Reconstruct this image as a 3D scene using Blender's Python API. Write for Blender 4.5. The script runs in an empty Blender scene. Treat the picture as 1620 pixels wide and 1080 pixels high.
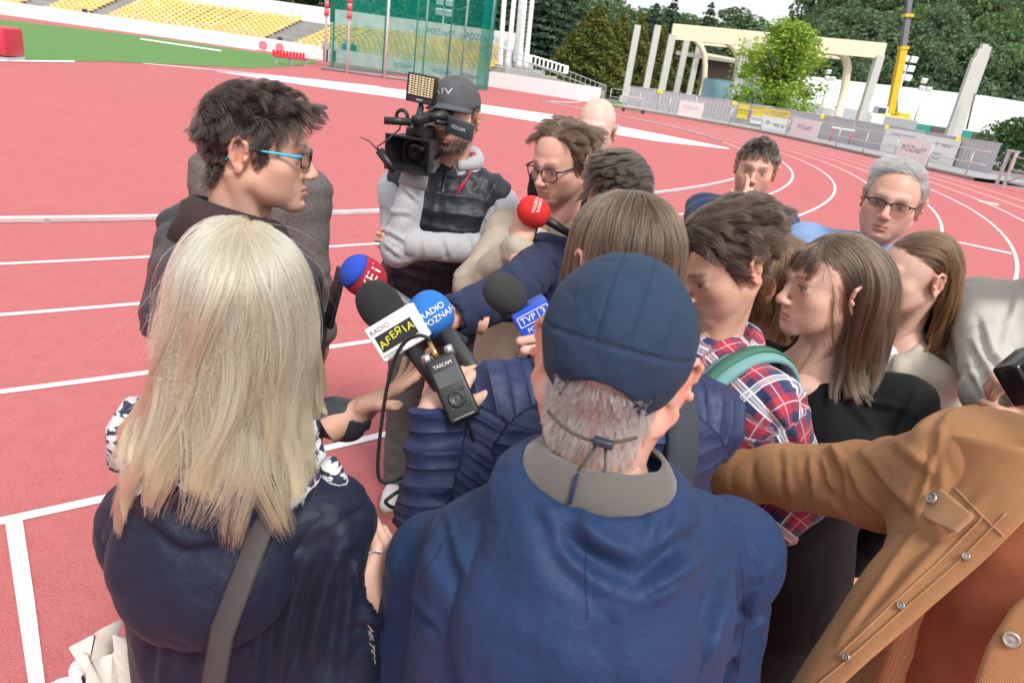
import bpy, bmesh, math, random, colorsys
import numpy as np
import openvdb
from mathutils import Vector, Matrix
R = math.radians
SC = bpy.context.scene
COL = SC.collection

# ---------------------------------------------------------------- camera
CAM_H, CAM_F, CAM_P, CAM_R = 1.95, 1100.0, R(21.75), R(8.17)
_fw = np.array([0, math.cos(CAM_P), -math.sin(CAM_P)])
_u0 = np.array([0, math.sin(CAM_P), math.cos(CAM_P)])
_r = math.cos(CAM_R) * np.array([1., 0, 0]) + math.sin(CAM_R) * _u0
_u = -math.sin(CAM_R) * np.array([1., 0, 0]) + math.cos(CAM_R) * _u0
cam_data = bpy.data.cameras.new('camera')
cam = bpy.data.objects.new('camera', cam_data)
COL.objects.link(cam)
cam.matrix_world = Matrix(((_r[0], _u[0], -_fw[0], 0), (_r[1], _u[1], -_fw[1], 0), (_r[2], _u[2], -_fw[2], CAM_H), (0, 0, 0, 1)))
cam_data.sensor_width = 36
cam_data.lens = CAM_F / 1620 * 36
cam_data.clip_start = 0.05
cam_data.clip_end = 2000
cam_data.dof.use_dof = True
cam_data.dof.focus_distance = 1.7
cam_data.dof.aperture_fstop = 9.0
SC.camera = cam

# ---------------------------------------------------------------- sky and sun: bright overcast
SUN_AZ, SUN_EL = R(150), R(52)
world = bpy.data.worlds.new('World')
SC.world = world
world.use_nodes = True
nt = world.node_tree
sky = nt.nodes.new('ShaderNodeTexSky')
sky.sky_type = 'NISHITA'
sky.sun_disc = False
sky.sun_elevation = SUN_EL
sky.sun_rotation = SUN_AZ
sky.air_density = 1.0
sky.dust_density = 5.0
hs = nt.nodes.new('ShaderNodeHueSaturation')
hs.inputs['Saturation'].default_value = 0.22
nt.links.new(sky.outputs[0], hs.inputs['Color'])
mixw = nt.nodes.new('ShaderNodeMix'); mixw.data_type = 'RGBA'
mixw.inputs[0].default_value = 0.55
mixw.inputs[7].default_value = (9.0, 9.2, 9.5, 1)          # an even cloud deck over the blue
nt.links.new(hs.outputs[0], mixw.inputs[6])
bg = nt.nodes['Background']
nt.links.new(mixw.outputs[2], bg.inputs[0])
bg.inputs[1].default_value = 0.086
sun_d = bpy.data.lights.new('sun', 'SUN')
sun_d.energy = 1.5
sun_d.angle = R(14)
sun_d.color = (1.0, 0.97, 0.92)
sun = bpy.data.objects.new('sun', sun_d)
COL.objects.link(sun)
sd = Vector((math.sin(SUN_AZ) * math.cos(SUN_EL), math.cos(SUN_AZ) * math.cos(SUN_EL), math.sin(SUN_EL)))
sun.rotation_euler = sd.to_track_quat('Z', 'Y').to_euler()
sun.location = (0, 0, 30)
SC.view_settings.view_transform = 'Standard'
SC.view_settings.look = 'None'
SC.view_settings.exposure = 0.95
SC.view_settings.gamma = 1
SC.view_settings.use_curve_mapping = False
SC.render.engine = 'CYCLES'
SC.cycles.use_denoising = True
SC.cycles.max_bounces = 6
SC.cycles.transparent_max_bounces = 12

# ---------------------------------------------------------------- small maths
def at(px, py, d):
    """photo direction and distance along the lens axis -> a point of the place"""
    return np.array([0, 0, CAM_H]) + d * (_fw + (px - 810) / CAM_F * _r - (py - 540) / CAM_F * _u)
def gr(px, py, z=0.0):
    d = _fw + (px - 810) / CAM_F * _r - (py - 540) / CAM_F * _u
    return np.array([0, 0, CAM_H]) + d * (z - CAM_H) / d[2]
def V(*a): return np.array(a, dtype=np.float64)
def unit(v):
    v = np.asarray(v, float); return v / max(1e-9, np.linalg.norm(v))
def lerp(a, b, t): return a + (b - a) * t
def smooth01(x, a, b):
    t = np.clip((x - a) / (b - a), 0, 1); return t * t * (3 - 2 * t)
def rotz(a):
    c, s = math.cos(a), math.sin(a); return np.array([[c, -s, 0], [s, c, 0], [0, 0, 1.]])
def rotx(a):
    c, s = math.cos(a), math.sin(a); return np.array([[1., 0, 0], [0, c, -s], [0, s, c]])
def roty(a):
    c, s = math.cos(a), math.sin(a); return np.array([[c, 0, s], [0, 1., 0], [-s, 0, c]])
def _hash(ix, iy, iz, seed):
    h = (ix * 374761393 + iy * 668265263 + iz * 2147483647 + seed * 974711) & 0xffffffff
    h = ((h ^ (h >> 13)) * 1274126177) & 0xffffffff
    return ((h ^ (h >> 16)) & 0xffff) / 65535.0 * 2 - 1
def noise3(p, seed=0):
    p = np.asarray(p, float); i = np.floor(p).astype(np.int64); f = p - i; f = f * f * (3 - 2 * f); o = 0
    for dx in (0, 1):
        for dy in (0, 1):
            for dz in (0, 1):
                w = (f[:, 0] if dx else 1 - f[:, 0]) * (f[:, 1] if dy else 1 - f[:, 1]) * (f[:, 2] if dz else 1 - f[:, 2])
                o = o + w * _hash(i[:, 0] + dx, i[:, 1] + dy, i[:, 2] + dz, seed)
    return o

# ---------------------------------------------------------------- objects
def tag(o, label=None, cat=None, group=None, kind=None):
    if label: o['label'] = label
    if cat: o['category'] = cat
    if group: o['group'] = group
    if kind: o['kind'] = kind
    return o
def empty(name, loc=(0, 0, 0), label=None, cat=None, group=None):
    o = bpy.data.objects.new(name, None); o.empty_display_size = 0.1
    COL.objects.link(o); o.location = [float(x) for x in loc]
    return tag(o, label, cat, group)
def add_obj(name, data, parent=None, loc=None):
    o = bpy.data.objects.new(name, data); COL.objects.link(o)
    if parent is not None: o.parent = parent
    if loc is not None: o.location = [float(x) for x in loc]
    return o
def mesh_from(name, v, f, mats, smooth=True, attrs=None, midx=None):
    me = bpy.data.meshes.new(name)
    if isinstance(f, np.ndarray):
        v = np.asarray(v, np.float32); n, k = f.shape
        me.vertices.add(len(v)); me.vertices.foreach_set('co', v.ravel())
        me.loops.add(n * k); me.loops.foreach_set('vertex_index', f.astype(np.int32).ravel())
        me.polygons.add(n); me.polygons.foreach_set('loop_start', np.arange(0, n * k, k, dtype=np.int32))
        me.update(calc_edges=True)
    else:
        me.from_pydata([tuple(map(float, x)) for x in v], [], [tuple(map(int, x)) for x in f])
    for m in (mats if isinstance(mats, (list, tuple)) else [mats]): me.materials.append(m)
    if midx is not None: me.polygons.foreach_set('material_index', np.asarray(midx, np.int32))
    if smooth: me.polygons.foreach_set('use_smooth', np.ones(len(me.polygons), bool))
    for nm, (ty, dat) in (attrs or {}).items():
        a = me.attributes.new(nm, ty, 'POINT')
        key = 'color' if ty == 'FLOAT_COLOR' else ('vector' if ty == 'FLOAT_VECTOR' else 'value')
        a.data.foreach_set(key, np.asarray(dat, np.float32).ravel())
    me.validate(); me.update()
    return me
class MB:
    """collects shapes into one mesh"""
    def __init__(self): self.v = []; self.f = []; self.n = 0; self.m = []
    def add(self, v, f, mi=0):
        v = np.asarray(v, float); self.v.append(v)
        self.f += [tuple(int(i) + self.n for i in q) for q in f]; self.m += [mi] * len(f); self.n += len(v); return self
    def box(self, c, s, rot=None, mi=0):
        c = np.asarray(c, float); h = np.asarray(s, float) / 2
        v = np.array([[x, y, z] for x in (-1, 1) for y in (-1, 1) for z in (-1, 1)]) * h
        if rot is not None: v = v @ np.asarray(rot).T
        return self.add(v + c, [(0, 1, 3, 2), (4, 6, 7, 5), (0, 4, 5, 1), (2, 3, 7, 6), (0, 2, 6, 4), (1, 5, 7, 3)], mi)
    def rbox(self, c, s, b=0.004, rot=None, mi=0, seg=2):
        bm = bmesh.new(); bmesh.ops.create_cube(bm, size=1)
        for q in bm.verts: q.co = Vector((q.co.x * s[0], q.co.y * s[1], q.co.z * s[2]))
        bmesh.ops.bevel(bm, geom=list(bm.edges), offset=b, segments=seg, affect='EDGES', profile=0.6)
        bm.verts.index_update(); v = np.array([q.co[:] for q in bm.verts]); f = [[x.index for x in q.verts] for q in bm.faces]; bm.free()
        if rot is not None: v = v @ np.asarray(rot).T
        return self.add(v + np.asarray(c, float), f, mi)
    def tube(self, pts, rad, n=8, cap=True, mi=0, flat=1.0):
        pts = np.asarray(pts, float); m = len(pts); rad = np.broadcast_to(np.asarray(rad, float), (m,))
        t = np.gradient(pts, axis=0) if m > 2 else np.repeat((pts[1] - pts[0])[None], 2, 0)
        t = t / np.maximum(np.linalg.norm(t, axis=1), 1e-9)[:, None]
        up = np.array([0, 0, 1.]) if abs(t[0][2]) < 0.9 else np.array([1., 0, 0]); vs = []
        a = np.arange(n) / n * 2 * math.pi
        x = unit(np.cross(up, t[0]))
        for i in range(m):
            x = unit(x - t[i] * (x @ t[i])); y = np.cross(t[i], x)
            vs.append(pts[i] + rad[i] * (np.cos(a)[:, None] * x + flat * np.sin(a)[:, None] * y))
        f = [(i * n + j, i * n + (j + 1) % n, (i + 1) * n + (j + 1) % n, (i + 1) * n + j) for i in range(m - 1) for j in range(n)]
        if cap: f += [tuple(range(n - 1, -1, -1)), tuple((m - 1) * n + j for j in range(n))]
        return self.add(np.concatenate(vs), f, mi)
    def lathe(self, prof, n=24, mat=None, org=(0, 0, 0), mi=0, squash=1.0):
        """prof: (radius, height) pairs turned about local z"""
        a = np.arange(n) / n * 2 * math.pi; vs = []
        for r_, z in prof: vs.append(np.stack([r_ * np.cos(a), squash * r_ * np.sin(a), np.full(n, z)], 1))
        v = np.concatenate(vs); m = len(prof)
        f = [(i * n + j, i * n + (j + 1) % n, (i + 1) * n + (j + 1) % n, (i + 1) * n + j) for i in range(m - 1) for j in range(n)]
        f += [tuple(range(n - 1, -1, -1)), tuple((m - 1) * n + j for j in range(n))]
        if mat is not None: v = v @ np.asarray(mat).T
        return self.add(v + np.asarray(org, float), f, mi)
    def quad(self, a, b, c, d, mi=0): return self.add([a, b, c, d], [(0, 1, 2, 3)], mi)
    def mesh(self, name, mats, smooth=False):
        return mesh_from(name, np.concatenate(self.v), self.f, mats, smooth, midx=self.m)
    def build(self, name, mats, parent=None, smooth=False, loc=None, org=None):
        if org is not None: self.v = [q - np.asarray(org, float) for q in self.v]
        return add_obj(name, self.mesh(name, mats, smooth), parent, loc)
def frame(z, x=None):
    """columns: x, y, z axes with z given"""
    z = unit(z); x = np.array([1., 0, 0]) if x is None else np.asarray(x, float)
    if abs(unit(x) @ z) > 0.98: x = np.array([0, 1., 0])
    x = unit(x - z * (x @ z)); return np.stack([x, np.cross(z, x), z], 1)

# ---------------------------------------------------------------- materials
MATS = {}
class NT:
    def __init__(self, name):
        self.m = bpy.data.materials.new(name); self.m.use_nodes = True; self.t = self.m.node_tree
        self.b = self.t.nodes['Principled BSDF']; self.out = self.t.nodes['Material Output']
    def n(self, ty, **kw):
        x = self.t.nodes.new(ty)
        for k, v in kw.items(): setattr(x, k, v)
        return x
    def l(self, a, b): self.t.links.new(a, b); return self
    def val(self, sock, v):
        if hasattr(v, 'links') or hasattr(v, 'is_output'): self.l(v, sock)
        else: sock.default_value = v
    def math(self, op, a, b=0.0, c=0.0):
        x = self.n('ShaderNodeMath', operation=op); self.val(x.inputs[0], a); self.val(x.inputs[1], b)
        if len(x.inputs) > 2: self.val(x.inputs[2], c)
        return x.outputs[0]
    def mix(self, f, a, b, mode='MIX'):
        x = self.n('ShaderNodeMix', data_type='RGBA', blend_type=mode); self.val(x.inputs[0], f)
        for s, q in ((x.inputs[6], a), (x.inputs[7], b)): self.val(s, (*q, 1) if isinstance(q, tuple) and len(q) == 3 else q)
        return x.outputs[2]
    def coord(self, kind='Object'):
        return self.n('ShaderNodeTexCoord').outputs[kind]
    def attr(self, nm, out='Color'): return self.n('ShaderNodeAttribute', attribute_name=nm).outputs[out]
    def noise(self, vec, scale, detail=3, rough=0.5):
        x = self.n('ShaderNodeTexNoise'); self.l(vec, x.inputs['Vector']); x.inputs['Scale'].default_value = scale
        x.inputs['Detail'].default_value = detail; x.inputs['Roughness'].default_value = rough; return x.outputs['Fac']
    def vmap(self, vec, scale=(1, 1, 1), rot=(0, 0, 0)):
        x = self.n('ShaderNodeMapping'); self.l(vec, x.inputs[0]); x.inputs['Scale'].default_value = scale; x.inputs['Rotation'].default_value = rot; return x.outputs[0]
    def ramp(self, fac, stops):
        x = self.n('ShaderNodeValToRGB'); self.l(fac, x.inputs[0]); e = x.color_ramp.elements
        while len(e) < len(stops): e.new(0.5)
        for q, (p, c) in zip(e, stops): q.position = p; q.color = (*c, 1) if len(c) == 3 else c
        return x.outputs[0]
    def bump(self, h, strength=0.3, dist=0.002, prev=None):
        x = self.n('ShaderNodeBump'); x.inputs['Strength'].default_value = strength; x.inputs['Distance'].default_value = dist
        self.l(h, x.inputs['Height'])
        if prev is not None: self.l(prev, x.inputs['Normal'])
        self.l(x.outputs[0], self.b.inputs['Normal']); return x.outputs[0]
    def set(self, **kw):
        for k, v in kw.items(): self.val(self.b.inputs[k.replace('_', ' ')], (*v, 1) if isinstance(v, tuple) and len(v) == 3 else v)
        return self
def mat(name, color, rough=0.6, metal=0.0, var=0.08, scale=20, bump=0.0, bscale=200, spec=0.5, **kw):
    """plain procedural surface with a little mottling"""
    if name in MATS: return MATS[name]
    m = NT(name); co = m.coord()
    f = m.noise(co, scale, 4)
    dark = tuple(c * (1 - var) for c in color); lite = tuple(min(1, c * (1 + var)) for c in color)
    m.set(Base_Color=m.mix(f, dark, lite), Metallic=metal); m.b.inputs['Specular IOR Level'].default_value = spec
    m.set(Roughness=m.math('MULTIPLY_ADD', f, 0.15, rough - 0.07))
    if bump: m.bump(m.noise(co, bscale, 3), bump, 0.002)
    if kw: m.set(**kw)
    MATS[name] = m.m; return m.m
def cloth(name, color, rough=0.85, var=0.12, weave=900, wb=0.12, crease=0.25, sheen=0.03, cscale=14, spec=0.2, color2=None, melange=0):
    if name in MATS: return MATS[name]
    m = NT(name); co = m.coord(); big = m.noise(co, 6, 5, 0.6); fine = m.noise(co, weave, 2)
    dark = tuple(c * (1 - var) for c in color); lite = tuple(min(1, c * (1 + var)) for c in color)
    base = m.mix(big, dark, lite)
    if melange: base = m.mix(m.ramp(m.noise(co, 420, 3, 0.7), [(0.42, (0, 0, 0)), (0.58, (1, 1, 1))]), base, color2)
    m.set(Base_Color=base, Roughness=rough, Sheen_Weight=sheen); m.b.inputs['Specular IOR Level'].default_value = spec
    b1 = m.bump(fine, wb, 0.0008)
    rg = m.n('ShaderNodeTexNoise', noise_type='RIDGED_MULTIFRACTAL'); m.l(m.vmap(co, (1, 1, .55), (.3, .5, 0)), rg.inputs['Vector']); rg.inputs['Scale'].default_value = cscale * .55; rg.inputs['Detail'].default_value = 2.5; rg.inputs['Roughness'].default_value = .5; rg.inputs['Distortion'].default_value = .7
    b2 = m.bump(rg.outputs['Fac'], min(1, crease * 1.1), 0.012, b1)
    m.bump(m.noise(co, cscale, 4, 0.5), crease, 0.010, b2)
    MATS[name] = m.m; return m.m

# ---------------------------------------------------------------- signed-distance modelling
class Field:
    def __init__(self, lo, hi, h):
        self.h = h; self.lo = np.asarray(lo, float); self.shape = np.maximum(np.ceil((np.asarray(hi) - self.lo) / h).astype(int) + 1, 4)
        self.a = np.full(self.shape, 0.5, np.float32)
    def _sub(self, bb, m):
        i0 = np.clip(np.floor((bb[0] - m - self.lo) / self.h).astype(int), 0, self.shape); i1 = np.clip(np.ceil((bb[1] + m - self.lo) / self.h).astype(int) + 1, 0, self.shape)
        if np.any(i1 <= i0): return None, None
        ax = [(self.lo[k] + self.h * np.arange(i0[k], i1[k])).astype(np.float32) for k in range(3)]
        g = np.stack(np.meshgrid(*ax, indexing='ij'), -1)
        return tuple(slice(i0[k], i1[k]) for k in range(3)), g
    def add(self, pr, k=0.0):
        s, g = self._sub(pr.bb, k + 3 * self.h)
        if s is None: return self
        d = pr(g).astype(np.float32); a = self.a[s]
        if k > 0:
            hh = np.clip(0.5 + 0.5 * (a - d) / k, 0, 1); self.a[s] = a * (1 - hh) + d * hh - k * hh * (1 - hh)
        else: self.a[s] = np.minimum(a, d)
        return self
    def cut(self, pr, k=0.0):
        s, g = self._sub(pr.bb, k + 3 * self.h)
        if s is None: return self
        d = -pr(g).astype(np.float32); a = self.a[s]
        if k > 0:
            hh = np.clip(0.5 - 0.5 * (a - d) / k, 0, 1); self.a[s] = a * (1 - hh) + d * hh + k * hh * (1 - hh)
        else: self.a[s] = np.maximum(a, d)
        return self
    def keep(self, pt, nrm):
        """cut away the side the normal points to"""
        ax = [(self.lo[k] + self.h * np.arange(self.shape[k])).astype(np.float32) for k in range(3)]
        n = unit(nrm); d = ((ax[0] - pt[0]) * n[0])[:, None, None] + ((ax[1] - pt[1]) * n[1])[None, :, None] + ((ax[2] - pt[2]) * n[2])[None, None, :]
        self.a = np.maximum(self.a, d.astype(np.float32)); return self
    def mesh(self):
        a = self.a; a[0] = a[-1] = 0.5; a[:, 0] = a[:, -1] = 0.5; a[:, :, 0] = a[:, :, -1] = 0.5
        g = openvdb.FloatGrid(0.5); g.copyFromArray(np.ascontiguousarray(a)); p, q = g.convertToQuads(isovalue=0.0)
        return p.astype(float) * self.h + self.lo, q[:, ::-1].astype(np.int64)
class cone:
    def __init__(s, a, b, ra, rb=None, tag='arm'):
        s.a = np.asarray(a, float); s.b = np.asarray(b, float); s.ra = ra; s.rb = ra if rb is None else rb; s.tag = tag
        m = max(s.ra, s.rb); s.bb = (np.minimum(s.a, s.b) - m, np.maximum(s.a, s.b) + m)
    def __call__(s, g):
        d = s.b - s.a; L = d @ d + 1e-12; w = g - s.a.astype(np.float32); t = np.clip(w @ d.astype(np.float32) / L, 0, 1)
        return np.sqrt(((w - t[..., None] * d.astype(np.float32)) ** 2).sum(-1)) - (s.ra + (s.rb - s.ra) * t)
    def gc(s, p):
        d = s.b - s.a; L = np.linalg.norm(d); F = frame(d, ref_dir); w = (p - s.a) @ F
        return np.stack([np.arctan2(w[:, 1], w[:, 0]) * 0.5 * (s.ra + s.rb), w[:, 2], np.full(len(p), L)], 1)
class ell:
    def __init__(s, c, r, rot=None, tag='body'):
        s.c = np.asarray(c, float); s.r = np.asarray(r, float); s.R = np.eye(3) if rot is None else np.asarray(rot, float); s.tag = tag
        e = np.sqrt(((s.R * s.r) ** 2).sum(1)); s.bb = (s.c - e, s.c + e)
    def __call__(s, g):
        w = (g - s.c.astype(np.float32)) @ s.R.astype(np.float32); k0 = np.sqrt(((w / s.r.astype(np.float32)) ** 2).sum(-1)); k1 = np.sqrt(((w / (s.r ** 2).astype(np.float32)) ** 2).sum(-1))
        return k0 * (k0 - 1) / np.maximum(k1, 1e-6)
    def gc(s, p):
        w = (p - s.c) @ s.R; return np.stack([w[:, 0], w[:, 2], np.zeros(len(p))], 1)
class loft:
    """stack of oval sections along an axis: (t, rx, ry, shift forward)"""
    def __init__(s, a, b, right, secs, tag='body'):
        s.a = np.asarray(a, float); s.b = np.asarray(b, float); s.L = np.linalg.norm(s.b - s.a); s.F = frame(s.b - s.a, right); s.s = np.array(secs, float); s.tag = tag
        m = s.s[:, 1:3].max() + np.abs(s.s[:, 3]).max(); s.bb = (np.minimum(s.a, s.b) - m, np.maximum(s.a, s.b) + m)
    def loc(s, g): return (g - s.a.astype(np.float32)) @ s.F.astype(np.float32)
    def __call__(s, g):
        w = s.loc(g); t = w[..., 2] / s.L; q = s.s; rx = np.interp(t, q[:, 0], q[:, 1]); ry = np.interp(t, q[:, 0], q[:, 2]); yo = np.interp(t, q[:, 0], q[:, 3])
        x = w[..., 0] / rx; y = (w[..., 1] - yo) / ry
        e = (np.abs(x) ** 2.4 + np.abs(y) ** 2.4) ** (1 / 2.4)
        d = (e - 1) * np.minimum(rx, ry)
        return np.maximum(d, np.maximum(q[0, 0] * s.L - w[..., 2], w[..., 2] - q[-1, 0] * s.L))
    def gc(s, p):
        w = s.loc(p); return np.stack([np.arctan2(w[:, 0], -w[:, 1] * np.sign(s.seam if hasattr(s, 'seam') else 1)) * 0.17, w[:, 2], np.zeros(len(p))], 1)
class rbx:
    def __init__(s, c, half, r, rot=None, tag='body'):
        s.c = np.asarray(c, float); s.hf = np.asarray(half, float); s.r = r; s.R = np.eye(3) if rot is None else np.asarray(rot, float); s.tag = tag
        e = (np.abs(s.R) * s.hf).sum(1); s.bb = (s.c - e, s.c + e)
    def __call__(s, g):
        w = np.abs((g - s.c.astype(np.float32)) @ s.R.astype(np.float32)) - (s.hf - s.r).astype(np.float32)
        return np.sqrt((np.maximum(w, 0) ** 2).sum(-1)) + np.minimum(w.max(-1), 0) - s.r
    def gc(s, p):
        w = (p - s.c) @ s.R; return np.stack([w[:, 0], w[:, 2], np.zeros(len(p))], 1)
ref_dir = np.array([0.3, 1.0, 0.0])       # seam of the wrapped cloth coordinates, on the far side
def vnormals(v, f):
    n = np.cross(v[f[:, 2]] - v[f[:, 0]], v[f[:, 3]] - v[f[:, 1]]); o = np.zeros_like(v)
    for k in range(4): np.add.at(o, f[:, k], n)
    return o / np.maximum(np.linalg.norm(o, axis=1), 1e-12)[:, None]
def relax(v, f, it=1, w=0.5):
    for _ in range(it):
        o = np.zeros_like(v); c = np.zeros(len(v))
        for k in range(4):
            np.add.at(o, f[:, k], v[f[:, (k + 1) % 4]]); np.add.at(o, f[:, k], v[f[:, (k + 3) % 4]]); np.add.at(c, f[:, k], 2)
        v = v * (1 - w) + w * o / np.maximum(c, 1)[:, None]
    return v
# ---------------------------------------------------------------- people: heads
def head_prims(q):
    """face looks along +y, z up, origin midway between the ears' height and the eyes"""
    J = q.get('jaw', 1.0); nz = q.get('nose', 1.0); ch = q.get('chin', 0.0); fl = q.get('fleshy', 0.0)
    A = []
    a = lambda p, k: A.append(('+', p, k)); c = lambda p, k: A.append(('-', p, k))
    a(ell((0, -.014, .034), (.0765, .0985, .084)), 0)
    a(ell((0, .028, -.004), (.0655, .066, .088)), .03)
    a(ell((0, .032, -.058), (.050 * J + fl * .5, .050, .050)), .03)
    for s in (-1, 1):
        a(cone((s * .053 * J, .004, -.056), (s * .018, .072 + ch * .5, -.094), .017 + fl, .015), .028)
        a(ell((s * .044, .056, -.024), (.024 + fl, .024, .022)), .022); a(ell((s * .036, .046, -.054), (.022 + fl, .032, .032)), .025)
    a(ell((0, .078 + ch, -.097), (.020 * J, .017, .0165)), .02)
    a(cone((-.034, .080, .020), (0, .0895, .0185), .0125, .0115), .014); a(cone((.034, .080, .020), (0, .0895, .0185), .0125, .0115), .014)
    for s in (-1, 1): c(ell((s * .0325, .106, -.001), (.021, .019, .0145)), .014)
    for s in (-1, 1): a(ell((s * .032, .0765, -.001), (.0165, .0135, .0125)), .006)
    for s in (-1, 1): c(cone((s * .0225, .0925, -.0015), (s * .042, .087, -.0012), .0016 + .0026 * q.get('eye', .6), .0012 + .0015 * q.get('eye', .6)), .002)
    # nose
    a(cone((0, .0905, .010), (0, .1085 + .006 * nz, -.030), .0075, .0100 * (.6 + .4 * nz)), .012)
    a(ell((0, .1095 + .007 * nz, -.034), (.0105, .0095, .0095)), .008)
    for s in (-1, 1): a(ell((s * .0125, .1035 + .002 * nz, -.037), (.0075, .0105, .0075)), .007)
    for s in (-1, 1): c(ell((s * .0065, .1085 + .003 * nz, -.0455), (.0035, .0055, .0045)), .003)
    # mouth
    a(ell((0, .071, -.066), (.034, .026, .027)), .02)
    for s in (-1, 1):
        a(cone((0, .0985, -.0625), (s * .021, .0875, -.0675), .0056, .0028), .005)
        a(cone((0, .0970, -.0740), (s * .020, .0875, -.0690), .0068, .003), .005)
        c(cone((0, .1030, -.0680), (s * .024, .0885, -.0682 - q.get('frown', 0) * .003), .0016, .0012), .003)
    c(ell((0, .0985, -.086), (.018, .006, .005)), .008)
    c(cone((0, .1085, -.050), (0, .1055, -.057), .0028, .0022), .004)
    # ears
    e = q.get('ears', 1.0)
    for s in (-1, 1):
        o = np.array([s * .0755, -.010, -.006]); B = rotz(-s * R(q.get('earout', 24))) @ rotx(R(-9))
        P_ = lambda y, z, x=0: o + B @ np.array([s * (x + .006), y * e, z * e])
        a(ell(P_(0, 0, -.002), (.0055, .0165 * e, .029 * e), B), .006)
        rim = [P_(.012, .012, .002), P_(.010, .026, .005), P_(-.003, .032, .008), P_(-.015, .024, .010), P_(-.018, .008, .010), P_(-.014, -.010, .008), P_(-.005, -.022, .005)]
        for i in range(len(rim) - 1): a(cone(rim[i], rim[i + 1], .0042), .003)
        a(ell(P_(.003, -.027, .003), (.0045, .0085, .0095), B), .005)
        c(ell(P_(.003, -.003, .007), (.006, .0085, .0125), B), .004)
        c(ell(P_(-.004, .016, .008), (.004, .008, .007), B), .004)
        a(cone(P_(-.009, .016, .006), P_(-.008, -.010, .006), .0034), .004)
        a(ell(P_(.0135, -.004, .005), (.0035, .0045, .006), B), .004)
    # neck
    n = q.get('neck', 1.0); nl = q.get('neck_end', (0, -.045, -.20))
    a(cone((0, -.032, -.045), nl, .055 * n, .058 * n), .03)
    for s in (-1, 1): a(cone((s * .058, -.028, -.05), (s * .018, nl[1] + .055, nl[2] + .01), .014, .012), .022)
    if q.get('adam', 1): a(ell((0, lerp(-.03, nl[1], .5) + .054 * n, -.125), (.012, .012, .014)), .012)
    return A
def scalp_fn(q):
    hl = q.get('hairline')
    if hl is None: hl = [(-.2, -.085), (-.075, -.080), (-.050, -.045), (-.032, .002), (-.028, .03), (.004, .034), (.014, .010), (.024, -.022), (.036, -.004), (.046, .03), (.066, .052), (.080, .070), (.1, .075), (.2, .09)]
    hl = np.array(hl)
    def fn(p):
        return p[:, 2] - np.interp(p[:, 1] + 0.004 * noise3(p * 160, 3), hl[:, 0], hl[:, 1]) + 0.004 * noise3(p * 220, 9)
    return fn
def head_colors(p, q):
    skin = np.array(q.get('skin', (.60, .375, .285))); c = np.tile(skin, (len(p), 1))
    def blend(col, w):
        nonlocal c
        w = np.clip(w, 0, 1)[:, None]; c = c * (1 - w) + np.array(col) * w
    g = lambda x, y, z, r: np.exp(-(((p - np.array([x, y, z])) / np.array(r)) ** 2).sum(1))
    ax = np.abs(p[:, 0]); pm = np.stack([ax, p[:, 1], p[:, 2]], 1)
    gm = lambda x, y, z, r: np.exp(-(((pm - np.array([x, y, z])) / np.array(r)) ** 2).sum(1))
    red = skin * np.array([1.05, .78, .76])
    blend(red, .55 * gm(.045, .07, -.03, (.022, .03, .018)) * q.get('flush', 1)); blend(red, .7 * g(0, .12, -.036, (.018, .02, .014)) * q.get('flush', 1))
    blend(skin * np.array([1.0, .68, .64]), .75 * gm(.085, -.012, -.004, (.012, .03, .036)))
    blend(skin * np.array([.96, .80, .78]), .55 * np.clip(noise3(p * 60, 5), 0, 1)); blend(skin * np.array([1.06, 1.04, 1.0]), .5 * np.clip(noise3(p * 38, 15), 0, 1)); blend(skin * np.array([.72, .60, .56]), .55 * (noise3(p * 210, 25) > .74))
    blend(skin * np.array([.80, .72, .72]), .5 * gm(.032, .088, -.014, (.016, .02, .007)))
    st = q.get('stubble', 0.0)
    if st:
        hc = np.array(q.get('beard', q.get('hair', (.06, .04, .03))))
        low = smooth01(-p[:, 2], .034, .052) * smooth01(p[:, 1], -.012, .012) * (1 - smooth01(-p[:, 2], .118, .140))
        mou = smooth01(p[:, 1], .08, .09) * smooth01(-p[:, 2], .046, .052)
        w = np.maximum(low, mou) * (1 - g(0, .1, -.068, (.026, .05, .0085)))
        blend(hc * .6 + skin * .25, w * st * (.75 + .35 * noise3(p * 400, 8)))
    # lips, brows, lashes
    lp = q.get('lips', tuple(skin * np.array([.92, .58, .60])))
    blend(lp, .95 * smooth01(p[:, 1], .078, .084) * np.exp(-((p[:, 2] + .0682) / (.0105 * np.clip(1 - (ax / .0245) ** 2, .05, 1))) ** 4) * (ax < .026))
    blend(np.array(lp) * .35, .8 * (ax < .022) * (p[:, 1] > .082) * np.exp(-((p[:, 2] + .0682) / .0016) ** 2))
    bz = .0225 + .0035 * np.sin(np.clip((ax - .012) / .04, 0, 1) * 2.6)
    bt = q.get('brow', .0042)
    bw = np.exp(-((p[:, 2] - bz) / bt) ** 2) * smooth01(ax, .010, .016) * (1 - smooth01(ax, .044, .052)) * (p[:, 1] > .05)
    blend(np.array(q.get('browcol', q.get('hair', (.06, .04, .03)))), bw * q.get('browk', .8) * (.8 + .4 * noise3(p * 500, 4)))
    blend((.05, .03, .025), .7 * (np.abs(p[:, 2] - .0052) < .0022) * (ax > .018) * (ax < .046) * (p[:, 1] > .078) * (p[:, 1] < .096))
    if q.get('scalp', 1):
        s = scalp_fn(q)(p); w = smooth01(s, -.004, .008) * (p[:, 1] < .2) * (1 - (np.abs(p[:, 0]) > .0815))
        blend(np.array(q.get('hair', (.06, .04, .03))) * q.get('scalpk', .8), w * q.get('scalpw', 1.0))
    return np.clip(c, 0, 1)
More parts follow.
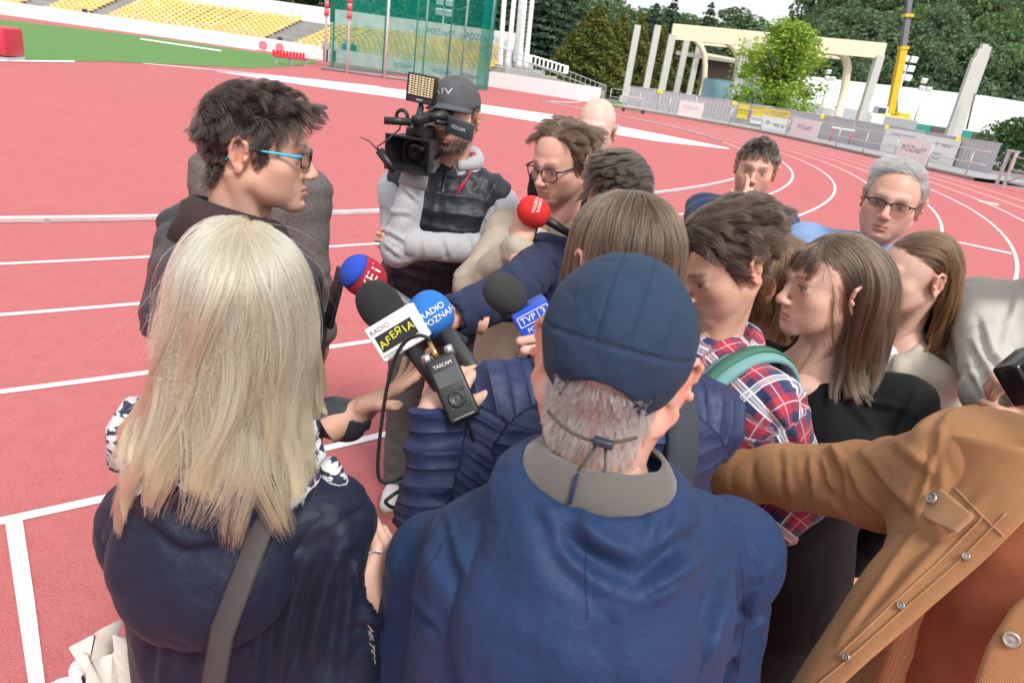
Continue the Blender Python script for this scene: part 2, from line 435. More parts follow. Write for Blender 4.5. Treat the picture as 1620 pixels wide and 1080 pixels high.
def skin_mat():
    if 'skin' in MATS: return MATS['skin']
    m = NT('skin'); co = m.coord(); col = m.attr('Col')
    col = m.mix(m.math('MULTIPLY', m.noise(co, 90, 4, .6), .10), col, (.30, .10, .07))
    m.set(Base_Color=col, Roughness=m.math('MULTIPLY_ADD', m.noise(co, 60, 3), .2, .40))
    m.b.inputs['Subsurface Weight'].default_value = .12; m.b.inputs['Subsurface Radius'].default_value = (.012, .005, .003); m.b.inputs['Subsurface Scale'].default_value = .6
    m.b.inputs['Specular IOR Level'].default_value = .35
    b0 = m.bump(m.noise(co, 520, 3), .16, .0009); m.bump(m.noise(co, 130, 4, .6), .14, .003, b0)
    MATS['skin'] = m.m; return m.m
def eye_mat(col):
    nm = 'eye_%02x%02x' % (int(col[0] * 255), int(col[2] * 255))
    if nm in MATS: return MATS[nm]
    m = NT(nm); c = m.attr('Col'); m.set(Base_Color=c, Roughness=.12); MATS[nm] = m.m; return m.m
class Head:
    def __init__(self, parent, org, pos, yaw, pitch=0, roll=0, h=.0034, size=1.0, **q):
        self.q = q; self.M = rotz(R(yaw)) @ rotx(-R(pitch)) @ roty(R(roll)); self.o = np.asarray(pos, float); self.parent = parent; self.org = np.asarray(org, float)
        self.S = np.array(q.get('shape', (1, 1, 1))) * size
        F = Field((-.12, -.14, -.23), (.12, .145, .145), h)
        for sg, p, k in head_prims(q): (F.add if sg == '+' else F.cut)(p, k)
        v, f = F.mesh()
        # keep the largest shell only
        self.v = v; self.f = f; self.col = head_colors(v, q); self.n = vnormals(v, f)
        body = [self.tow(v)], [f], [self.col]
        self.pieces = [(self.tow(v), f, self.col)]
        if q.get('eyes', True):
            for s in (-1, 1):
                g = q.get('gaze', (0, 0)); m = MB(); a = []
                prof = [(max(.0001, .0122 * math.sin(t)), -.0122 * math.cos(t)) for t in np.linspace(0, math.pi, 15)]
                m.lathe(prof, 20); vv = m.v[0]
                ang = np.arccos(np.clip(-vv[:, 2] / .0122, -1, 1)); ir = np.array(q.get('iris', (.10, .16, .2)))
                cc = np.where((ang < .20)[:, None], (.01, .01, .01), np.where((ang < .56)[:, None], ir, (.45, .40, .37)))
                D_ = unit(np.array([math.tan(R(g[0])), 1, math.tan(R(g[1]))])); Fm = frame(-D_)
                vv = vv @ Fm.T + np.array([s * .032, .0775, -.001])
                me = mesh_from('eye', self.tow(vv) - self.org, m.f, eye_mat((.1, .1, .1)), True, {'Col': ('FLOAT_COLOR', np.c_[cc, np.ones(len(cc))])})
                add_obj('eye', me, parent)
    def tow(self, p): return (np.asarray(p, float) * self.S) @ self.M.T + self.o
    def dirw(self, d): return self.M @ np.asarray(d, float)
    def tol(self, p): return ((np.asarray(p, float) - self.o) @ self.M) / self.S
def skull_sdf(p):
    p = p.astype(np.float32)
    d = np.minimum(ell((0, -.014, .034), (.0765, .0985, .084))(p), ell((0, .028, -.004), (.0675, .066, .088))(p))
    d = np.minimum(d, cone((0, -.032, -.045), (0, -.045, -.30), .054, .058)(p))
    return np.minimum(d, ell((0, .032, -.058), (.052, .056, .052))(p))
def grad(fn, p, e=.002):
    g = np.stack([fn(p + np.eye(3)[k] * e) - fn(p - np.eye(3)[k] * e) for k in range(3)], 1)
    return g / np.maximum(np.linalg.norm(g, axis=1), 1e-9)[:, None]
def hair_mat(name, c1, c2, rough=.35, light=None):
    if name in MATS: return MATS[name]
    m = NT(name); t = m.t; h = m.n('ShaderNodeBsdfHairPrincipled'); t.nodes.remove(m.b)
    info = m.n('ShaderNodeHairInfo'); c = m.mix(info.outputs['Random'], c1, c2)
    if light: c = m.mix(m.math('MULTIPLY', m.math('POWER', info.outputs['Intercept'], 1.4), .9), c, light)
    m.l(c, h.inputs['Color']); h.inputs['Roughness'].default_value = rough; h.inputs['Radial Roughness'].default_value = .5
    h.inputs['Random Roughness'].default_value = .3
    m.l(h.outputs[0], m.out.inputs[0]); MATS[name] = m.m; return m.m
def strands(name, hd, N, length, comb, material, mask=None, lift=.6, steps=12, curl=0.0, curlf=60, clump=.5, nclump=150, jitter=.25, thick=.012, rad=.00035, collide=None, seed=1, stiff=.55, inertia=0.5, extra=None, lenvar=.8):
    """hair: curves grown from the scalp, combed by a direction field and kept off the skull"""
    rng = np.random.default_rng(seed)
    msk = (mask or (lambda p: scalp_fn(hd.q)(p)))(hd.v); idx = np.where((msk > 0) & (np.abs(hd.v[:, 0]) < .0815))[0]
    pick = rng.choice(idx, N); p0 = hd.v[pick] + rng.normal(size=(N, 3)) * .0016
    n0 = grad(skull_sdf, p0); p0 = p0 - n0 * np.clip(skull_sdf(p0), -.002, .004)[:, None]
    L = length(p0) * rng.uniform(lenvar, 1.08, N)
    lay = rng.uniform(.0, 1, N) * thick                          # how far out this strand lies
    cid = None
    gi = rng.choice(N, min(nclump, N), replace=False)
    cid = np.empty(N, int)
    for s in range(0, N, 2000): cid[s:s + 2000] = gi[((p0[s:s + 2000, None] - p0[gi][None]) ** 2).sum(-1).argmin(1)]
    ph = rng.uniform(0, 6.28, N); ph = np.where(rng.random(N) < .85, ph[cid], ph)
    pts = np.empty((N, steps, 3)); p = p0.copy(); d = unit_rows(n0 * lift + comb(p0, 0.0, rng) * (1 - lift)); pts[:, 0] = p
    jit = rng.normal(size=(N, 3)) * jitter; jit = .35 * jit + .65 * jit[cid]
    st = L / (steps - 1)
    for i in range(1, steps):
        t = i / (steps - 1); c = comb(p, t, rng)
        d = unit_rows(d * inertia + c * (1 - inertia) + jit * .35)
        if curl:
            e1 = unit_rows(np.cross(d, n0 + 1e-4)); e2 = np.cross(d, e1); a = ph + curlf * t * L
            d = unit_rows(d + curl * (.35 + .95 * t) * (np.cos(a)[:, None] * e1 + np.sin(a)[:, None] * e2))
        p = p + d * st[:, None]
        dist = skull_sdf(p); tgt = np.minimum(lay * min(1, t * 3) + .001, thick); push = np.maximum(0, tgt - dist)
        gdir = grad(skull_sdf, p); p = p + gdir * push[:, None]
        if collide is not None:
            wp = hd.tow(p); cd = collide(wp.astype(np.float32)); m_ = cd < lay * 1.2 + .003
            if m_.any():
                g2 = grad(lambda z: collide(z.astype(np.float32)), wp[m_], .004); wp[m_] += g2 * (lay[m_] * 1.2 + .003 - cd[m_])[:, None]; p = hd.tol(wp)
        pts[:, i] = p
    if clump:
        tt = np.linspace(0, 1, steps)[None, :, None]
        pts = pts + (pts[cid] + (p0 - p0[cid])[:, None] * (1 - tt * .7) - pts) * clump * tt ** .8
    for _ in range(6 if steps > 20 else 2): pts[:, 2:-1] = .5 * pts[:, 2:-1] + .25 * (pts[:, 1:-2] + pts[:, 3:])
    w = hd.tow(pts.reshape(-1, 3)) - hd.org
    if extra is not None: w = extra(w)
    cu = bpy.data.hair_curves.new(name); cu.add_curves([steps] * N)
    cu.points.foreach_set('position', w.astype(np.float32).ravel())
    ra = cu.attributes.new('radius', 'FLOAT', 'POINT')
    ra.data.foreach_set('value', np.tile(rad * np.linspace(1, .35, steps) ** .7, N).astype(np.float32))
    cu.materials.append(material)
    o = add_obj(name, cu, hd.parent); return o
def unit_rows(a): return a / np.maximum(np.linalg.norm(a, axis=1), 1e-9)[:, None]

# ---------------------------------------------------------------- people: hands
FING = {'index': (.026, .088, (.040, .025, .021)), 'middle': (.006, .092, (.044, .028, .022)), 'ring': (-.014, .087, (.040, .026, .021)), 'little': (-.032, .078, (.032, .020, .018))}
def hand_prims(side, pose):
    """wrist at origin, fingers along +y, back of the hand +z, thumb on +x for a right hand"""
    A = []; sg = 1 if side == 'R' else -1; mx = lambda p: np.array([p[0] * -sg, p[1], p[2]])   # palm down, right thumb points to -x
    A.append((ell(mx((0, .046, 0)), (.041, .052, .0145)), 0)); A.append((cone(mx((0, -pose.get('stub', .06), 0)), mx((0, .012, 0)), .027, .0255), .018))
    A.append((ell(mx((.024, .030, -.008)), (.018, .030, .014)), .012)); A.append((ell(mx((-.026, .035, -.006)), (.014, .034, .012)), .01))
    nails = []
    for nm, (x, y, ln) in FING.items():
        cu = pose.get(nm, (20, 25, 15)); sp = pose.get('spread', 4) * {'index': 1.2, 'middle': .2, 'ring': -.7, 'little': -1.8}[nm]
        p = np.array([x, y, .001]); ang = 0; r0 = .0088 if nm != 'little' else .0075
        A.append((cone(mx((x * .6, .04, .001)), mx(p), .0105, .0098), .008))
        for i, l in enumerate(ln):
            ang += R(cu[i]); d = np.array([math.sin(R(sp)) * math.cos(ang), math.cos(ang) * math.cos(R(sp)), -math.sin(ang)])
            q = p + d * l; A.append((cone(mx(p), mx(q), r0 * (1 - .09 * i), r0 * (1 - .09 * (i + 1))), .0035)); p = q
        nails.append((mx(p), mx(d)))
    tx, ty, tz = pose.get('thumb', (38, 20, 10))        # out, down, bend
    p = np.array([.026, .022, -.006]); a = R(tx); b = R(ty)
    d = np.array([math.sin(a) * math.cos(b), math.cos(a) * math.cos(b), -math.sin(b)]); q = p + d * .042; A.append((cone(mx(p), mx(q), .014, .0115), .012))
    a2 = a - R(tz); d = np.array([math.sin(a2) * math.cos(b), math.cos(a2) * math.cos(b), -math.sin(b)]); r_ = q + d * .032; A.append((cone(mx(q), mx(r_), .0108, .0098), .004))
    a3 = a2 - R(tz * 1.2); d = np.array([math.sin(a3) * math.cos(b), math.cos(a3) * math.cos(b), -math.sin(b)]); s_ = r_ + d * .024; A.append((cone(mx(r_), mx(s_), .0098, .0078), .003))
    return A
def hand_piece(side, wrist, fdir, back, pose, skin, h=.0028, scale=1.0):
    """returns world verts, quads, colours of one hand"""
    F = Field((-.10, -.07, -.10), (.10, .21, .09), h)
    for p, k in hand_prims(side, pose): F.add(p, k)
    v, f = F.mesh(); n = noise3(v * 70, 2); sk = np.array(skin)
    col = np.tile(sk, (len(v), 1)); w = np.clip(smooth01(v[:, 1], .10, .19) * .5 + .25 * n, 0, 1)[:, None]; col = col * (1 - w) + sk * np.array([1.02, .76, .72]) * w
    y = unit(fdir); z = unit(np.asarray(back, float) - y * (np.asarray(back, float) @ y)); M = np.stack([np.cross(y, z), y, z], 1)
    return (v * scale) @ M.T + np.asarray(wrist, float), f, col
def build_body(name, parent, org, pieces):
    vs = []; fs = []; cs = []; n = 0
    for v, f, c in pieces: vs.append(v); fs.append(f + n); cs.append(c); n += len(v)
    c = np.concatenate(cs); me = mesh_from(name, np.concatenate(vs) - np.asarray(org, float), np.concatenate(fs), skin_mat(), True, {'Col': ('FLOAT_COLOR', np.c_[c, np.ones(len(c))])})
    return add_obj(name, me, parent)
FIST = dict(index=(60, 75, 40), middle=(65, 78, 42), ring=(68, 78, 42), little=(70, 75, 40), thumb=(30, 45, 30), spread=1)
RELAX = dict(index=(18, 28, 16), middle=(24, 32, 18), ring=(28, 36, 20), little=(32, 36, 20), thumb=(36, 25, 12), spread=3)

# ---------------------------------------------------------------- people: clothes
def folds(v, n, gc, kind, tagn, amp, seed):
    """cloth relief pushed out along the normal"""
    d = np.zeros(len(v))
    if kind == 'none': return d
    w1 = np.stack([noise3(v * 4.5, seed + 5), noise3(v * 4.5, seed + 6), noise3(v * 4.5, seed + 7)], 1)
    q = v * np.array([8.5, 8.5, 3.4]) + w1 * .9; r1 = (1 - np.abs(noise3(q, seed))) ** 5
    q2 = v @ rotx(.5).T @ roty(.4).T * np.array([6, 15, 17]) + w1 * 1.3; r2 = (1 - np.abs(noise3(q2, seed + 1))) ** 5
    mod = .5 + .5 * noise3(v * 3.1, seed + 8)
    d += amp * (1.5 * r1 * mod + .9 * r2 * (1 - mod) - .5) + amp * .25 * noise3(v * 30, seed + 2)
    return d
def sleeve_folds(prims, v, amp, seed):
    d = np.zeros(len(v))
    for i, p in enumerate(prims):
        if not isinstance(p, cone) or p.tag != 'arm': continue
        ax = p.b - p.a; L = np.linalg.norm(ax); w = v - p.a; s = w @ ax / L; r_ = np.linalg.norm(w - np.outer(s / L, ax), axis=1); near = np.exp(-np.maximum(0, np.abs(p(v.astype(np.float32))) - .012) / .02) * (s > -.03) * (s < L + .03)
        warp = noise3(v * 9 + 7.7 * i, seed) * 1.5 + noise3(v * 22, seed + 3) * .5
        dens = .35 + .65 * np.maximum(smooth01(s, L * .55, L), 1 - smooth01(s, 0, L * .4))
        d += near * dens * amp * (1 - 2.1 * np.abs(np.sin((s * 62 + warp * 2.1) * .5)) ** .8) * .7
    return d
from mathutils.bvhtree import BVHTree
def cast_fn(v, f):
    bv = BVHTree.FromPolygons(np.asarray(v).tolist(), np.asarray(f).tolist())
    def cast(px, py):
        d = unit(_fw + (px - 810) / CAM_F * _r - (py - 540) / CAM_F * _u); h_ = bv.ray_cast(Vector((0, 0, CAM_H)), Vector(d)); return (np.array(h_[0]), np.array(h_[1])) if h_[0] is not None else (None, None)
    return cast
def crease_disp(v, n, cast, strokes):
    """pressed folds: each stroke is a polyline over the cloth with depth and width"""
    d = np.zeros(len(v))
    for pts, depth, width in strokes:
        P_ = []
        for i in range(len(pts) - 1):
            for u_ in np.linspace(0, 1, 7, endpoint=(i == len(pts) - 2)):
                q, _ = cast(*(np.array(pts[i], float) * (1 - u_) + np.array(pts[i + 1], float) * u_))
                if q is not None: P_.append(q)
        if len(P_) < 4: continue
        P_ = np.array(P_)
        for _ in range(2): P_[1:-1] = .5 * P_[1:-1] + .25 * (P_[:-2] + P_[2:])
        lo = P_.min(0) - 5 * width; hi = P_.max(0) + 5 * width; m = np.where(((v > lo) & (v < hi)).all(1))[0]
        if not len(m): continue
        w = v[m]; best = np.full(len(m), 9.); side = np.zeros(len(m)); along_ = np.zeros(len(m)); K = len(P_) - 1
        for i in range(K):
            a, b = P_[i], P_[i + 1]; e = b - a; L2 = e @ e + 1e-9; t = np.clip((w - a) @ e / L2, 0, 1); r_ = w - a - t[:, None] * e; ds = np.linalg.norm(r_, axis=1); c = np.cross(e, n[m]); sg = np.sign((r_ * c).sum(1)); u_ = ds < best
            best[u_] = ds[u_]; side[u_] = sg[u_]; along_[u_] = (i + t[u_]) / K
        s = best * side; tp = np.sin(np.pi * np.clip(along_, .02, .98)) ** .5
        d[m] += depth * tp * (np.exp(-(s / width) ** 2) - .85 * np.exp(-((s - 1.5 * width) / (width * .8)) ** 2))
    return d
def garment(name, parent, org, prims, material, h=.009, k=.03, amp=.004, sleeve=.005, seed=1, keeps=(), cuts=(), quilt=None, kind='cloth', rel=1, post=None, mats=None, midx=None, creases=()):
    lo = np.min([p.bb[0] for p, _ in prims], 0) - .03; hi = np.max([p.bb[1] for p, _ in prims], 0) + .03
    for pt, n_ in keeps:
        n_ = unit(n_)
        j = np.argmax(np.abs(n_))
        if abs(n_[j]) > .97:
            if n_[j] > 0: hi[j] = min(hi[j], pt[j] + .04)
            else: lo[j] = max(lo[j], pt[j] - .04)
    F = Field(lo, hi, h)
    for p, kk in prims: F.add(p, k if kk is None else kk)
    for c in cuts: F.cut(c[0], c[1])
    for pt, n_ in keeps: F.keep(pt, n_)
    v, f = F.mesh(); v = relax(v, f, rel)
    n = vnormals(v, f); ps = [p for p, _ in prims]; D_ = np.stack([p(v.astype(np.float32)) for p in ps], 1); own = D_.argmin(1)
    gc = np.zeros((len(v), 3))
    for i, p in enumerate(ps):
        m = own == i
        if m.any(): gc[m] = p.gc(v[m]); gc[m, 2] = i
    d = folds(v, n, gc, kind, None, amp, seed) + sleeve_folds(ps, v, sleeve, seed)
    if quilt: d = d * .5 + quilt(v, gc, own)
    v = v + n * d[:, None]
    if creases: n = vnormals(v, f); v = v + n * crease_disp(v, n, cast_fn(v, f), creases)[:, None]
    if post is not None: v = post(v, n)
    attrs = {'gc': ('FLOAT_VECTOR', gc), 'own': ('FLOAT', own.astype(float))}
    mi = midx(v, f, own, gc) if midx else None
    me = mesh_from(name, v - np.asarray(org, float), f, mats or material, True, attrs, mi)
    return add_obj(name, me, parent)
def ik(sh, wr, l1=.30, l2=.27, pole=(0, 0, -1)):
    sh = np.asarray(sh, float); wr = np.asarray(wr, float); d = wr - sh; L = np.linalg.norm(d); u = d / L; L = min(L, (l1 + l2) * .995)
    a = (l1 * l1 - l2 * l2 + L * L) / (2 * L); h_ = math.sqrt(max(0, l1 * l1 - a * a)); p = np.asarray(pole, float); p = unit(p - u * (p @ u))
    return sh + u * a + p * h_
class Body:
    """skeleton points for one person; yaw 0 faces away from the lens, 90 faces left"""
    def __init__(s, head, yaw, height_drop=.0, lean=(0, 0), shw=.175, pelvis=None, neck=None, drop=.055):
        s.head = np.asarray(head, float); s.fw = rotz(R(yaw)) @ V(0, 1, 0); s.rt = rotz(R(yaw)) @ V(1, 0, 0)
        s.neck = s.head + V(0, 0, -.205) - s.fw * .035 if neck is None else np.asarray(neck, float)
        s.pelvis = V(s.neck[0] + lean[0], s.neck[1] + lean[1], s.neck[2] - .52) if pelvis is None else np.asarray(pelvis, float)
        s.base = V(s.pelvis[0], s.pelvis[1], 0)
        s.shR = s.neck + s.rt * shw + V(0, 0, -drop); s.shL = s.neck - s.rt * shw + V(0, 0, -drop); s.up = unit(s.neck - s.pelvis)
        s.hipR = s.pelvis + s.rt * .09 + V(0, 0, -.06); s.hipL = s.pelvis - s.rt * .09 + V(0, 0, -.06)
    def torso(s, wide=1.0, deep=1.0, belly=0.0, hem=-.12, waist=1.0, fat=0.0):
        """jacket body: oval sections from the hem to the neck"""
        L = np.linalg.norm(s.neck - s.pelvis)
        q = [(hem / L, .185 * wide + fat, .125 * deep + belly + fat, .01 + belly * .4), (0, .182 * wide + fat, .125 * deep + belly + fat, .012 + belly * .5), (.30, .168 * wide * waist + fat, .118 * deep + belly * .9 + fat, .016 + belly * .5), (.62, .188 * wide + fat, .125 * deep + fat, .012), (.82, .180 * wide + fat, .112 * deep + fat, 0), (.93, .120 * wide + fat, .085 * deep + fat, -.008), (1.02, .066 + fat * .5, .066 + fat * .5, -.012)]
        t = loft(s.pelvis, s.neck, s.rt, q); return t
    def shoulder(s, r_=.062, rn=.055):
        return [(cone(s.neck + V(0, 0, -.02), s.shR, rn, r_, 'body'), .05), (cone(s.neck + V(0, 0, -.02), s.shL, rn, r_, 'body'), .05)]
    def arm(s, side, elbow, wrist, r0=.062, r1=.052, r2=.040, cuff=None):
        sh = s.shR if side == 'R' else s.shL
        return [(cone(sh, elbow, r0, r1), .04), (cone(elbow, wrist, r1, r2), .03)]
    def core(s, skin, elb=(), h=.03):
        """the covered part of the body, so that head, arms and legs hang together"""
        F = Field(s.base + V(-.75, -.75, -.02), s.base + V(.75, .75, s.neck[2] + .1), h)
        F.add(loft(s.pelvis, s.neck, s.rt, [(-.12, .13, .08, 0), (.3, .12, .08, 0), (.75, .14, .085, 0), (1.1, .05, .05, 0)]))
        F.add(cone(s.neck + V(0, 0, .1), s.neck, .04, .05), .03)
        for side, e, w in elb:
            sh = s.shR if side == 'R' else s.shL; F.add(cone(s.neck, sh, .04, .04), .02); F.add(cone(sh, e, .035, .03), .02); F.add(cone(e, w, .03, .026), .02)
        for hp in (s.hipR, s.hipL):
            a = getattr(s, 'ankR' if hp is s.hipR else 'ankL', V(hp[0], hp[1], .08)); F.add(cone(hp, lerp(hp, a, .5), .06, .04), .03); F.add(cone(lerp(hp, a, .5), a, .04, .03), .02)
        v, f = F.mesh(); return v, f, np.tile(np.array(skin), (len(v), 1))
def trousers(name, B, parent, org, material, ankR=None, ankL=None, kneeR=None, kneeL=None, h=.012, wide=1.0, seed=3, top=.02, amp=.004):
    P = []
    for hip, ank, kn in ((B.hipR, ankR, kneeR), (B.hipL, ankL, kneeL)):
        ank = V(hip[0], hip[1], .09) if ank is None else np.asarray(ank, float)
        kn = lerp(hip, ank, .5) + B.fw * .03 if kn is None else kn
        P += [(cone(hip, kn, .092 * wide, .066 * wide), .03), (cone(kn, ank, .066 * wide, .058 * wide), .02)]
        setattr(B, 'ankR' if hip is B.hipR else 'ankL', ank)
    P.append((loft(B.pelvis + V(0, 0, -.1), B.pelvis + V(0, 0, .12), B.rt, [(0, .165, .11, 0), (1, .16, .11, 0)]), .04))
    return garment(name, parent, org, P, material, h=h, k=.03, amp=amp, sleeve=.005, seed=seed, keeps=[(B.pelvis + V(0, 0, top), V(0, 0, 1))])
def shoe(name, parent, org, ank, fw, upper, sole, h=.005):
    """low trainer: upper, sole, laces"""
    rt = np.cross(fw, V(0, 0, 1)); M = np.stack([rt, fw, V(0, 0, 1)], 1); o = V(ank[0], ank[1], 0)
    F = Field((-.07, -.12, -.01), (.07, .24, .16), h)
    F.add(cone((0, -.02, .055), (0, .10, .045), .042, .036)); F.add(cone((0, .08, .042), (0, .155, .036), .041, .036), .02); F.add(cone((0, -.03, .06), (0, -.015, .115), .042, .040), .02)
    F.keep(V(0, 0, .012), V(0, 0, -1)); F.keep(V(0, 0, .115), V(0, 0, 1))
    v, f = F.mesh(); s = add_obj(name, mesh_from(name, v @ M.T + o - np.asarray(org), f, upper), parent)
    m = MB(); a = np.linspace(0, 2 * math.pi, 28, endpoint=False); px = .044 * np.sin(a) * (1 + .08 * np.cos(a)); py = .06 + .140 * np.cos(a) * -1
    n = 28; lo = np.stack([px, py, np.full(n, .001)], 1); hi = np.stack([px * 1.02, py, np.full(n, .026)], 1)
    m.add(np.concatenate([lo, hi]), [(j, (j + 1) % n, n + (j + 1) % n, n + j) for j in range(n)] + [tuple(range(n - 1, -1, -1)), tuple(range(n, 2 * n))])
    m.v = [q @ M.T + o for q in m.v]; so = m.build('sole', sole, s, org=org)
    m = MB()
    for i in range(5):
        y = .035 + .02 * i; z = .100 - .0105 * i
        m.tube([(-.025, y, z - .012), (-.012, y + .004, z + .001), (.012, y - .004, z + .001), (.025, y, z - .012)], .003, 5)
    m.v = [q @ M.T + o for q in m.v]; m.build('laces', mat('lace', (.75, .75, .72)), s, True, org=org)
    return s
def glasses(name, hd, rimcol, armcol, w=.046, hgt=.032, thick=.0016, shape=3.0, armw=None, halfrim=False, label=None, cat=None, drop=0.0, dark=0.0, zoff=-.002, wide=1.0):
    """spectacles on the nose: rims, bridge, temples, lenses"""
    t = empty(name, hd.tow((0, .1, 0)), label, cat); org = np.array(t.location); y0 = .1075
    P_ = lambda x, y, z: hd.tow((x, y, z + drop))
    for s in (-1, 1):
        a = np.linspace(0, 2 * math.pi, 29)[:-1]; cx = s * .0325 * wide
        ex = np.sign(np.cos(a)) * np.abs(np.cos(a)) ** (2 / shape) * w / 2 * wide; ez = np.sign(np.sin(a)) * np.abs(np.sin(a)) ** (2 / shape) * hgt / 2
        yy = y0 - .012 * (np.abs(cx + ex) / .06) ** 2
        pts = np.stack([cx + ex, yy, ez + zoff], 1); sel = np.r_[pts, pts[:1]] if not halfrim else pts[(ez > -.002)][np.argsort(-(ex * s)[ez > -.002])]
        m = MB(); m.tube(hd.tow(sel + V(0, 0, drop)), thick, 6); m.build('rim', rimcol, t, True, org=org)
        m = MB(); c = pts.mean(0); m.add(hd.tow(np.r_[pts, pts + V(0, .0012, 0)] + V(0, 0, drop)), [tuple(range(28)), tuple(range(55, 27, -1))] + [(j, (j + 1) % 28, 28 + (j + 1) % 28, 28 + j) for j in range(28)])
        m.build('lens', lens_mat(dark), t, org=org)
        m = MB(); aw = armw or thick * 1.3; path = [P_(s * .058 * wide, .097, zoff + hgt * .30), P_(s * .071 * wide, .088, zoff + hgt * .3), P_(s * .079, .03, .008), P_(s * .082, -.005, .012), P_(s * .081, -.03, -.004), P_(s * .078, -.04, -.02)]
        m.tube(path, [aw * 1.2, aw * 1.3, aw, aw, aw, aw * .8], 6, flat=1.0); m.build('temple', armcol, t, True, org=org)
    m = MB(); zz = zoff + hgt * .22; m.tube([P_(-.0115, y0 - .0005, zz), P_(0, y0 + .0015, zz + .002), P_(.0115, y0 - .0005, zz)], thick * 1.1, 6); m.build('bridge', rimcol, t, True, org=org)
    return t
def lens_mat(dark=0.0):
    nm = 'lens%d' % int(dark * 100)
    if nm in MATS: return MATS[nm]
    m = NT(nm); tr = m.n('ShaderNodeBsdfTransparent'); tr.inputs[0].default_value = (1 - dark, 1 - dark, 1 - dark * .9, 1); gl = m.n('ShaderNodeBsdfGlossy'); gl.inputs['Roughness'].default_value = .02
    mx = m.n('ShaderNodeMixShader'); mx.inputs[0].default_value = .05; m.l(tr.outputs[0], mx.inputs[1]); m.l(gl.outputs[0], mx.inputs[2]); m.l(mx.outputs[0], m.out.inputs[0])
    m.t.nodes.remove(m.b); MATS[nm] = m.m; return m.m
def text_mesh(s, size, extrude=0.0, shear=0.0, spacing=1.0):
    cu = bpy.data.curves.new('lettering', 'FONT'); cu.body = s; cu.size = size; cu.align_x = 'CENTER'; cu.align_y = 'CENTER'; cu.extrude = extrude; cu.resolution_u = 3; cu.shear = shear; cu.space_character = spacing
    o = bpy.data.objects.new('lettering', cu); COL.objects.link(o); dg = bpy.context.evaluated_depsgraph_get(); me = o.evaluated_get(dg).to_mesh()
    v = np.array([x.co[:] for x in me.vertices]); f = [tuple(p.vertices) for p in me.polygons]; o.evaluated_get(dg).to_mesh_clear()
    bpy.data.objects.remove(o); bpy.data.curves.remove(cu); return v, f
def letters(name, s, size, fn, material, parent, org=None, **kw):
    """flat print laid onto a surface by fn((n,3) text-plane points) -> points of the place"""
    v, f = text_mesh(s, size, **kw); w = fn(v); org = V(0, 0, 0) if org is None else np.asarray(org, float)
    return add_obj(name, mesh_from(name, w - org, f, material, False), parent)
# ================================================================ the place
def pl(px, py, Y):
    """point seen in that direction on the upright plane y = Y"""
    d = _fw + (px - 810) / CAM_F * _r - (py - 540) / CAM_F * _u
    return np.array([0, 0, CAM_H]) + d * Y / d[1]
def struct(name, mb, m, parent=None, smooth=False):
    o = mb.build(name, m, parent, smooth)
    if parent is None: o['kind'] = 'structure'
    return o
def ground_mats():
    m = NT('tartan'); co = m.coord(); grain = m.noise(co, 110, 5, .85); g2 = m.noise(co, 330, 3, .85); med = m.noise(co, 9, 5, .7); big = m.noise(m.vmap(co, (.12, .6, 1), (0, 0, R(8))), 1.6, 5, .6)
    c = m.mix(big, (.37, .084, .092), (.46, .118, .126)); c = m.mix(m.ramp(grain, [(.40, (0, 0, 0)), (.66, (1, 1, 1))]), c, (.56, .195, .192))
    c = m.mix(m.ramp(g2, [(.34, (1, 1, 1)), (.50, (0, 0, 0))]), c, (.15, .025, .03))
    c = m.mix(m.math('MULTIPLY', m.ramp(med, [(.38, (0, 0, 0)), (.72, (1, 1, 1))]), .22), c, (.58, .225, .225)); c = m.mix(m.math('MULTIPLY', m.ramp(m.noise(m.vmap(co, (.5, .12, 1), (0, 0, R(-35))), 2.2, 6, .75), [(.55, (0, 0, 0)), (.75, (1, 1, 1))]), .25), c, (.30, .07, .075)); m.set(Base_Color=c, Roughness=.9); m.b.inputs['Specular IOR Level'].default_value = .18
    b = m.bump(grain, .5, .003); m.bump(g2, .4, .0015, b); MATS['tartan'] = m.m
    m = NT('track_paint'); co = m.coord(); n = m.noise(co, 420, 3, .7); c = m.mix(m.ramp(n, [(.33, (0, 0, 0)), (.42, (1, 1, 1))]), (.5, .2, .2), (.80, .79, .78)); m.set(Base_Color=c, Roughness=.7); m.bump(n, .5, .002); MATS['paint'] = m.m
    m = NT('worn_paint'); co = m.coord(); n = m.noise(co, 330, 4, .8); c = m.mix(m.ramp(n, [(.40, (0, 0, 0)), (.52, (1, 1, 1))]), (.46, .13, .14), (.80, .79, .78)); m.set(Base_Color=c, Roughness=.7); m.bump(n, .5, .002); MATS['worn'] = m.m
    m = NT('lawn'); co = m.coord(); n = m.noise(co, 3, 6, .7); st = m.n('ShaderNodeTexWave'); st.inputs['Scale'].default_value = .10; m.l(m.vmap(co, (1, 1, 1), (0, 0, R(60))), st.inputs['Vector'])
    c = m.mix(n, (.066, .165, .032), (.105, .24, .054)); c = m.mix(m.math('MULTIPLY', st.outputs['Fac'], .25), c, (.12, .28, .07)); m.set(Base_Color=c, Roughness=.9); m.bump(m.noise(co, 60, 3), .6, .02); MATS['lawn'] = m.m
ground_mats()
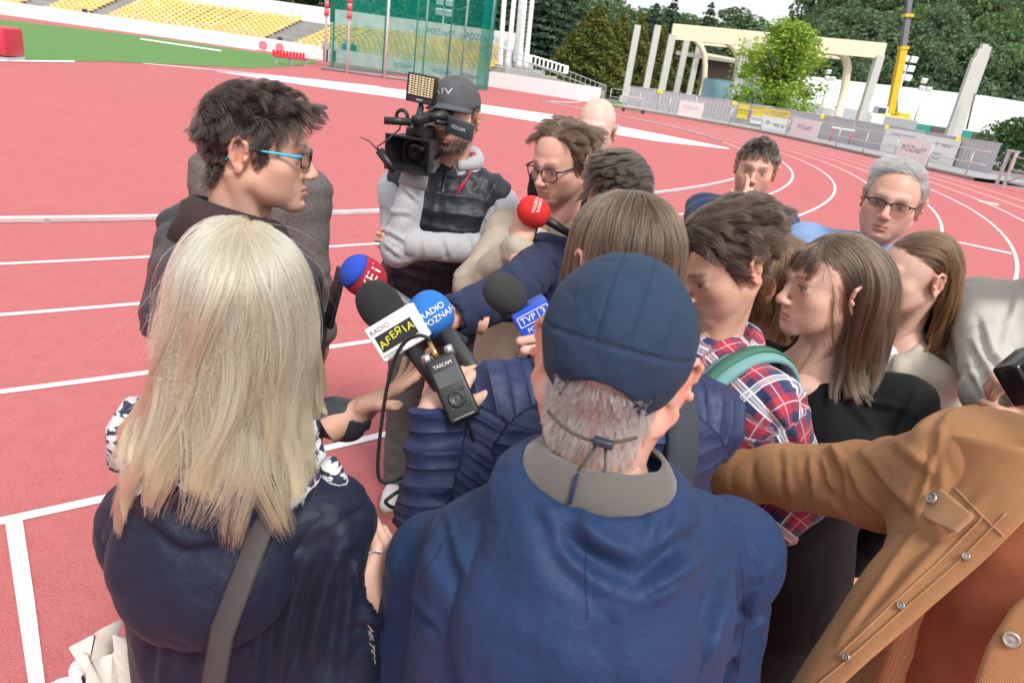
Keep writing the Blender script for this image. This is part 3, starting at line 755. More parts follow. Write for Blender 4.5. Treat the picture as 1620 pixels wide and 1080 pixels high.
# lane lines: radius about the bend's middle as a polynomial of the angle
BC = V(-14, 27, 0)
def lane_r(k, th):
    f = {0: ([-0.896, -3.434, -0.348, 1.609, 21.597], .75), 1: ([-0.07, -1.558, 0.817, 1.371, 22.499], -.05), 2: ([-0.264, -2.154, 0.203, 1.073, 23.551], .1), 3: ([-0.881, 1.96, 1.783, 24.696], -.2), 4: LANE4, 5: ([2.46, 1.205, 26.737], -.18)}
    base = np.polyval(f[0][0], np.minimum(th, .75))
    if k == 0: return base
    kk = min(k, 5); r_ = np.polyval(f[kk][0], th); w = smooth01(th, f[kk][1], f[kk][1] + .25); r_ = r_ * (1 - w) + (base + 1.05 * kk - .1) * w
    return r_ + 1.03 * (k - kk)
LANE4 = ([-2.025, -0.748, -0.282, 25.388], -.36)
def lane_pt(k, th, off=0.0, z=0.0):
    r_ = lane_r(k, th) + off; return np.stack([BC[0] + r_ * np.cos(th), BC[1] + r_ * np.sin(th), np.full(len(th), z)], 1)
# ground to the horizon, then the red track sheet, then the lawn
struct('ground', MB().quad((-900, -200, -.03), (900, -200, -.03), (900, 1400, -.03), (-900, 1400, -.03)), mat('ground_grey', (.20, .20, .19), .9, scale=.2, var=.2))
wall_line = np.array([(-95, 50), (-60, 56), (-42, 58.5), (-30, 60), (-20, 59.5), (-5, 54.5), (4.6, 51.5)], float)
fence_line = np.array([gr(960, 168)[:2], gr(1075, 187)[:2], gr(1200, 209)[:2], gr(1300, 231)[:2], gr(1430, 261)[:2], gr(1540, 286)[:2]])
edge = np.concatenate([wall_line, fence_line, [gr(1640, 303)[:2]], [(45, 22), (60, -20), (-95, -20)]])
m = MB(); c0 = V(-20, 25, 0); n_ = len(edge); m.add(np.r_[[c0], np.c_[edge, np.zeros(n_)]], [(0, 1 + i, 1 + (i + 1) % n_) for i in range(n_)][::-1])
track = struct('running_track', m, MATS['tartan'])
lawn = [gr(-60, 96.5), gr(0, 96.5), gr(170, 98), gr(400, 108.5), gr(455, 106), gr(505, 100), gr(500, 96), gr(350, 75), gr(250, 60.5), gr(120, 45), gr(0, 31), gr(-120, 12)]
m = MB(); lw = np.array(lawn); lw[:, 2] = .012; cc = lw.mean(0); m.add(np.r_[[cc], lw], [(0, 1 + i, 1 + (i + 1) % len(lw)) for i in range(len(lw))])
struct('infield_lawn', m, MATS['lawn'])
def ribbon(a, b, name, m_, z=.004):
    a = a.copy(); b = b.copy(); a[:, 2] = z; b[:, 2] = z; n = len(a); mb = MB(); mb.add(np.r_[a, b], [(i, n + i, n + i + 1, i + 1) for i in range(n - 1)])
    return mb.build(name, m_, track)
ths = np.linspace(-1.45, .8, 150)
for k in range(1, 9):
    t0 = {1: -1.28, 2: -1.28, 3: -1.28, 4: -1.2, 5: -.9}.get(k, -.7)
    th = np.linspace(t0, .55, 120); ribbon(lane_pt(k, th, -.027), lane_pt(k, th, .027), 'lane_line', MATS['paint'])
th = np.linspace(.30, .80, 40); ribbon(lane_pt(0, th, -.03), lane_pt(0, th, .03), 'lane_line', MATS['paint'])
th = np.linspace(-.42, .30, 60); ribbon(lane_pt(0, th, -.025), lane_pt(0, th, .025), 'lane_line', MATS['paint'])
def pix_strip(pts_a, pts_b, name, m_, z=.006):
    a = np.array([gr(*q) for q in pts_a]); b = np.array([gr(*q) for q in pts_b]); return ribbon(b, a, name, m_, z)
pix_strip([(8, 826), (26, 950), (48, 1100)], [(36, 823), (55, 950), (74, 1100)][::1], 'start_line', MATS['worn'], .006)
pix_strip([(340, 113.5), (500, 126), (640, 143)], [(345, 114.5), (500, 138), (640, 157)], 'runway_band', mat('pale_blue_band', (.50, .62, .74), .7, var=.1, scale=2), .008)
pix_strip([(640, 143), (745, 163.5), (910, 187), (1040, 212), (1150, 234)], [(640, 157), (745, 176), (910, 203), (1040, 224), (1155, 236.5)], 'runway_band', mat('white_band', (.80, .80, .80), .7, var=.05, scale=2), .008)
pix_strip([(-20, 96), (118, 97)], [(-20, 98), (118, 99.5)], 'boundary_line', MATS['paint'], .016)
pix_strip([(222, 61.2), (350, 80)], [(222, 63), (350, 82)], 'boundary_line', MATS['paint'], .016)
pix_strip([(225, 100), (420, 118), (600, 137)], [(225, 100.8), (420, 118.8), (600, 138)], 'runway_line', MATS['paint'], .007)
pix_strip([(1500, 382), (1520, 383.5), (1600, 400)], [(1500, 384), (1520, 385.5), (1600, 403)], 'exchange_mark', MATS['worn'], .007)
pix_strip([(1548, 317), (1580, 323)], [(1548, 319), (1580, 326)], 'exchange_mark', MATS['worn'], .007)
pix_strip([(870, 160), (905, 162), (930, 158.5)], [(870, 161), (905, 163), (930, 159.5)], 'curved_mark', MATS['worn'], .007)
v, f = text_mesh('8', .34); o8 = gr(128, 1075); w8 = (v * V(1, 1, 1)) @ rotz(R(-8)).T + o8 + V(0, -.02, .007); add_obj('lane_number', mesh_from('lane_number', w8, f, MATS['worn'], False), track)
# aluminium kerb rail along the inside lane
def kerb(th0, th1, n, name, label):
    th = np.linspace(th0, th1, n); e = empty(name, lane_pt(0, th[:1], 0)[0], label, 'kerb rail', 'aluminium kerb rails of the track'); org = np.array(e.location)
    seg = max(1, (n - 1) // 8)
    for i in range(0, n - 1, seg):
        q = th[i:i + seg + 1]; a = lane_pt(0, q, -.035, 0); b = lane_pt(0, q, .035, 0); mb = MB(); k = len(q)
        rows = [a + V(0, 0, .006), a + V(0, 0, .044), lane_pt(0, q, -.02, .055), lane_pt(0, q, .02, .055), b + V(0, 0, .044), b + V(0, 0, .006)]
        mb.add(np.concatenate(rows), [(r * k + j, (r + 1) * k + j, (r + 1) * k + j + 1, r * k + j + 1) for r in range(5) for j in range(k - 1)]); mb.build('rail_section', mat('alu', (.62, .60, .60), .45, .55, scale=8, var=.2), e, org=org)
        mb = MB(); mb.box(lane_pt(0, q[:1], .0, .022)[0], (.05, .16, .044), rotz(q[0])); mb.build('rail_foot', mat('alu_dark', (.40, .39, .40), .5, .5), e, org=org)
kerb(-1.38, -.43, 65, 'kerb_rail', 'pale aluminium kerb rail beside the near lanes behind the interview')
kerb(.17, .85, 41, 'kerb_rail', 'thin pale kerb rail on the far side of the bend')

# ---------------------------------------------------------------- grandstand, its wall and seats
def along(line, s):
    d = np.r_[0, np.cumsum(np.linalg.norm(np.diff(line, axis=0), axis=1))]; return np.stack([np.interp(s, d, line[:, 0]), np.interp(s, d, line[:, 1])], -1), d[-1]
def smooth_line(line, n=80):
    s = np.linspace(0, along(line, 0)[1], n); p = along(line, s)[0]
    for _ in range(12): p[1:-1] = .5 * p[1:-1] + .25 * (p[:-2] + p[2:])
    return p
WL = smooth_line(wall_line, 120)
def wall_at(s, off=0.0, z=0.0):
    p, L = along(WL, s); q, _ = along(WL, s + .3); t = unit_rows(np.atleast_2d(q - p)); nrm = np.stack([-t[:, 1], t[:, 0]], 1); w = np.atleast_2d(p) + nrm * np.atleast_1d(off)[:, None]
    return np.c_[w, np.broadcast_to(z, len(w))], np.arctan2(t[:, 1], t[:, 0])
WLEN = along(WL, 0)[1]
def wall_box(mb, s0, s1, o0, o1, z0, z1, step=3.0):
    s = np.linspace(s0, s1, max(2, int((s1 - s0) / step) + 1)); n = len(s)
    rows = [wall_at(s, o, z)[0] for o, z in ((o0, z0), (o0, z1), (o1, z1), (o1, z0))]
    mb.add(np.concatenate(rows), [(a * n + i, a * n + i + 1, ((a + 1) % 4) * n + i + 1, ((a + 1) % 4) * n + i) for a in range(4) for i in range(n - 1)] + [(0, n, 2 * n, 3 * n), (4 * n - 1, 3 * n - 1, 2 * n - 1, n - 1)])
def s_of(px, py, Y0=57):
    p = gr(px, py)[:2]; d = np.linalg.norm(WL - p, axis=1); return np.interp(d.argmin(), np.arange(len(WL)), np.linspace(0, WLEN, len(WL)))
def s_px(px):
    """station along the wall seen at that column of the photo"""
    s = np.linspace(0, WLEN, 400); q = wall_at(s, 0, .5)[0] - V(0, 0, CAM_H); x = 810 + CAM_F * (q @ _r) / (q @ _fw); ok = (q @ _fw) > 1
    return float(s[ok][np.abs(x[ok] - px).argmin()])
concrete = mat('concrete', (.30, .29, .28), .9, var=.25, scale=1.5, bump=.3, bscale=30)
concrete_l = mat('concrete_pale', (.50, .49, .47), .9, var=.15, scale=2, bump=.3, bscale=30)
white_panel = mat('white_panel', (.80, .80, .79), .6, var=.04, scale=3)
gs = empty('grandstand', wall_at(s_px(300))[0][0], 'long terraced stand of yellow plastic seats behind the far straight', 'grandstand'); GO = np.array(gs.location)
SE = s_px(752); NROW, RISE, DEP = 12, .185, .78
for k in range(NROW):
    mb = MB(); wall_box(mb, 18, SE + .3, 1.2 + k * DEP, 1.2 + (k + 1) * DEP, -.02, .62 + k * RISE); mb.build('terrace_step', concrete, gs, org=GO)
seatm = [mat('yellow_seat', (.70, .50, .19), .5, var=.12, scale=.7), mat('yellow_seat_bright', (.78, .55, .10), .45), mat('yellow_seat_faded', (.74, .58, .30), .55)]
def seat_mb(mi=0):
    mb = MB(); mb.rbox((0, 0, .19), (.43, .40, .05), .02, seg=1); mb.box((0, .185, .33), (.42, .045, .26), rotx(R(-10))); mb.box((0, 0, .085), (.10, .24, .17)); return mb
seat_me = [seat_mb().mesh('seat', m_) for m_ in seatm]
aisles = [(s_px(134), .9), (s_px(420), 1.3), (s_px(30), 1.0), (s_px(-60), 1.0)]
spots = []; rng = np.random.default_rng(4)
for k in range(NROW):
    s = np.arange(24, SE - .1 - .12 * k, .52)
    for si in s:
        if any(abs(si - a + (NROW / 2 - k) * 0.0) < w for a, w in aisles): continue
        spots.append((si, k))
sp = np.array(spots); P_, an = wall_at(sp[:, 0], 1.2 + sp[:, 1] * DEP + .45, 0); P_[:, 2] = .62 + sp[:, 1] * RISE
q = P_ - V(0, 0, CAM_H); dep = q @ _fw; sx = 810 + CAM_F * (q @ _r) / dep; sy = 540 - CAM_F * (q @ _u) / dep
vis = (sx > -5) & (sx < 770) & (sy > -8) & ~((sx > 305) & (sx < 512) & (sy > 105)); order = np.argsort(np.where(vis, dep, 1e9))
pickm = rng.choice(3, len(P_), p=[.80, .06, .14]); sing = set(order[:300].tolist())
for i in sorted(sing):
    o = add_obj('seat', seat_me[pickm[i]], gs, P_[i] - GO); o.rotation_euler = (0, 0, float(an[i]))
tmp = seat_mb(); tv = np.concatenate(tmp.v); tf = tmp.f; mb = MB()
for i in range(len(P_)):
    if i in sing or not (-60 < sx[i] < 790): continue
    mb.add(tv @ rotz(an[i]).T + P_[i], tf, int(pickm[i]))
tag(mb.build('seat_rows', seatm, gs, org=GO), kind='stuff')
mb = MB(); wall_box(mb, 18, SE + 1.2, -.05, .12, .0, 1.0); wallo = mb.build('front_wall', white_panel, gs, org=GO)
topz = .62 + NROW * RISE; mb = MB(); wall_box(mb, 18, s_px(722), 1.2 + NROW * DEP + .1, 1.2 + NROW * DEP + .25, topz - .25, topz + 1.35); ban = mb.build('back_banner', white_panel, gs, org=GO)
mb = MB(); wall_box(mb, 18, SE, 1.2 + NROW * DEP, 1.2 + NROW * DEP + .1, -.02, topz - .02); mb.build('back_wall', concrete, gs, org=GO)
ink = mat('ink_blue_grey', (.16, .24, .34), .6); ink2 = mat('ink_pale_blue', (.45, .60, .68), .6)
def on_wall(s, off, z):
    P0, a = wall_at(np.array([s]), off, z); M = rotz(a[0]) @ rotx(R(90)); return lambda v: v @ M.T + P0[0]
for px, tx, mm in [(320, 'POZnań*', ink2), (385, 'POZnań*', ink2), (450, 'POZnań*', ink2), (523, 'POZnań*', ink2), (560, '*poznań', ink2), (592, 'POZnań*', ink), (627, '*biegi', ink2), (661, 'POZnań*', ink), (700, '*biegi', ink2)]:
    letters('lettering', tx, .72, on_wall(s_px(px) + (.0), 1.2 + NROW * DEP + .08, topz + .6), mm, ban, GO)
for px, tx, mm in [(10, 'POZnań', ink2), (45, '* miasto', ink2), (110, 'POZnań', ink2), (150, '* miasto', ink2), (235, 'POZnań', ink2), (330, 'POZnań', ink2), (475, 'POZnań', ink2), (640, 'POZnań*', ink), (700, 'POZnań*', ink), (745, 'POZnań*', ink)]:
    letters('lettering', tx, .40, on_wall(s_px(px), -.07, .5), mm, wallo, GO)
railm = mat('steel_rail', (.52, .53, .54), .4, .6, scale=10)
for s in np.arange(s_px(-20), SE, 2.2):
    mb = MB(); a = wall_at(np.array([s]), .45, 0)[0][0]; mb.tube([a + V(0, 0, .4), a + V(0, 0, 1.35)], .03, 6); mb.build('railing_post', railm, gs, org=GO)
for z in (.98, 1.33):
    s = np.linspace(s_px(-20), SE, 40); mb = MB(); mb.tube(wall_at(s, .45, z)[0], .022, 6); mb.build('railing_bar', railm, gs, org=GO)
for px in (128, 437):
    a = wall_at(np.array([s_px(px)]), .8, .62)[0][0]; t = empty('litter_bin', a, 'dark litter bin at the stand stairs %s' % ('near the red seat bench' if px > 300 else 'near the left edge'), 'bin'); mb = MB(); mb.lathe([(.17, 0), (.2, .55), (.21, .56)], 10, org=a); mb.build('bin_drum', mat('bin_grey', (.12, .13, .14), .6), t, True, org=a); mb = MB(); mb.lathe([(.215, .56), (.20, .62), (.1, .64)], 10, org=a); mb.build('bin_lid', mat('bin_lid', (.08, .08, .09), .5), t, True, org=a)
# board in the front of the wall (two pinkish discs)
a, an_ = wall_at(np.array([s_px(431)]), -.15, 0); t = empty('advert_board', a[0], 'white board with two pink discs standing before the stand wall', 'board'); M = rotz(an_[0])
mb = MB(); mb.box(a[0] + V(0, 0, .45), (2.6, .05, .8), M); mb.build('panel', white_panel, t, org=a[0])
for dx in (-.7, .7):
    mb = MB(); mb.lathe([(.36, 0), (.36, .012)], 20, M @ rotx(R(90)), a[0] + M @ V(dx, -.026, .45)); mb.build('disc', mat('pink_disc', (.60, .22, .27), .6), t, org=a[0])
# row of ten red seats on the lawn edge
ra, rb = gr(433, 101), gr(485, 106); t = empty('team_bench', (ra + rb) / 2, 'row of red shell seats on a low steel frame at the lawn edge', 'bench'); bo = np.array(t.location); an_ = math.atan2(*(rb - ra)[1::-1]); M = rotz(an_)
ln = np.linalg.norm(rb - ra)
for i in range(10):
    c = lerp(ra, rb, (i + .5) / 10); mb = MB(); mb.rbox(c + V(0, 0, .42), (ln / 10 * .86, .38, .07), .03, M, seg=1); mb.rbox(c + M @ V(0, .16, .58), (ln / 10 * .84, .06, .32), .025, M, seg=1); mb.build('seat_shell', mat('red_seat', (.62, .02, .035), .4), t, org=bo)
mb = MB(); mb.box(bo + V(0, 0, .35), (ln * 1.1, .06, .05), M); mb.build('seat_beam', railm, t, org=bo)
for q in (.06, .5, .94):
    mb = MB(); mb.box(lerp(ra, rb, q) + V(0, 0, .17), (.05, .3, .34), M); mb.build('leg', railm, t, org=bo)
# red high-jump style mat cover on the left edge
a = gr(-12, 92.5); t = empty('padded_box', a, 'red padded landing mat box at the left edge of the lawn', 'mat'); mb = MB(); mb.rbox(a + V(-.5, 0, .52), (2.2, 1.1, .78), .07, rotz(R(10))); mb.build('cover', mat('red_vinyl', (.50, .035, .06), .45, bump=.3, bscale=6), t, True, org=a)
mb = MB(); mb.box(a + V(-.5, 0, .06), (2.2, 1.0, .09), rotz(R(10))); mb.build('frame', railm, t, org=a)
mb = MB(); mb.box(a + V(-.72, -.585, .42), (.85, .02, .55), rotz(R(10))); mb.build('side_panel', white_panel, t, org=a)

# ---------------------------------------------------------------- throwing cage
ct = empty('throwing_cage', gr(640, 128), 'green netted throwing cage on white and red poles beside the stand', 'cage'); CO = np.array(ct.location)
polem = mat('pole_white', (.76, .75, .76), .5, scale=6); greenm = mat('pole_green', (.10, .30, .27), .5); redm = mat('pole_red', (.62, .05, .07), .5)
poles = [(514, 110), (549, 116), (608, 124), (668, 112), (728, 131), (767, 143)]
for i, (px, py) in enumerate(poles):
    a = gr(px, py) if i not in (3,) else gr(668, 123); mb = MB(); mb.tube([a, a + V(0, 0, 9)], .075, 8); po = mb.build('pole', polem, ct, True, org=CO)
    if i < 2:
        for j in range(11):
            mb = MB(); mb.tube([a + V(0, 0, 2.95 + j * .40), a + V(0, 0, 3.20 + j * .40)], .145, 8); mb.build('red_pad', redm, po, True, org=CO)
        mb = MB(); mb.tube([a + V(0, 0, 2.9), a + V(0, 0, 7.4)], .14, 8); mb.build('pad', polem, po, True, org=CO)
gposts = [(526, 107), (605, 117), (654, 121), (706, 129)]
for px, py in gposts:
    a = gr(px, py); mb = MB(); mb.tube([a, a + V(0, 0, 8)], .05, 6); mb.build('net_post', greenm, ct, True, org=CO)
a = gr(528, 108); mb = MB(); mb.tube([a + V(-.2, 0, 2.7), a + V(-.2, 0, 7)], .16, 8); mb.build('counterweight', mat('dark_pad', (.12, .13, .14), .7), ct, True, org=CO)
mb = MB(); mb.tube([gr(508, 110) + V(0, 0, .08), gr(640, 128) + V(0, 0, .08), gr(757, 142) + V(0, 0, .08)], .09, 6); mb.build('base_beam', mat('beam_grey', (.25, .26, .26), .6), ct, True, org=CO)
def net_mat():
    m = NT('green_net'); tr = m.n('ShaderNodeBsdfTransparent'); df = m.n('ShaderNodeBsdfTranslucent'); d2 = m.n('ShaderNodeBsdfDiffuse'); d2.inputs[0].default_value = (.005, .27, .20, 1); df.inputs[0].default_value = (.005, .27, .20, 1)
    a_ = m.n('ShaderNodeMixShader'); a_.inputs[0].default_value = .4; m.l(d2.outputs[0], a_.inputs[1]); m.l(df.outputs[0], a_.inputs[2])
    co = m.coord(); n = m.noise(co, 1.2, 3); mx = m.n('ShaderNodeMixShader'); m.l(m.math('MULTIPLY_ADD', n, .40, .42), mx.inputs[0]); m.l(tr.outputs[0], mx.inputs[1]); m.l(a_.outputs[0], mx.inputs[2]); m.l(mx.outputs[0], m.out.inputs[0]); m.t.nodes.remove(m.b); return m.m
netm = net_mat()
def net(pts, hts, label, sag=.0, dens=8):
    mb = MB(); n = 0; rows = []; P2 = []
    for i in range(len(pts) - 1):
        for j in range(dens):
            t_ = j / dens; P2.append((*lerp(np.array(pts[i][:2]), np.array(pts[i + 1][:2]), t_), lerp(hts[i], hts[i + 1], t_) - sag * 4 * t_ * (1 - t_), .10 * math.sin(n * 1.7) + .25 * 4 * t_ * (1 - t_))); n += 1
    P2.append((*pts[-1][:2], hts[-1], 0)); P2 = np.array(P2); H_ = 7; vs = []
    for h_ in range(H_ + 1): vs.append(np.stack([P2[:, 0], P2[:, 1] + P2[:, 3] * math.sin(h_ / H_ * 3.1), .05 + (P2[:, 2] - .05) * h_ / H_], 1))
    k = len(P2); mb.add(np.concatenate(vs), [(h_ * k + i, h_ * k + i + 1, (h_ + 1) * k + i + 1, (h_ + 1) * k + i) for h_ in range(H_) for i in range(k - 1)]); return mb.build('net', netm, ct, True, org=CO)
net([gr(520, 108), gr(605, 117.5), gr(654, 122), gr(706, 129.5), gr(764, 142)], [6.6, 6.4, 6.3, 6.1, 7.2], '', .9)
net([gr(764, 142), gr(764, 142) + V(.4, -1.2, 0), gr(752, 141.5)], [7.4, 7.3, 6.6], '', 0, 5)
# two floodlight heads on thin poles
def flood(px, py, Y, n, label, sc=1.0):
    a = pl(px, py, Y); b = V(a[0], a[1], 0); t = empty('floodlight_mast', b, label, 'floodlight', 'floodlight masts around the stadium'); mb = MB(); mb.tube([b, a], .09, 6); mb.build('mast', railm, t, True, org=b)
    for i in range(n):
        mb = MB(); mb.rbox(a + V((i % 2 - .5) * .95 * sc, -.1, (i // 2 - n / 4 + .5) * .95 * sc), (.75 * sc, .3 * sc, .62 * sc), .05, rotx(R(20)), seg=1); mb.build('lamp_head', mat('lamp_white', (.80, .80, .80), .4), t, org=b)
flood(703, 12, 78, 4, 'floodlight mast with pale square lamps seen through the green net'); flood(915, 45, 100, 4, 'small floodlight mast between the dark conifers'); flood(1434, 108, 95, 6, 'floodlight mast with six white lamps behind the crane', 1.1); flood(1313, 122, 85, 3, 'floodlight with three lamps beside the bright green tree', .7); flood(1464, 138, 80, 3, 'floodlight with three lamps in front of the white hall', .8)

# ---------------------------------------------------------------- lighting pylon on its plinth, terrace end
PY = 60.0; a0 = pl(783, 122, PY); a1 = pl(843, 130, PY); zb = pl(812, 112, PY)[2]
t = empty('lighting_pylon', V((a0[0] + a1[0]) / 2, PY, 0), 'cluster of tall white tapered pylon legs on a concrete plinth', 'pylon'); PO = np.array(t.location)
mb = MB(); mb.rbox(((a0[0] + a1[0]) / 2, PY + .6, zb / 2 + .1), (a1[0] - a0[0] + 1.2, 3.0, zb + .2), .05); mb.build('plinth', concrete_l, t, org=PO)
for px, dy, tx in [(790, 0, 800), (803, .2, 816), (815, 1.6, 827), (821, -.2, 833), (831, .4, 845)]:
    b = pl(px, 108, PY + dy); e = pl(tx, -30, PY + dy); e = lerp(b, e, 1.6); mb = MB(); mb.tube([b, lerp(b, e, .04), lerp(b, e, .18), e], [.34, .26, .20, .16], 10); mb.build('leg', polem, t, True, org=PO)
b = pl(826, 90, PY + .3); 
mb = MB(); e = pl(840, -40, PY + .3)
for dx in (-.18, .18): mb.tube([b + V(dx, 0, 0), e + V(dx, 0, 0)], .03, 5)
for i in range(22): c = lerp(b, e, i / 21); mb.tube([c + V(-.18, 0, 0), c + V(.18, 0, 0)], .022, 5)
mb.build('ladder', railm, t, org=PO)
t = empty('terrace_end', V(0, 58, 0), 'sloping concrete end of the terrace with steps beside the white pylon', 'terrace'); TO = np.array(t.location)
TY = 56.0
for i in range(7):
    xl = pl(772, 100, TY)[0] - 1; zt = pl(790 + i * 24, 88 + i * 10.5, TY + 4 - i * .4)[2]; xr = pl(818 + i * 22, 110, TY)[0]; mb = MB(); mb.box(((xl + xr) / 2 + .0, TY + 6.2 - i * .8, zt / 2), (xr - xl, .78, max(.3, zt))); mb.build('step', concrete_l if i % 2 else concrete, t, org=TO)
mb = MB(); p = [pl(835, 112, TY - 1), pl(955, 146, TY - 4), pl(955, 152, TY - 4), pl(835, 133, TY - 1)]
mb.add(np.r_[p, [x + V(0, .5, 0) for x in p]], [(0, 1, 2, 3), (7, 6, 5, 4), (0, 4, 5, 1), (1, 5, 6, 2), (2, 6, 7, 3), (3, 7, 4, 0)]); mb.build('ramp_wall', concrete_l, t, org=TO)
mb = MB(); wall_box(mb, SE + 1.2, s_px(950), -.05, .2, 0, 1.05); mb.build('white_wall', white_panel, t, org=TO)
for i in range(9):
    q = [(838, 100), (905, 122)]; c = pl(lerp(840, 892, i / 8), lerp(100, 116, i / 8), TY + 1); mb = MB(); mb.rbox(c + V(0, 0, .25), (.62, .5, .62), .06, seg=1); mb.build('wrapped_seat', white_panel, t, org=TO)
mb = MB(); pts = [(772, 70), (830, 88), (900, 113), (948, 132), (960, 136)]
for dz in (0, -.45, -.9): mb.tube([pl(x, y, TY + 2.5) + V(0, 0, dz) for x, y in pts], .035, 5)
for i in range(26):
    u = i / 25 * 4; j = min(3, int(u)); c = lerp(pl(*pts[j], TY + 2.5), pl(*pts[j + 1], TY + 2.5), u - j); mb.tube([c, c + V(0, 0, -1.0)], .025, 5)
mb.build('railing', railm, t, org=TO)
b = gr(944, 158); t = empty('waste_drum', b, 'small black drum at the end of the white wall', 'drum'); mb = MB(); mb.lathe([(.25, 0), (.27, .4), (.25, .85)], 12, org=b); mb.build('drum_body', mat('drum_black', (.03, .03, .035), .5), t, True, org=b)
mb = MB(); mb.lathe([(.27, .85), (.27, .9), (.1, .92)], 12, org=b); mb.build('lid', mat('drum_lid', (.05, .05, .05), .5), t, True, org=b)

# ---------------------------------------------------------------- perimeter: railing on a plinth, site hoarding behind
FL = smooth_line(fence_line, 60); FLEN = along(FL, 0)[1]
def fpt(s, off=0.0, z=0.0):
    p, _ = along(FL, s); q, _ = along(FL, s + .2); q2, _ = along(FL, s - .2); t = unit_rows(np.atleast_2d(q - q2)); nrm = np.stack([-t[:, 1], t[:, 0]], 1); w = np.atleast_2d(p) + nrm * off; return np.c_[w, np.full(len(w), z)], np.arctan2(t[:, 1], t[:, 0])
def f_px(px, off=0.0, z=.5):
    s = np.linspace(0, FLEN, 500); q = fpt(s, off, z)[0] - V(0, 0, CAM_H); return float(s[np.abs(810 + CAM_F * (q @ _r) / (q @ _fw) - px).argmin()])
fe = empty('perimeter_railing', fpt(FLEN / 2)[0][0], 'galvanised tube railing on a low plinth round the bend', 'railing'); FO = np.array(fe.location)
s = np.linspace(0, FLEN, 50)
galv = mat('galvanised', (.58, .59, .61), .4, .5, scale=10)
for z in (.62, 1.13): mb = MB(); mb.tube(fpt(s, .3, z)[0], .027, 6); mb.build('rail', galv, fe, True, org=FO)
for si in np.arange(0, FLEN, 2.1): a = fpt(np.array([si]), .3, .1)[0][0]; mb = MB(); mb.tube([a, a + V(0, 0, 1.03)], .028, 6); mb.build('post', galv, fe, True, org=FO)
mb = MB(); n = len(s); rows = [fpt(s, o, z)[0] for o, z in ((.0, -.02), (.0, .12), (.25, .13), (.5, .13))]; mb.add(np.concatenate(rows), [(a_ * n + i, a_ * n + i + 1, (a_ + 1) * n + i + 1, (a_ + 1) * n + i) for a_ in range(3) for i in range(n - 1)]); mb.build('plinth', mat('plinth_soil', (.24, .21, .17), .95, var=.35, scale=1.2, bump=.5, bscale=8), fe, org=FO)
mb = MB(); rows = [fpt(s, o, z)[0] for o, z in ((.5, .125), (3.6, .16))]; mb.add(np.concatenate(rows), [(i, i + 1, n + i + 1, n + i) for i in range(n - 1)]); struct('service_road', mb, mat('asphalt_pale', (.30, .30, .31), .9, var=.15, scale=2))
hoardm = NT('hoarding'); co = hoardm.coord(); wv = hoardm.n('ShaderNodeTexNoise'); hoardm.l(hoardm.vmap(co, (9, 9, .15)), wv.inputs['Vector']); wv.inputs['Scale'].default_value = 3.0
hoardm.set(Base_Color=hoardm.mix(wv.outputs['Fac'], (.42, .42, .44), (.58, .57, .59)), Roughness=.45, Metallic=.35); hoard = hoardm.m
OFF = 3.4; sh = np.arange(f_px(952, OFF), f_px(1572, OFF) + .1, 2.35)
for i, si in enumerate(sh[:-1]):
    a, an_ = fpt(np.array([si]), OFF, .1); b, _ = fpt(np.array([sh[i + 1]]), OFF, .1); px = 810 + CAM_F * ((a[0] - V(0, 0, CAM_H)) @ _r) / ((a[0] - V(0, 0, CAM_H)) @ _fw)
    cor = [('next to the tall conifers', 1040), ('below the pale beams', 1180), ('below the bright green tree', 1290), ('below the crane', 1420), ('next to the ivy bush', 1700)]
    nm = next(c for c, x in cor if px < x); hp = empty('hoarding_panel', a[0], 'grey corrugated site hoarding panel ' + nm, 'hoarding', 'hoarding panels ' + nm); o_ = a[0]; d = b[0] - a[0]; L = np.linalg.norm(d); u = d / L; nv = V(-u[1], u[0], 0)
    mb = MB(); k = 23; x = np.linspace(.03, L - .03, k); off = .022 * (np.arange(k) % 2); bot = a[0] + np.outer(x, u) + np.outer(off, nv) + V(0, 0, .05); mb.add(np.r_[bot, bot + V(0, 0, 1.27)], [(j, j + 1, k + j + 1, k + j) for j in range(k - 1)]); mb.build('sheet', hoard, hp, org=o_)
    mb = MB(); mb.tube([a[0], a[0] + V(0, 0, 1.36)], .025, 6); mb.build('post', galv, hp, True, org=o_)
    mb = MB(); mb.tube([a[0] + V(0, 0, 1.34), b[0] + V(0, 0, 1.34)], .02, 6); mb.build('top_bar', galv, hp, True, org=o_)
    if i % 2: mb = MB(); mb.box(a[0] + V(0, -.06, 1.24), (.42, .03, .22)); mb.build('yellow_tag', mat('tag_yellow', (.78, .58, .05), .5), hp, org=o_)
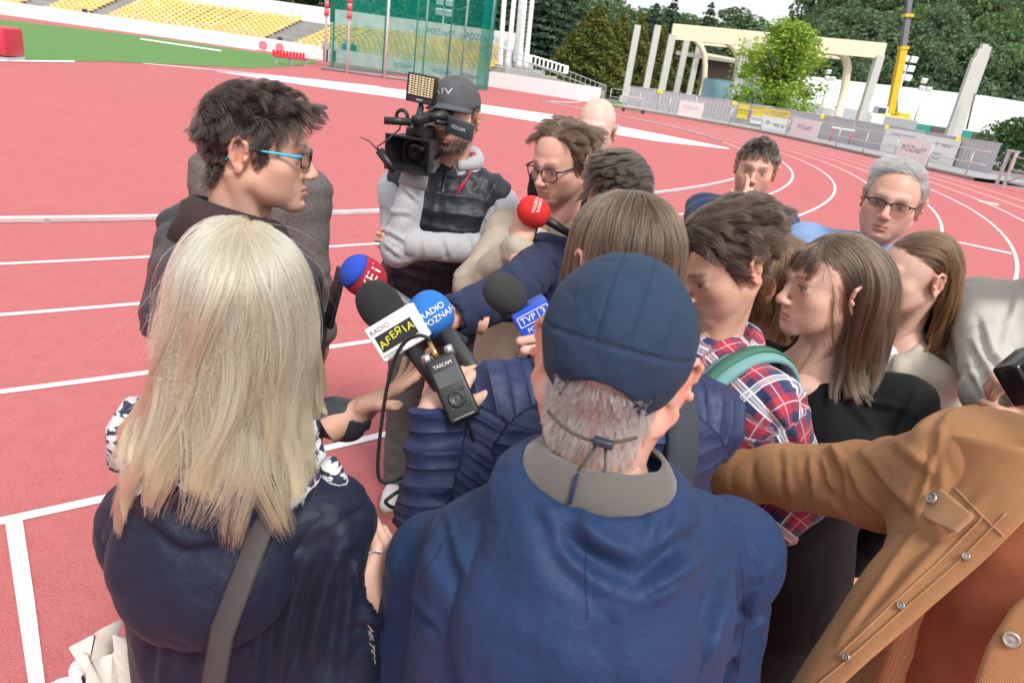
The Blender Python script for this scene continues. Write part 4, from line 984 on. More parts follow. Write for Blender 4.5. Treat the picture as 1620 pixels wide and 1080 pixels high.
def banner(px0, px1, z0, z1, off, label, texts, color=None, band=None):
    s0, s1 = f_px(px0, off, (z0 + z1) / 2), f_px(px1, off, (z0 + z1) / 2); a, _ = fpt(np.array([s0]), off); b, _ = fpt(np.array([s1]), off); a = a[0]; b = b[0]; u = unit(b - a); L = np.linalg.norm(b - a); o_ = a.copy(); nv = V(-u[1], u[0], 0)
    t = empty('banner', o_, label, 'banner', 'banners on the perimeter fences'); M = np.stack([u, nv, V(0, 0, 1)], 1)
    mb = MB(); mb.box(a + u * L / 2 + V(0, 0, (z0 + z1) / 2), (L, .03, z1 - z0), M); mb.build('sheet', color or white_panel, t, org=o_)
    if band: mb = MB(); mb.box(a + u * L / 2 + V(0, 0, z1 - (z1 - z0) * band / 2) - nv * .018, (L * .99, .008, (z1 - z0) * band * .97), M); mb.build('yellow_band', mat('tag_yellow', (.78, .62, .05), .5), t, org=o_)
    for tx, size, fx, fz, mm in texts:
        letters('lettering', tx, size, lambda v: a + u * L * fx + V(0, 0, lerp(z0, z1, fz)) - nv * .024 + np.outer(v[:, 0], u) + np.outer(v[:, 1], V(0, 0, 1)), mm, t, o_)
dk = mat('ink_dark', (.08, .09, .11), .6); gn = mat('ink_green', (.02, .30, .20), .5)
banner(1074, 1111, .15, 1.08, .24, 'white city banner on the railing below the pale columns', [('POZnań*', .30, .5, .6, ink2)])
banner(1252, 1295, .10, 1.12, .24, 'white city banner on the railing below the bright green tree', [('POZnań*', .32, .5, .6, ink)])
banner(1421, 1470, .05, 1.12, .24, 'white city banner on the railing behind the grey haired man', [('POZnań*', .38, .5, .6, ink)])
yel = mat('banner_yellow', (.80, .66, .04), .5)
banner(1168, 1184, .45, 1.34, OFF - .12, 'small yellow notice on the hoarding', [('UWAGA', .2, .5, .6, dk), ('TEREN BUDOWY', .1, .5, .4, dk)], yel)
banner(1189, 1209, .30, 1.36, OFF - .12, 'narrow white and yellow notice beside the yellow one', [('INFORMACJA', .16, .5, .9, dk), ('BUDOWA', .16, .5, .3, dk)], None, .55)
banner(1206, 1254, .02, 1.32, OFF - .12, 'large white banner with yellow top strip and green logo', [('wp.p', .42, .60, .35, dk), ('o', .55, .22, .42, gn), ('TEREN BUDOWY', .16, .5, .88, dk), ('wstęp wzbroniony', .12, .5, .76, dk)], None, .33)
banner(1397, 1456, .12, 1.34, OFF - .12, 'long white company banner left of the one with a green logo', [('Generalny wykonawca', .2, .5, .8, ink), ('Przebudowa stadionu', .2, .5, .35, ink2)])
banner(1457, 1512, .02, 1.30, OFF - .12, 'long white company banner with green logo near the gate', [('wp.p', .30, .68, .78, dk), ('o', .36, .42, .8, gn), ('Inwestor', .16, .5, .42, ink), ('Poznań', .16, .5, .25, ink)])
# gate at the right end
ga, gb, gc_ = gr(1575, 296), gr(1640, 310), gr(1600, 270)
t = empty('track_gate', ga, 'grey steel gate with diagonal braces at the end of the railing', 'gate'); gd = unit(gb - ga)
for k, q in enumerate((0, 1.0)):
    for dx in (0, .28):
        mb = MB(); mb.box(ga + gd * (q * 3.4 + dx) + V(0, 0, .66), (.09, .09, 1.32)); mb.build('post', galv, t, org=ga)
for z in (.25, .7, 1.15): mb = MB(); mb.tube([ga + gd * .3 + V(0, 0, z), ga + gd * 3.4 + V(0, 0, z)], .03, 6); mb.build('bar', galv, t, True, org=ga)
for q0, q1 in ((.3, 1.8), (3.3, 1.8)): mb = MB(); mb.tube([ga + gd * q0 + V(0, 0, .25), ga + gd * q1 + V(0, 0, 1.15)], .025, 6); mb.build('brace', galv, t, True, org=ga)
mb = MB(); mb.box(ga + gd * .14 + V(0, 0, 1.34), (.42, .12, .06), rotz(math.atan2(gd[1], gd[0]))); mb.build('post_cap', galv, t, org=ga)
# hurdle
b = gr(1326, 231); t = empty('hurdle', b, 'red and white hurdle standing by the outer lane', 'hurdle')
mb = MB(); mb.box(b + V(0, 0, .92), (1.2, .03, .09), rotz(R(-30))); mb.build('top_board', white_panel, t, org=b)
for sx_ in (-.5, .5):
    c = b + rotz(R(-30)) @ V(sx_, 0, 0); mb = MB(); mb.tube([c + V(0, 0, .03), c + V(0, 0, .88)], .03, 6); mb.build('upright', redm, t, True, org=b); mb = MB(); mb.tube([c + V(0, 0, .03), c + V(.35, -.6, .03)], .03, 6); mb.build('foot', railm, t, True, org=b)
# stacked carts near the far kerb
b = gr(1000, 178); t = empty('hurdle_trolley', b, 'small steel trolley parked by the far railing', 'trolley'); mb = MB()
for dx in (-.6, .6):
    for dy in (-.3, .3): mb.tube([b + V(dx, dy, .1), b + V(dx, dy, .9)], .03, 5)
for z in (.3, .88):
    mb.tube([b + V(-.6, -.3, z), b + V(.6, -.3, z), b + V(.6, .3, z), b + V(-.6, .3, z), b + V(-.6, -.3, z)], .03, 5)
mb.build('trolley_frame', galv, t, org=b)
for dx in (-.6, .6): mb = MB(); mb.lathe([(.12, -.03), (.12, .03)], 12, rotx(R(90)), b + V(dx, -.34, .12)); mb.build('wheel', mat('tyre', (.03, .03, .03), .8), t, org=b)
mb = MB(); mb.add([gr(960, 163) + V(0, 0, .01), gr(1000, 176) + V(0, 0, .01), gr(1012, 171) + V(0, 0, .01), gr(972, 160) + V(0, 0, .01)], [(0, 1, 2, 3)]); struct('grass_verge', mb, MATS['lawn'])
# ---------------------------------------------------------------- building site beyond the fence
SY = 62.0
conc_col = mat('precast', (.55, .54, .50), .85, var=.12, scale=3, bump=.2, bscale=20)
def beam3(mb, a, b, w, h, mi=0):
    a = np.asarray(a, float); b = np.asarray(b, float); F = frame(b - a, V(0, 1, 0)); c = (a + b) / 2; mb.box(c, (w, h, np.linalg.norm(b - a)), F, mi)
def column(px0, py0, px1, py1, Y, w, label, cat='column', group='precast columns on the building site'):
    a = pl(px0, py0, Y); b = pl(px1, py1, Y); a = V(b[0] + (a[0] - b[0]) * 1.0, Y, 0); t = empty('concrete_column', a, label, cat, group); mb = MB(); beam3(mb, a + V(0, 0, 0), V(a[0], Y, b[2]), w, w); mb.build('shaft', conc_col, t, org=a)
    mb = MB(); mb.box(a + V(0, 0, .25), (w * 1.7, w * 1.7, .5)); mb.build('footing', concrete_l, t, org=a); return a, b
column(993, 128, 1008, 40, SY, .5, 'free-standing pale column beside the tall conifers'); column(1023, 134, 1038, 40, SY, .5, 'free-standing pale column nearest the timber frame')
timber = mat('pale_timber', (.80, .70, .50), .6, var=.10, scale=4)
fr = empty('timber_frame', pl(1160, 140, SY) * V(1, 1, 0), 'pale timber and concrete portal frame of a hall under construction', 'building frame'); FRO = np.array(fr.location)
def fcol(px0, py0, px1, py1, Y, w, name='column', m_=None):
    b = pl(px1, py1, Y); a = pl(px0, py0, Y); mb = MB(); beam3(mb, V(a[0] * .0 + b[0], Y, -.02), V(b[0], Y, b[2]), w, w); mb.build(name, m_ or conc_col, fr, org=FRO)
fcol(1043, 145, 1064, 55, SY, .55); fcol(1068, 148, 1088, 57, SY + 5, .5); fcol(1091, 150, 1106, 72, SY + 10, .5); fcol(1160, 160, 1183, 62, SY, .6); fcol(1361, 178, 1392, 88, SY, .6)
def fbeam(p0, p1, Y0, Y1, w, h, name='beam'):
    a = pl(*p0, Y0); b = pl(*p1, Y1); d = b - a; F = np.stack([unit(d), unit(np.cross(unit(d), V(0, 0, -1))), unit(np.cross(np.cross(unit(d), V(0, 0, -1)), unit(d)))], 1); mb = MB(); mb.box((a + b) / 2, (np.linalg.norm(d), w, h), F); mb.build(name, timber, fr, org=FRO)
fbeam((1063, 50), (1399, 81), SY, SY, .35, 1.15, 'main_beam')
fbeam((1105, 69), (1200, 78), SY + 9, SY + 9, .2, .22, 'purlin'); fbeam((1112, 85), (1165, 95), SY + 9, SY + 9, .2, .22, 'purlin'); fbeam((1165, 74), (1340, 93), SY + 6, SY + 6, .2, .22, 'purlin')
def arch(pts, Y, w, d_):
    P_ = np.array([pl(x, y, Y) for x, y in pts]); n = len(P_); T = np.gradient(P_, axis=0); T = unit_rows(T); N_ = np.cross(T, V(0, 1, 0)); vs = []
    for sa, sb in ((-1, -1), (1, -1), (1, 1), (-1, 1)): vs.append(P_ + N_ * w / 2 * sa + V(0, d_ / 2, 0) * sb)
    mb = MB(); mb.add(np.concatenate(vs), [(a_ * n + i, a_ * n + i + 1, ((a_ + 1) % 4) * n + i + 1, ((a_ + 1) % 4) * n + i) for a_ in range(4) for i in range(n - 1)] + [(0, n, 2 * n, 3 * n), (n - 1, 2 * n - 1, 3 * n - 1, 4 * n - 1)][::1]); mb.build('arched_rib', timber, fr, True, org=FRO)
arch([(1088, 57), (1098, 62), (1108, 72), (1114.5, 86), (1115.5, 105), (1114, 130), (1109, 152)], SY + 6, .42, .3)
arch([(1133, 60), (1150, 66), (1162, 76), (1169, 92), (1168, 110), (1164, 130), (1158, 160)], SY + 2, .55, .35)
arch([(1318, 81), (1332, 86), (1339, 96), (1341, 108), (1336, 140), (1326, 184)], SY + 1, .55, .35)
# low office building with three windows
OB = pl(1185, 150, 78) * V(1, 1, 0); t = empty('site_office', OB, 'low brown clad building with three white windows behind the frame', 'building')
x0, x1 = pl(1152, 120, 78)[0], pl(1205, 120, 78)[0]; zt = pl(1180, 103, 78)[2]; clad = NT('brown_cladding'); co = clad.coord(); nn = clad.noise(clad.vmap(co, (6, 1, .3)), 3, 3); clad.set(Base_Color=clad.mix(nn, (.13, .09, .07), (.22, .16, .125)), Roughness=.8)
mb = MB(); mb.box(((x0 + x1) / 2, 80, zt / 2), (x1 - x0 + 6, 4, zt)); mb.build('wall', clad.m, t, org=OB)
mb = MB(); mb.box(((x0 + x1) / 2 - 1.5, 79.5, zt + .15), (x1 - x0 + 9, 6, .4)); mb.build('roof', mat('roof_grey', (.33, .32, .31), .8), t, org=OB)
for px in (1176, 1184, 1192):
    c = pl(px, 130 + (px - 1184) * .15, 77.95); mb = MB(); mb.box(c, (.62, .06, 1.35)); w_ = mb.build('window', mat('window_white', (.72, .76, .80), .25), t, org=OB)
    mb = MB()
    for dx in (-.33, .33): mb.box(c + V(dx, -.05, 0), (.06, .06, 1.47))
    for dz in (-.7, .7): mb.box(c + V(0, -.055, dz), (.6, .06, .06))
    mb.build('frame', mat('frame_white', (.8, .8, .8), .4), w_, org=OB)
c = pl(1146, 141, 74); t = empty('green_container', c * V(1, 1, 0), 'green container with a pale sign behind the hoarding', 'container'); mb = MB(); mb.rbox(c * V(1, 1, 0) + V(0, 0, 1.5), (2.6, 2.2, 3.0), .06, seg=1); mb.build('shell', mat('container_green', (.02, .16, .10), .5), t, org=c * V(1, 1, 0)); mb = MB(); mb.box(pl(1143, 141, 72.85), (.7, .05, .5)); mb.build('sign', mat('sign_lime', (.45, .62, .2), .5), t, org=c * V(1, 1, 0))
c = pl(1175, 158, 66); t = empty('tarpaulin_screen', c * V(1, 1, 0), 'blue-green tarpaulin screen behind the hoarding', 'screen'); mb = MB(); mb.box(c * V(1, 1, 0) + V(0, 0, 1.5), (7.5, .08, 2.6)); mb.build('sheet', mat('tarp_blue', (.20, .36, .42), .6, var=.3, scale=.8), t, org=c * V(1, 1, 0))
for dx in (-3.6, 0, 3.6): mb = MB(); mb.tube([c * V(1, 1, 0) + V(dx, .1, 0), c * V(1, 1, 0) + V(dx, .1, 2.9)], .04, 6); mb.build('post', railm, t, org=c * V(1, 1, 0))
# long white inflated hall on a green base
HY = 88.0; t = empty('membrane_hall', pl(1450, 180, HY) * V(1, 1, 0), 'long white membrane hall with green base behind the crane', 'hall'); HO = np.array(t.location)
topl = [(1220, 120), (1290, 122), (1340, 128), (1450, 140), (1560, 152), (1640, 165), (1760, 190)]; mb = MB(); n = len(topl); prof = []
hp_ = [pl(x, y, HY + 5) for x, y in topl]
for ang in np.linspace(0, 1, 9):
    prof.append(np.array([V(q_[0], HY + 5 - 5 * math.cos(ang * math.pi / 2) ** .8, 1.4 + (q_[2] - 1.4) * math.sin(ang * math.pi / 2)) for q_ in hp_]))
prof.append(np.array([V(q_[0], HY + 18, .5) for q_ in hp_])); mb.add(np.concatenate(prof), [(a_ * n + i, a_ * n + i + 1, (a_ + 1) * n + i + 1, (a_ + 1) * n + i) for a_ in range(9) for i in range(n - 1)]); mb.build('membrane', mat('membrane_white', (.80, .80, .80), .5, var=.03, scale=.3), t, True, org=HO)
mb = MB(); mb.box(((hp_[0][0] + hp_[-1][0]) / 2, HY - .1, .75), (hp_[-1][0] - hp_[0][0], .3, 1.5)); mb.build('base_wall', mat('hall_green', (.03, .26, .19), .55), t, org=HO)
for px in (1345, 1500, 1570): c = pl(px, 190, HY - .3); mb = MB(); mb.box(V(c[0], HY - .32, .8), (3.0, .12, 1.2)); mb.build('door_panel', mat('hall_brown', (.12, .08, .07), .7), t, org=HO)
# mobile crane
KY = 72.0; kb = pl(1406, 182, KY) * V(1, 1, 0); t = empty('mobile_crane', kb, 'yellow mobile crane with a raised telescopic boom', 'crane'); ym = mat('crane_yellow', (.75, .47, .02), .4, var=.08, scale=4); zc = pl(1406, 184, KY)[2]
mb = MB(); mb.rbox(kb + V(0, 0, zc * .5), (4.6, 2.6, max(1.2, zc)), .08, seg=1); mb.build('carrier', mat('crane_grey', (.35, .35, .36), .5), t, org=kb)
mb = MB(); mb.rbox(pl(1408, 189, KY), (3.2, 2.4, .8), .1, seg=1); mb.rbox(pl(1423, 186, KY), (1.2, 1.8, .9), .1, seg=1); mb.build('slew_deck', ym, t, org=kb)
cb = pl(1391, 181, KY); mb = MB(); mb.rbox(cb + V(0, 0, .1), (1.0, 1.2, 1.3), .1, seg=1); mb.build('cab', mat('cab_white', (.66, .68, .70), .4), t, org=kb); mb = MB(); mb.box(cb + V(-.1, -.62, .3), (.7, .04, .6)); mb.build('cab_window', mat('dark_glass', (.05, .06, .07), .15), t, org=kb)
b0, b1, b2, b3 = pl(1408, 180, KY), pl(1429, 76, KY), pl(1436, 25, KY), pl(1446, -60, KY)
mb = MB(); beam3(mb, b0, b1, .66, .6); mb.build('boom_base', ym, t, org=kb); mb = MB(); beam3(mb, b1, b2, .48, .45); mb.build('boom_section', mat('boom_grey', (.20, .20, .23), .45, .4), t, org=kb); mb = MB(); beam3(mb, b2, b3, .4, .38); mb.build('boom_section', mat('boom_grey', (.2, .2, .23), .45, .4), t, org=kb)
for q_ in (b1, b2): mb = MB(); mb.box(q_, (.8, .75, .25), frame(b1 - b0, V(0, 1, 0))); mb.build('boom_collar', ym, t, org=kb)
mb = MB(); mb.tube([pl(1418, 185, KY), pl(1420, 130, KY)], .12, 8); mb.build('lift_ram', mat('ram', (.3, .3, .3), .3, .8), t, True, org=kb)
for px, y_, nm in ((1356, 183, 'white site lorry with a grey box parked behind the hoarding'), (1278, 178, 'white van roof behind the hoarding below the tree')):
    c = pl(px, y_, 66) * V(1, 1, 0); t = empty('site_lorry', c, nm, 'vehicle'); zt = max(2.2, pl(px, y_ - 4, 66)[2]); mb = MB(); mb.rbox(c + V(-.6, 0, zt * .55), (2.6, 2.0, zt * .8), .1, seg=1); mb.build('box_body', mat('lorry_grey', (.5, .51, .53), .5) if px > 1300 else white_panel, t, org=c); mb = MB(); mb.rbox(c + V(1.4, 0, zt * .5), (1.3, 1.9, zt * .75), .15, seg=1); mb.build('cab', white_panel, t, org=c)
    for dx in (-1.2, 1.3): mb = MB(); mb.lathe([(.42, -.12), (.42, .12)], 14, rotx(R(90)), c + V(dx, -.95, .42)); mb.build('wheel', mat('tyre', (.03, .03, .03), .8), t, org=c)
# stepped concrete stair tower / stacked columns leaning together at the right
c = pl(1520, 205, 58) * V(1, 1, 0); t = empty('column_cluster', c, 'bundle of tall stepped grey columns standing beside the hall', 'columns')
for i, (px, py) in enumerate([(1543, 92), (1551, 78), (1558, 70), (1563, 74), (1559, 88), (1551, 104)]):
    b = pl(px, py, 58 + i * .3); mb = MB(); a = V(b[0], b[1], -.02); beam3(mb, a, b, .42, .42); mb.build('column', conc_col, t, org=c)
mb = MB(); mb.tube([pl(1529, 205, 57), pl(1543, 148, 57)], .07, 6); mb.build('prop', mat('prop_dark', (.10, .10, .11), .5), t, True, org=c)

# ---------------------------------------------------------------- trees
def leaf_mat(name, c1, c2, c3=None):
    m = NT(name); co = m.coord(); info = m.n('ShaderNodeObjectInfo'); n = m.noise(co, .9, 4, .7); n2 = m.noise(co, 14, 2); c = m.mix(m.ramp(n, [(.36, (0, 0, 0)), (.64, (1, 1, 1))]), c1, c2)
    if c3: c = m.mix(m.ramp(m.noise(co, .45, 3), [(.5, (0, 0, 0)), (.7, (1, 1, 1))]), c, c3)
    c = m.mix(m.math('MULTIPLY', n2, .5), c, tuple(x * 1.5 for x in c2)); m.set(Base_Color=c, Roughness=.75); m.b.inputs['Specular IOR Level'].default_value = .2
    tr = m.n('ShaderNodeBsdfTranslucent'); m.l(c, tr.inputs[0]); mx = m.n('ShaderNodeMixShader'); mx.inputs[0].default_value = .3; m.l(m.b.outputs[0], mx.inputs[1]); m.l(tr.outputs[0], mx.inputs[2]); m.l(mx.outputs[0], m.out.inputs[0]); return m.m
barkm = mat('bark', (.085, .065, .05), .95, var=.3, scale=6, bump=.5, bscale=12)
LM = {'dark': leaf_mat('leaf_dark', (.070, .118, .064), (.155, .225, .118)), 'mid': leaf_mat('leaf_mid', (.08, .14, .055), (.16, .24, .105)), 'thuja': leaf_mat('leaf_thuja', (.075, .105, .025), (.15, .17, .04), (.21, .165, .045)), 'spruce': leaf_mat('leaf_spruce', (.042, .082, .054), (.085, .14, .085)), 'maple': leaf_mat('leaf_maple', (.15, .27, .035), (.28, .41, .06), (.42, .48, .10)), 'ivy': leaf_mat('leaf_ivy', (.03, .075, .02), (.07, .13, .04))}
def leaves(cent, sz, rng):
    n = len(cent); a = unit_rows(rng.normal(size=(n, 3))); b = unit_rows(np.cross(a, rng.normal(size=(n, 3)))); s = sz * rng.uniform(.6, 1.3, n)[:, None]
    v = np.stack([cent - a * s, cent + b * s * .55, cent + a * s, cent - b * s * .55], 1).reshape(-1, 3); f = np.arange(4 * n).reshape(n, 4); return v, f
def crown_broad(rng, H, W_, n, sz, base=.25, lobes=26):
    """leaf clumps on limbs; returns leaf centres and limb tips"""
    tips = []; cs = []
    for i in range(lobes):
        u = rng.uniform(0, 1); a = rng.uniform(0, 6.28); z = H * (base + (1 - base) * u); prof = math.sin(math.pi * min(1, (u * .82 + .16))) ** .7; rr = W_ * prof * (rng.uniform(.45, 1.0) if lobes < 100 else rng.uniform(.1, 1.12) * (1 + .18 * math.sin(a * 3 + u * 5)))
        c = np.array([rr * math.cos(a), rr * math.sin(a), z * .93]); tips.append(c); k = n // lobes; d = rng.normal(size=(k, 3)); d = unit_rows(d) * ((rng.uniform(.55, 1, k) ** .5) if lobes < 100 else rng.uniform(.15, 1.5, k))[:, None] * np.array([1, 1, .75 if lobes < 100 else 1.25]) * W_ * rng.uniform(.26, .42) * (34 / lobes) ** .36
        cs.append(c + d)
    return np.concatenate(cs), tips
def crown_cone(rng, H, W_, n, base=.06, rough=.15, layered=False):
    u = 1 - np.sqrt(rng.uniform(0, 1, n)); a = rng.uniform(0, 6.28, n); z = H * (base + (1 - base) * u); r_ = W_ * (1 - u) ** .8 * (1 + rough * np.sin(a * 5 + u * 30) + rough * rng.normal(size=n) * .5) * rng.uniform(.72, 1.02, n)
    if layered: ph = (u * 14) % 1; r_ *= .65 + .45 * (1 - ph); z = z - ph * H / 40
    return np.stack([r_ * np.cos(a), r_ * np.sin(a), z], 1)
PROTO = {}
def proto(kind):
    if kind in PROTO: return PROTO[kind]
    out = []
    for sd in range(3 if kind in ('dark', 'mid') else 2):
        rng = np.random.default_rng(hash(kind) % 1000 + sd if False else {'dark': 10, 'mid': 20, 'thuja': 30, 'spruce': 40, 'maple': 50}[kind] + sd); mb = MB(); H = 10.0
        if kind in ('dark', 'mid', 'maple'):
            W_ = 3.6 if kind != 'maple' else 3.7; cs, tips = crown_broad(rng, H, W_ if kind != 'maple' else 3.1, 9000 if kind != 'maple' else 15000, .2, .22 if kind != 'maple' else .07, 60 if kind != 'maple' else 110); v, f = leaves(cs, .17 if kind != 'maple' else .15, rng)
            mb.tube([(0, 0, 0), (.1, 0, H * .3), (0, .1, H * .6), (.05, 0, H * .85)], [.26, .2, .13, .05], 7)
            for c in tips[::2]: mb.tube([(0, 0, c[2] * .55), (c[0] * .5, c[1] * .5, c[2] * .8), tuple(c)], [.10, .06, .02], 5)
        elif kind == 'thuja': v, f = leaves(crown_cone(rng, H, 3.0, 9000, .02, .12), .2, rng); mb.tube([(0, 0, 0), (0, 0, H * .9)], [.25, .04], 6)
        else: v, f = leaves(crown_cone(rng, H, 2.6, 8000, .05, .2, True), .2, rng); mb.tube([(0, 0, 0), (0, 0, H * .95)], [.22, .03], 6)
        out.append((mesh_from('crown', v, f, LM[kind], False), mb.mesh('trunk', barkm, True)))
    PROTO[kind] = out; return out
TN = {'dark': 'broadleaf_tree', 'mid': 'broadleaf_tree', 'thuja': 'thuja_tree', 'spruce': 'spruce_tree', 'maple': 'maple_tree'}; tree_n = 0
def tree(kind, px, pytop, Y, wscale, label, group=None):
    global tree_n
    top = pl(px, pytop, Y); b = V(top[0], Y, 0); h = top[2] / 10; t = empty(TN[kind], b, label, 'tree', group); pr = proto(kind); cr, tk = pr[tree_n % len(pr)]; rz = tree_n * 2.1; tree_n += 1
    for nm, me in (('crown', cr), ('trunk', tk)): o = add_obj(nm, me, t); o.scale = (wscale, wscale, h); o.rotation_euler = (0, 0, rz)
tree('maple', 1258, 36, 55, 1.1, 'bright yellow green broadleaf tree standing before the timber frame')
for px, y, Y, w, lb in [(948, 6, 70, 1.35, 'wide orange tinged arborvitae left of the pale columns'), (910, 45, 72, .9, 'short arborvitae on the left flank of the wide orange tinged one'), (988, 16, 74, .85, 'narrow arborvitae directly behind the first free-standing column'), (1018, 18, 74, .8, 'narrow arborvitae between the two free-standing columns'), (1052, 38, 76, .8, 'narrow arborvitae behind the left end of the timber frame'), (1085, 45, 78, .95, 'arborvitae inside the left bay of the timber frame')]: tree('thuja', px, y, Y, w, lb, 'arborvitae row')
for px, y, Y, w, lb in [(862, -60, 80, 1.7, 'tall dark spruce right of the white pylon'), (893, -45, 84, 1.6, 'tall dark spruce behind the left of the wide arborvitae'), (815, -70, 86, 1.7, 'tall dark spruce behind the white pylon'), (1040, 2, 86, 1.4, 'blue green spruce behind the free-standing columns'), (1070, -10, 90, 1.2, 'dark spruce rising over the left end of the timber beam'), (1128, 0, 84, 1.1, 'dark spruce rising over the timber beam'), (1132, 70, 80, 1.0, 'dark spruce standing in the bay of the timber frame'), (777, -50, 82, 1.5, 'dark spruce between the green net and the pylon')]: tree('spruce', px, y, Y, w, lb, 'dark spruces')
grp = 'trees behind the stand'
for i, (px, y, Y, w) in enumerate([(420, -95, 92, 1.9), (480, -80, 90, 1.8), (530, -90, 92, 2.0), (585, -75, 88, 1.9), (640, -85, 92, 2.0), (690, -70, 90, 1.9), (735, -80, 93, 2.0), (350, -110, 95, 2.0), (270, -120, 97, 2.0)]): tree('mid' if i % 2 else 'dark', px, y, Y, w, 'broadleaf tree in the row behind the long banner of the stand', grp)
grp = 'distant trees on the horizon'
for i, (px, y, Y, w) in enumerate([(1085, 22, 140, 1.9), (1110, 30, 135, 2.0), (1165, 12, 138, 2.2), (1190, 24, 140, 2.2), (1222, 38, 142, 2.4), (1252, 36, 140, 2.3), (1285, 42, 142, 2.3), (1315, 45, 140, 2.3), (1338, 30, 138, 2.2)]): tree('dark' if i % 3 else 'mid', px, y, Y, w, 'distant tree on the horizon above the timber beam', grp)
grp = 'broadleaf trees behind the conifers'
for i, (px, y, Y, w) in enumerate([(850, -60, 104, 2.0), (885, -40, 108, 2.0), (915, -35, 104, 2.0), (950, -22, 110, 2.1), (985, 2, 112, 1.9), (1015, 14, 114, 1.9), (1050, 8, 116, 1.9), (1080, 22, 112, 1.7)]): tree('mid' if i % 2 else 'dark', px, y, Y, w, 'broadleaf tree filling the gaps behind the conifers', grp)
grp = 'tall wood behind the white hall'
k = 0
for row, (Y, y0) in enumerate([(104, 2), (112, -50), (122, -95), (134, -140)]):
    for px in range(1360 - row * 6 + (row % 2) * 16, 1790, 46):
        k += 1; top = y0 + (px - 1400) * .16 + 18 * math.sin(px * .9 + row) + (34 if px < 1400 else 0); tree('dark' if k % 3 else 'mid', px, top, Y, 1.7 + .25 * math.sin(k * 1.7), 'tall dark green tree in the wood behind the white hall', grp)
for row, (Y, y0) in enumerate([(96, 118), (97, 125)]):
    for px in range(1370 + row * 24, 1700, 52): tree('dark', px, y0 - 35 + (px - 1400) * .16, 103 + row, 1.25, 'lower tree at the foot of the wood behind the white hall', 'lower trees behind the white hall')
for i, (px, y) in enumerate([(1160, 60), (1210, 70), (1270, 75), (1330, 80), (1355, 78), (1105, 70)]): tree('dark', px, y - 20, 100, 1.4, 'dark tree filling the gap behind the timber frame', 'trees behind the timber frame')
# ivy bush by the gate
c = pl(1592, 232, 40); b = V(c[0], 40, 0); t = empty('ivy_bush', b, 'dense ivy covered bush at the end of the hoarding', 'bush'); rng = np.random.default_rng(5)
cs = np.concatenate([np.array(o_) + unit_rows(rng.normal(size=(1700, 3))) * np.array(r_) * rng.uniform(.75, 1.02, (1700, 1)) for o_, r_ in [((-.2, 0, 1.2), (1.5, 1.2, 1.4)), ((1.1, 0, 1.2), (1.6, 1.3, 1.2)), ((.3, 0, 2.0), (1.0, 1.0, .8)), ((2.8, .3, 1.3), (1.7, 1.3, 1.3)), ((4.6, .3, 1.3), (1.7, 1.3, 1.1))]]); v, f = leaves(cs, .085, rng)
add_obj('foliage', mesh_from('foliage', v, f, LM['ivy'], False), t); mb = MB()
for dx in (-.5, .6, 2.2): mb.tube([(dx, 0, 0), (dx + .2, .1, .9), (dx + .1, 0, 1.8)], [.08, .06, .02], 5)
mb.build('stem', barkm, t, True)
# ================================================================ the people
def top_w(p, a=.045, b=.095): return smooth01(p[:, 2], a, b)
def comb_short(top=(0, .9, .15), side=(0, -.35, -1.0), a=.045, b=.095, part=None):
    T = np.array(top, float); S_ = np.array(side, float)
    def fn(p, t, rng):
        w = top_w(p, a, b)[:, None]; tv = np.tile(T, (len(p), 1))
        if part is not None: tv[:, 0] += np.sign(p[:, 0] - part) * .9
        return unit_rows(tv * w + (S_ + np.stack([np.sign(p[:, 0]) * .25, 0 * p[:, 0], 0 * p[:, 0]], 1)) * (1 - w))
    return fn
def comb_long(part=(0, .02), out=1.0, sway=(0, 0), wave=0.0, fall=1.0, narrow=.085):
    def fn(p, t, rng):
        rad = np.stack([p[:, 0] - part[0], (p[:, 1] - part[1]) * .8, 0 * p[:, 0]], 1); rad = unit_rows(rad + 1e-5); w = (smooth01(p[:, 2], .03, .105) * out)[:, None]
        g = np.stack([np.full(len(p), sway[0]), np.full(len(p), sway[1]), np.full(len(p), -fall)], 1)
        g[:, 0] -= np.sign(p[:, 0]) * smooth01(np.abs(p[:, 0]), narrow, narrow + .05) * .5 * (p[:, 2] < -.02)
        return unit_rows(rad * w + g * (1.05 - w * .75))
    return fn
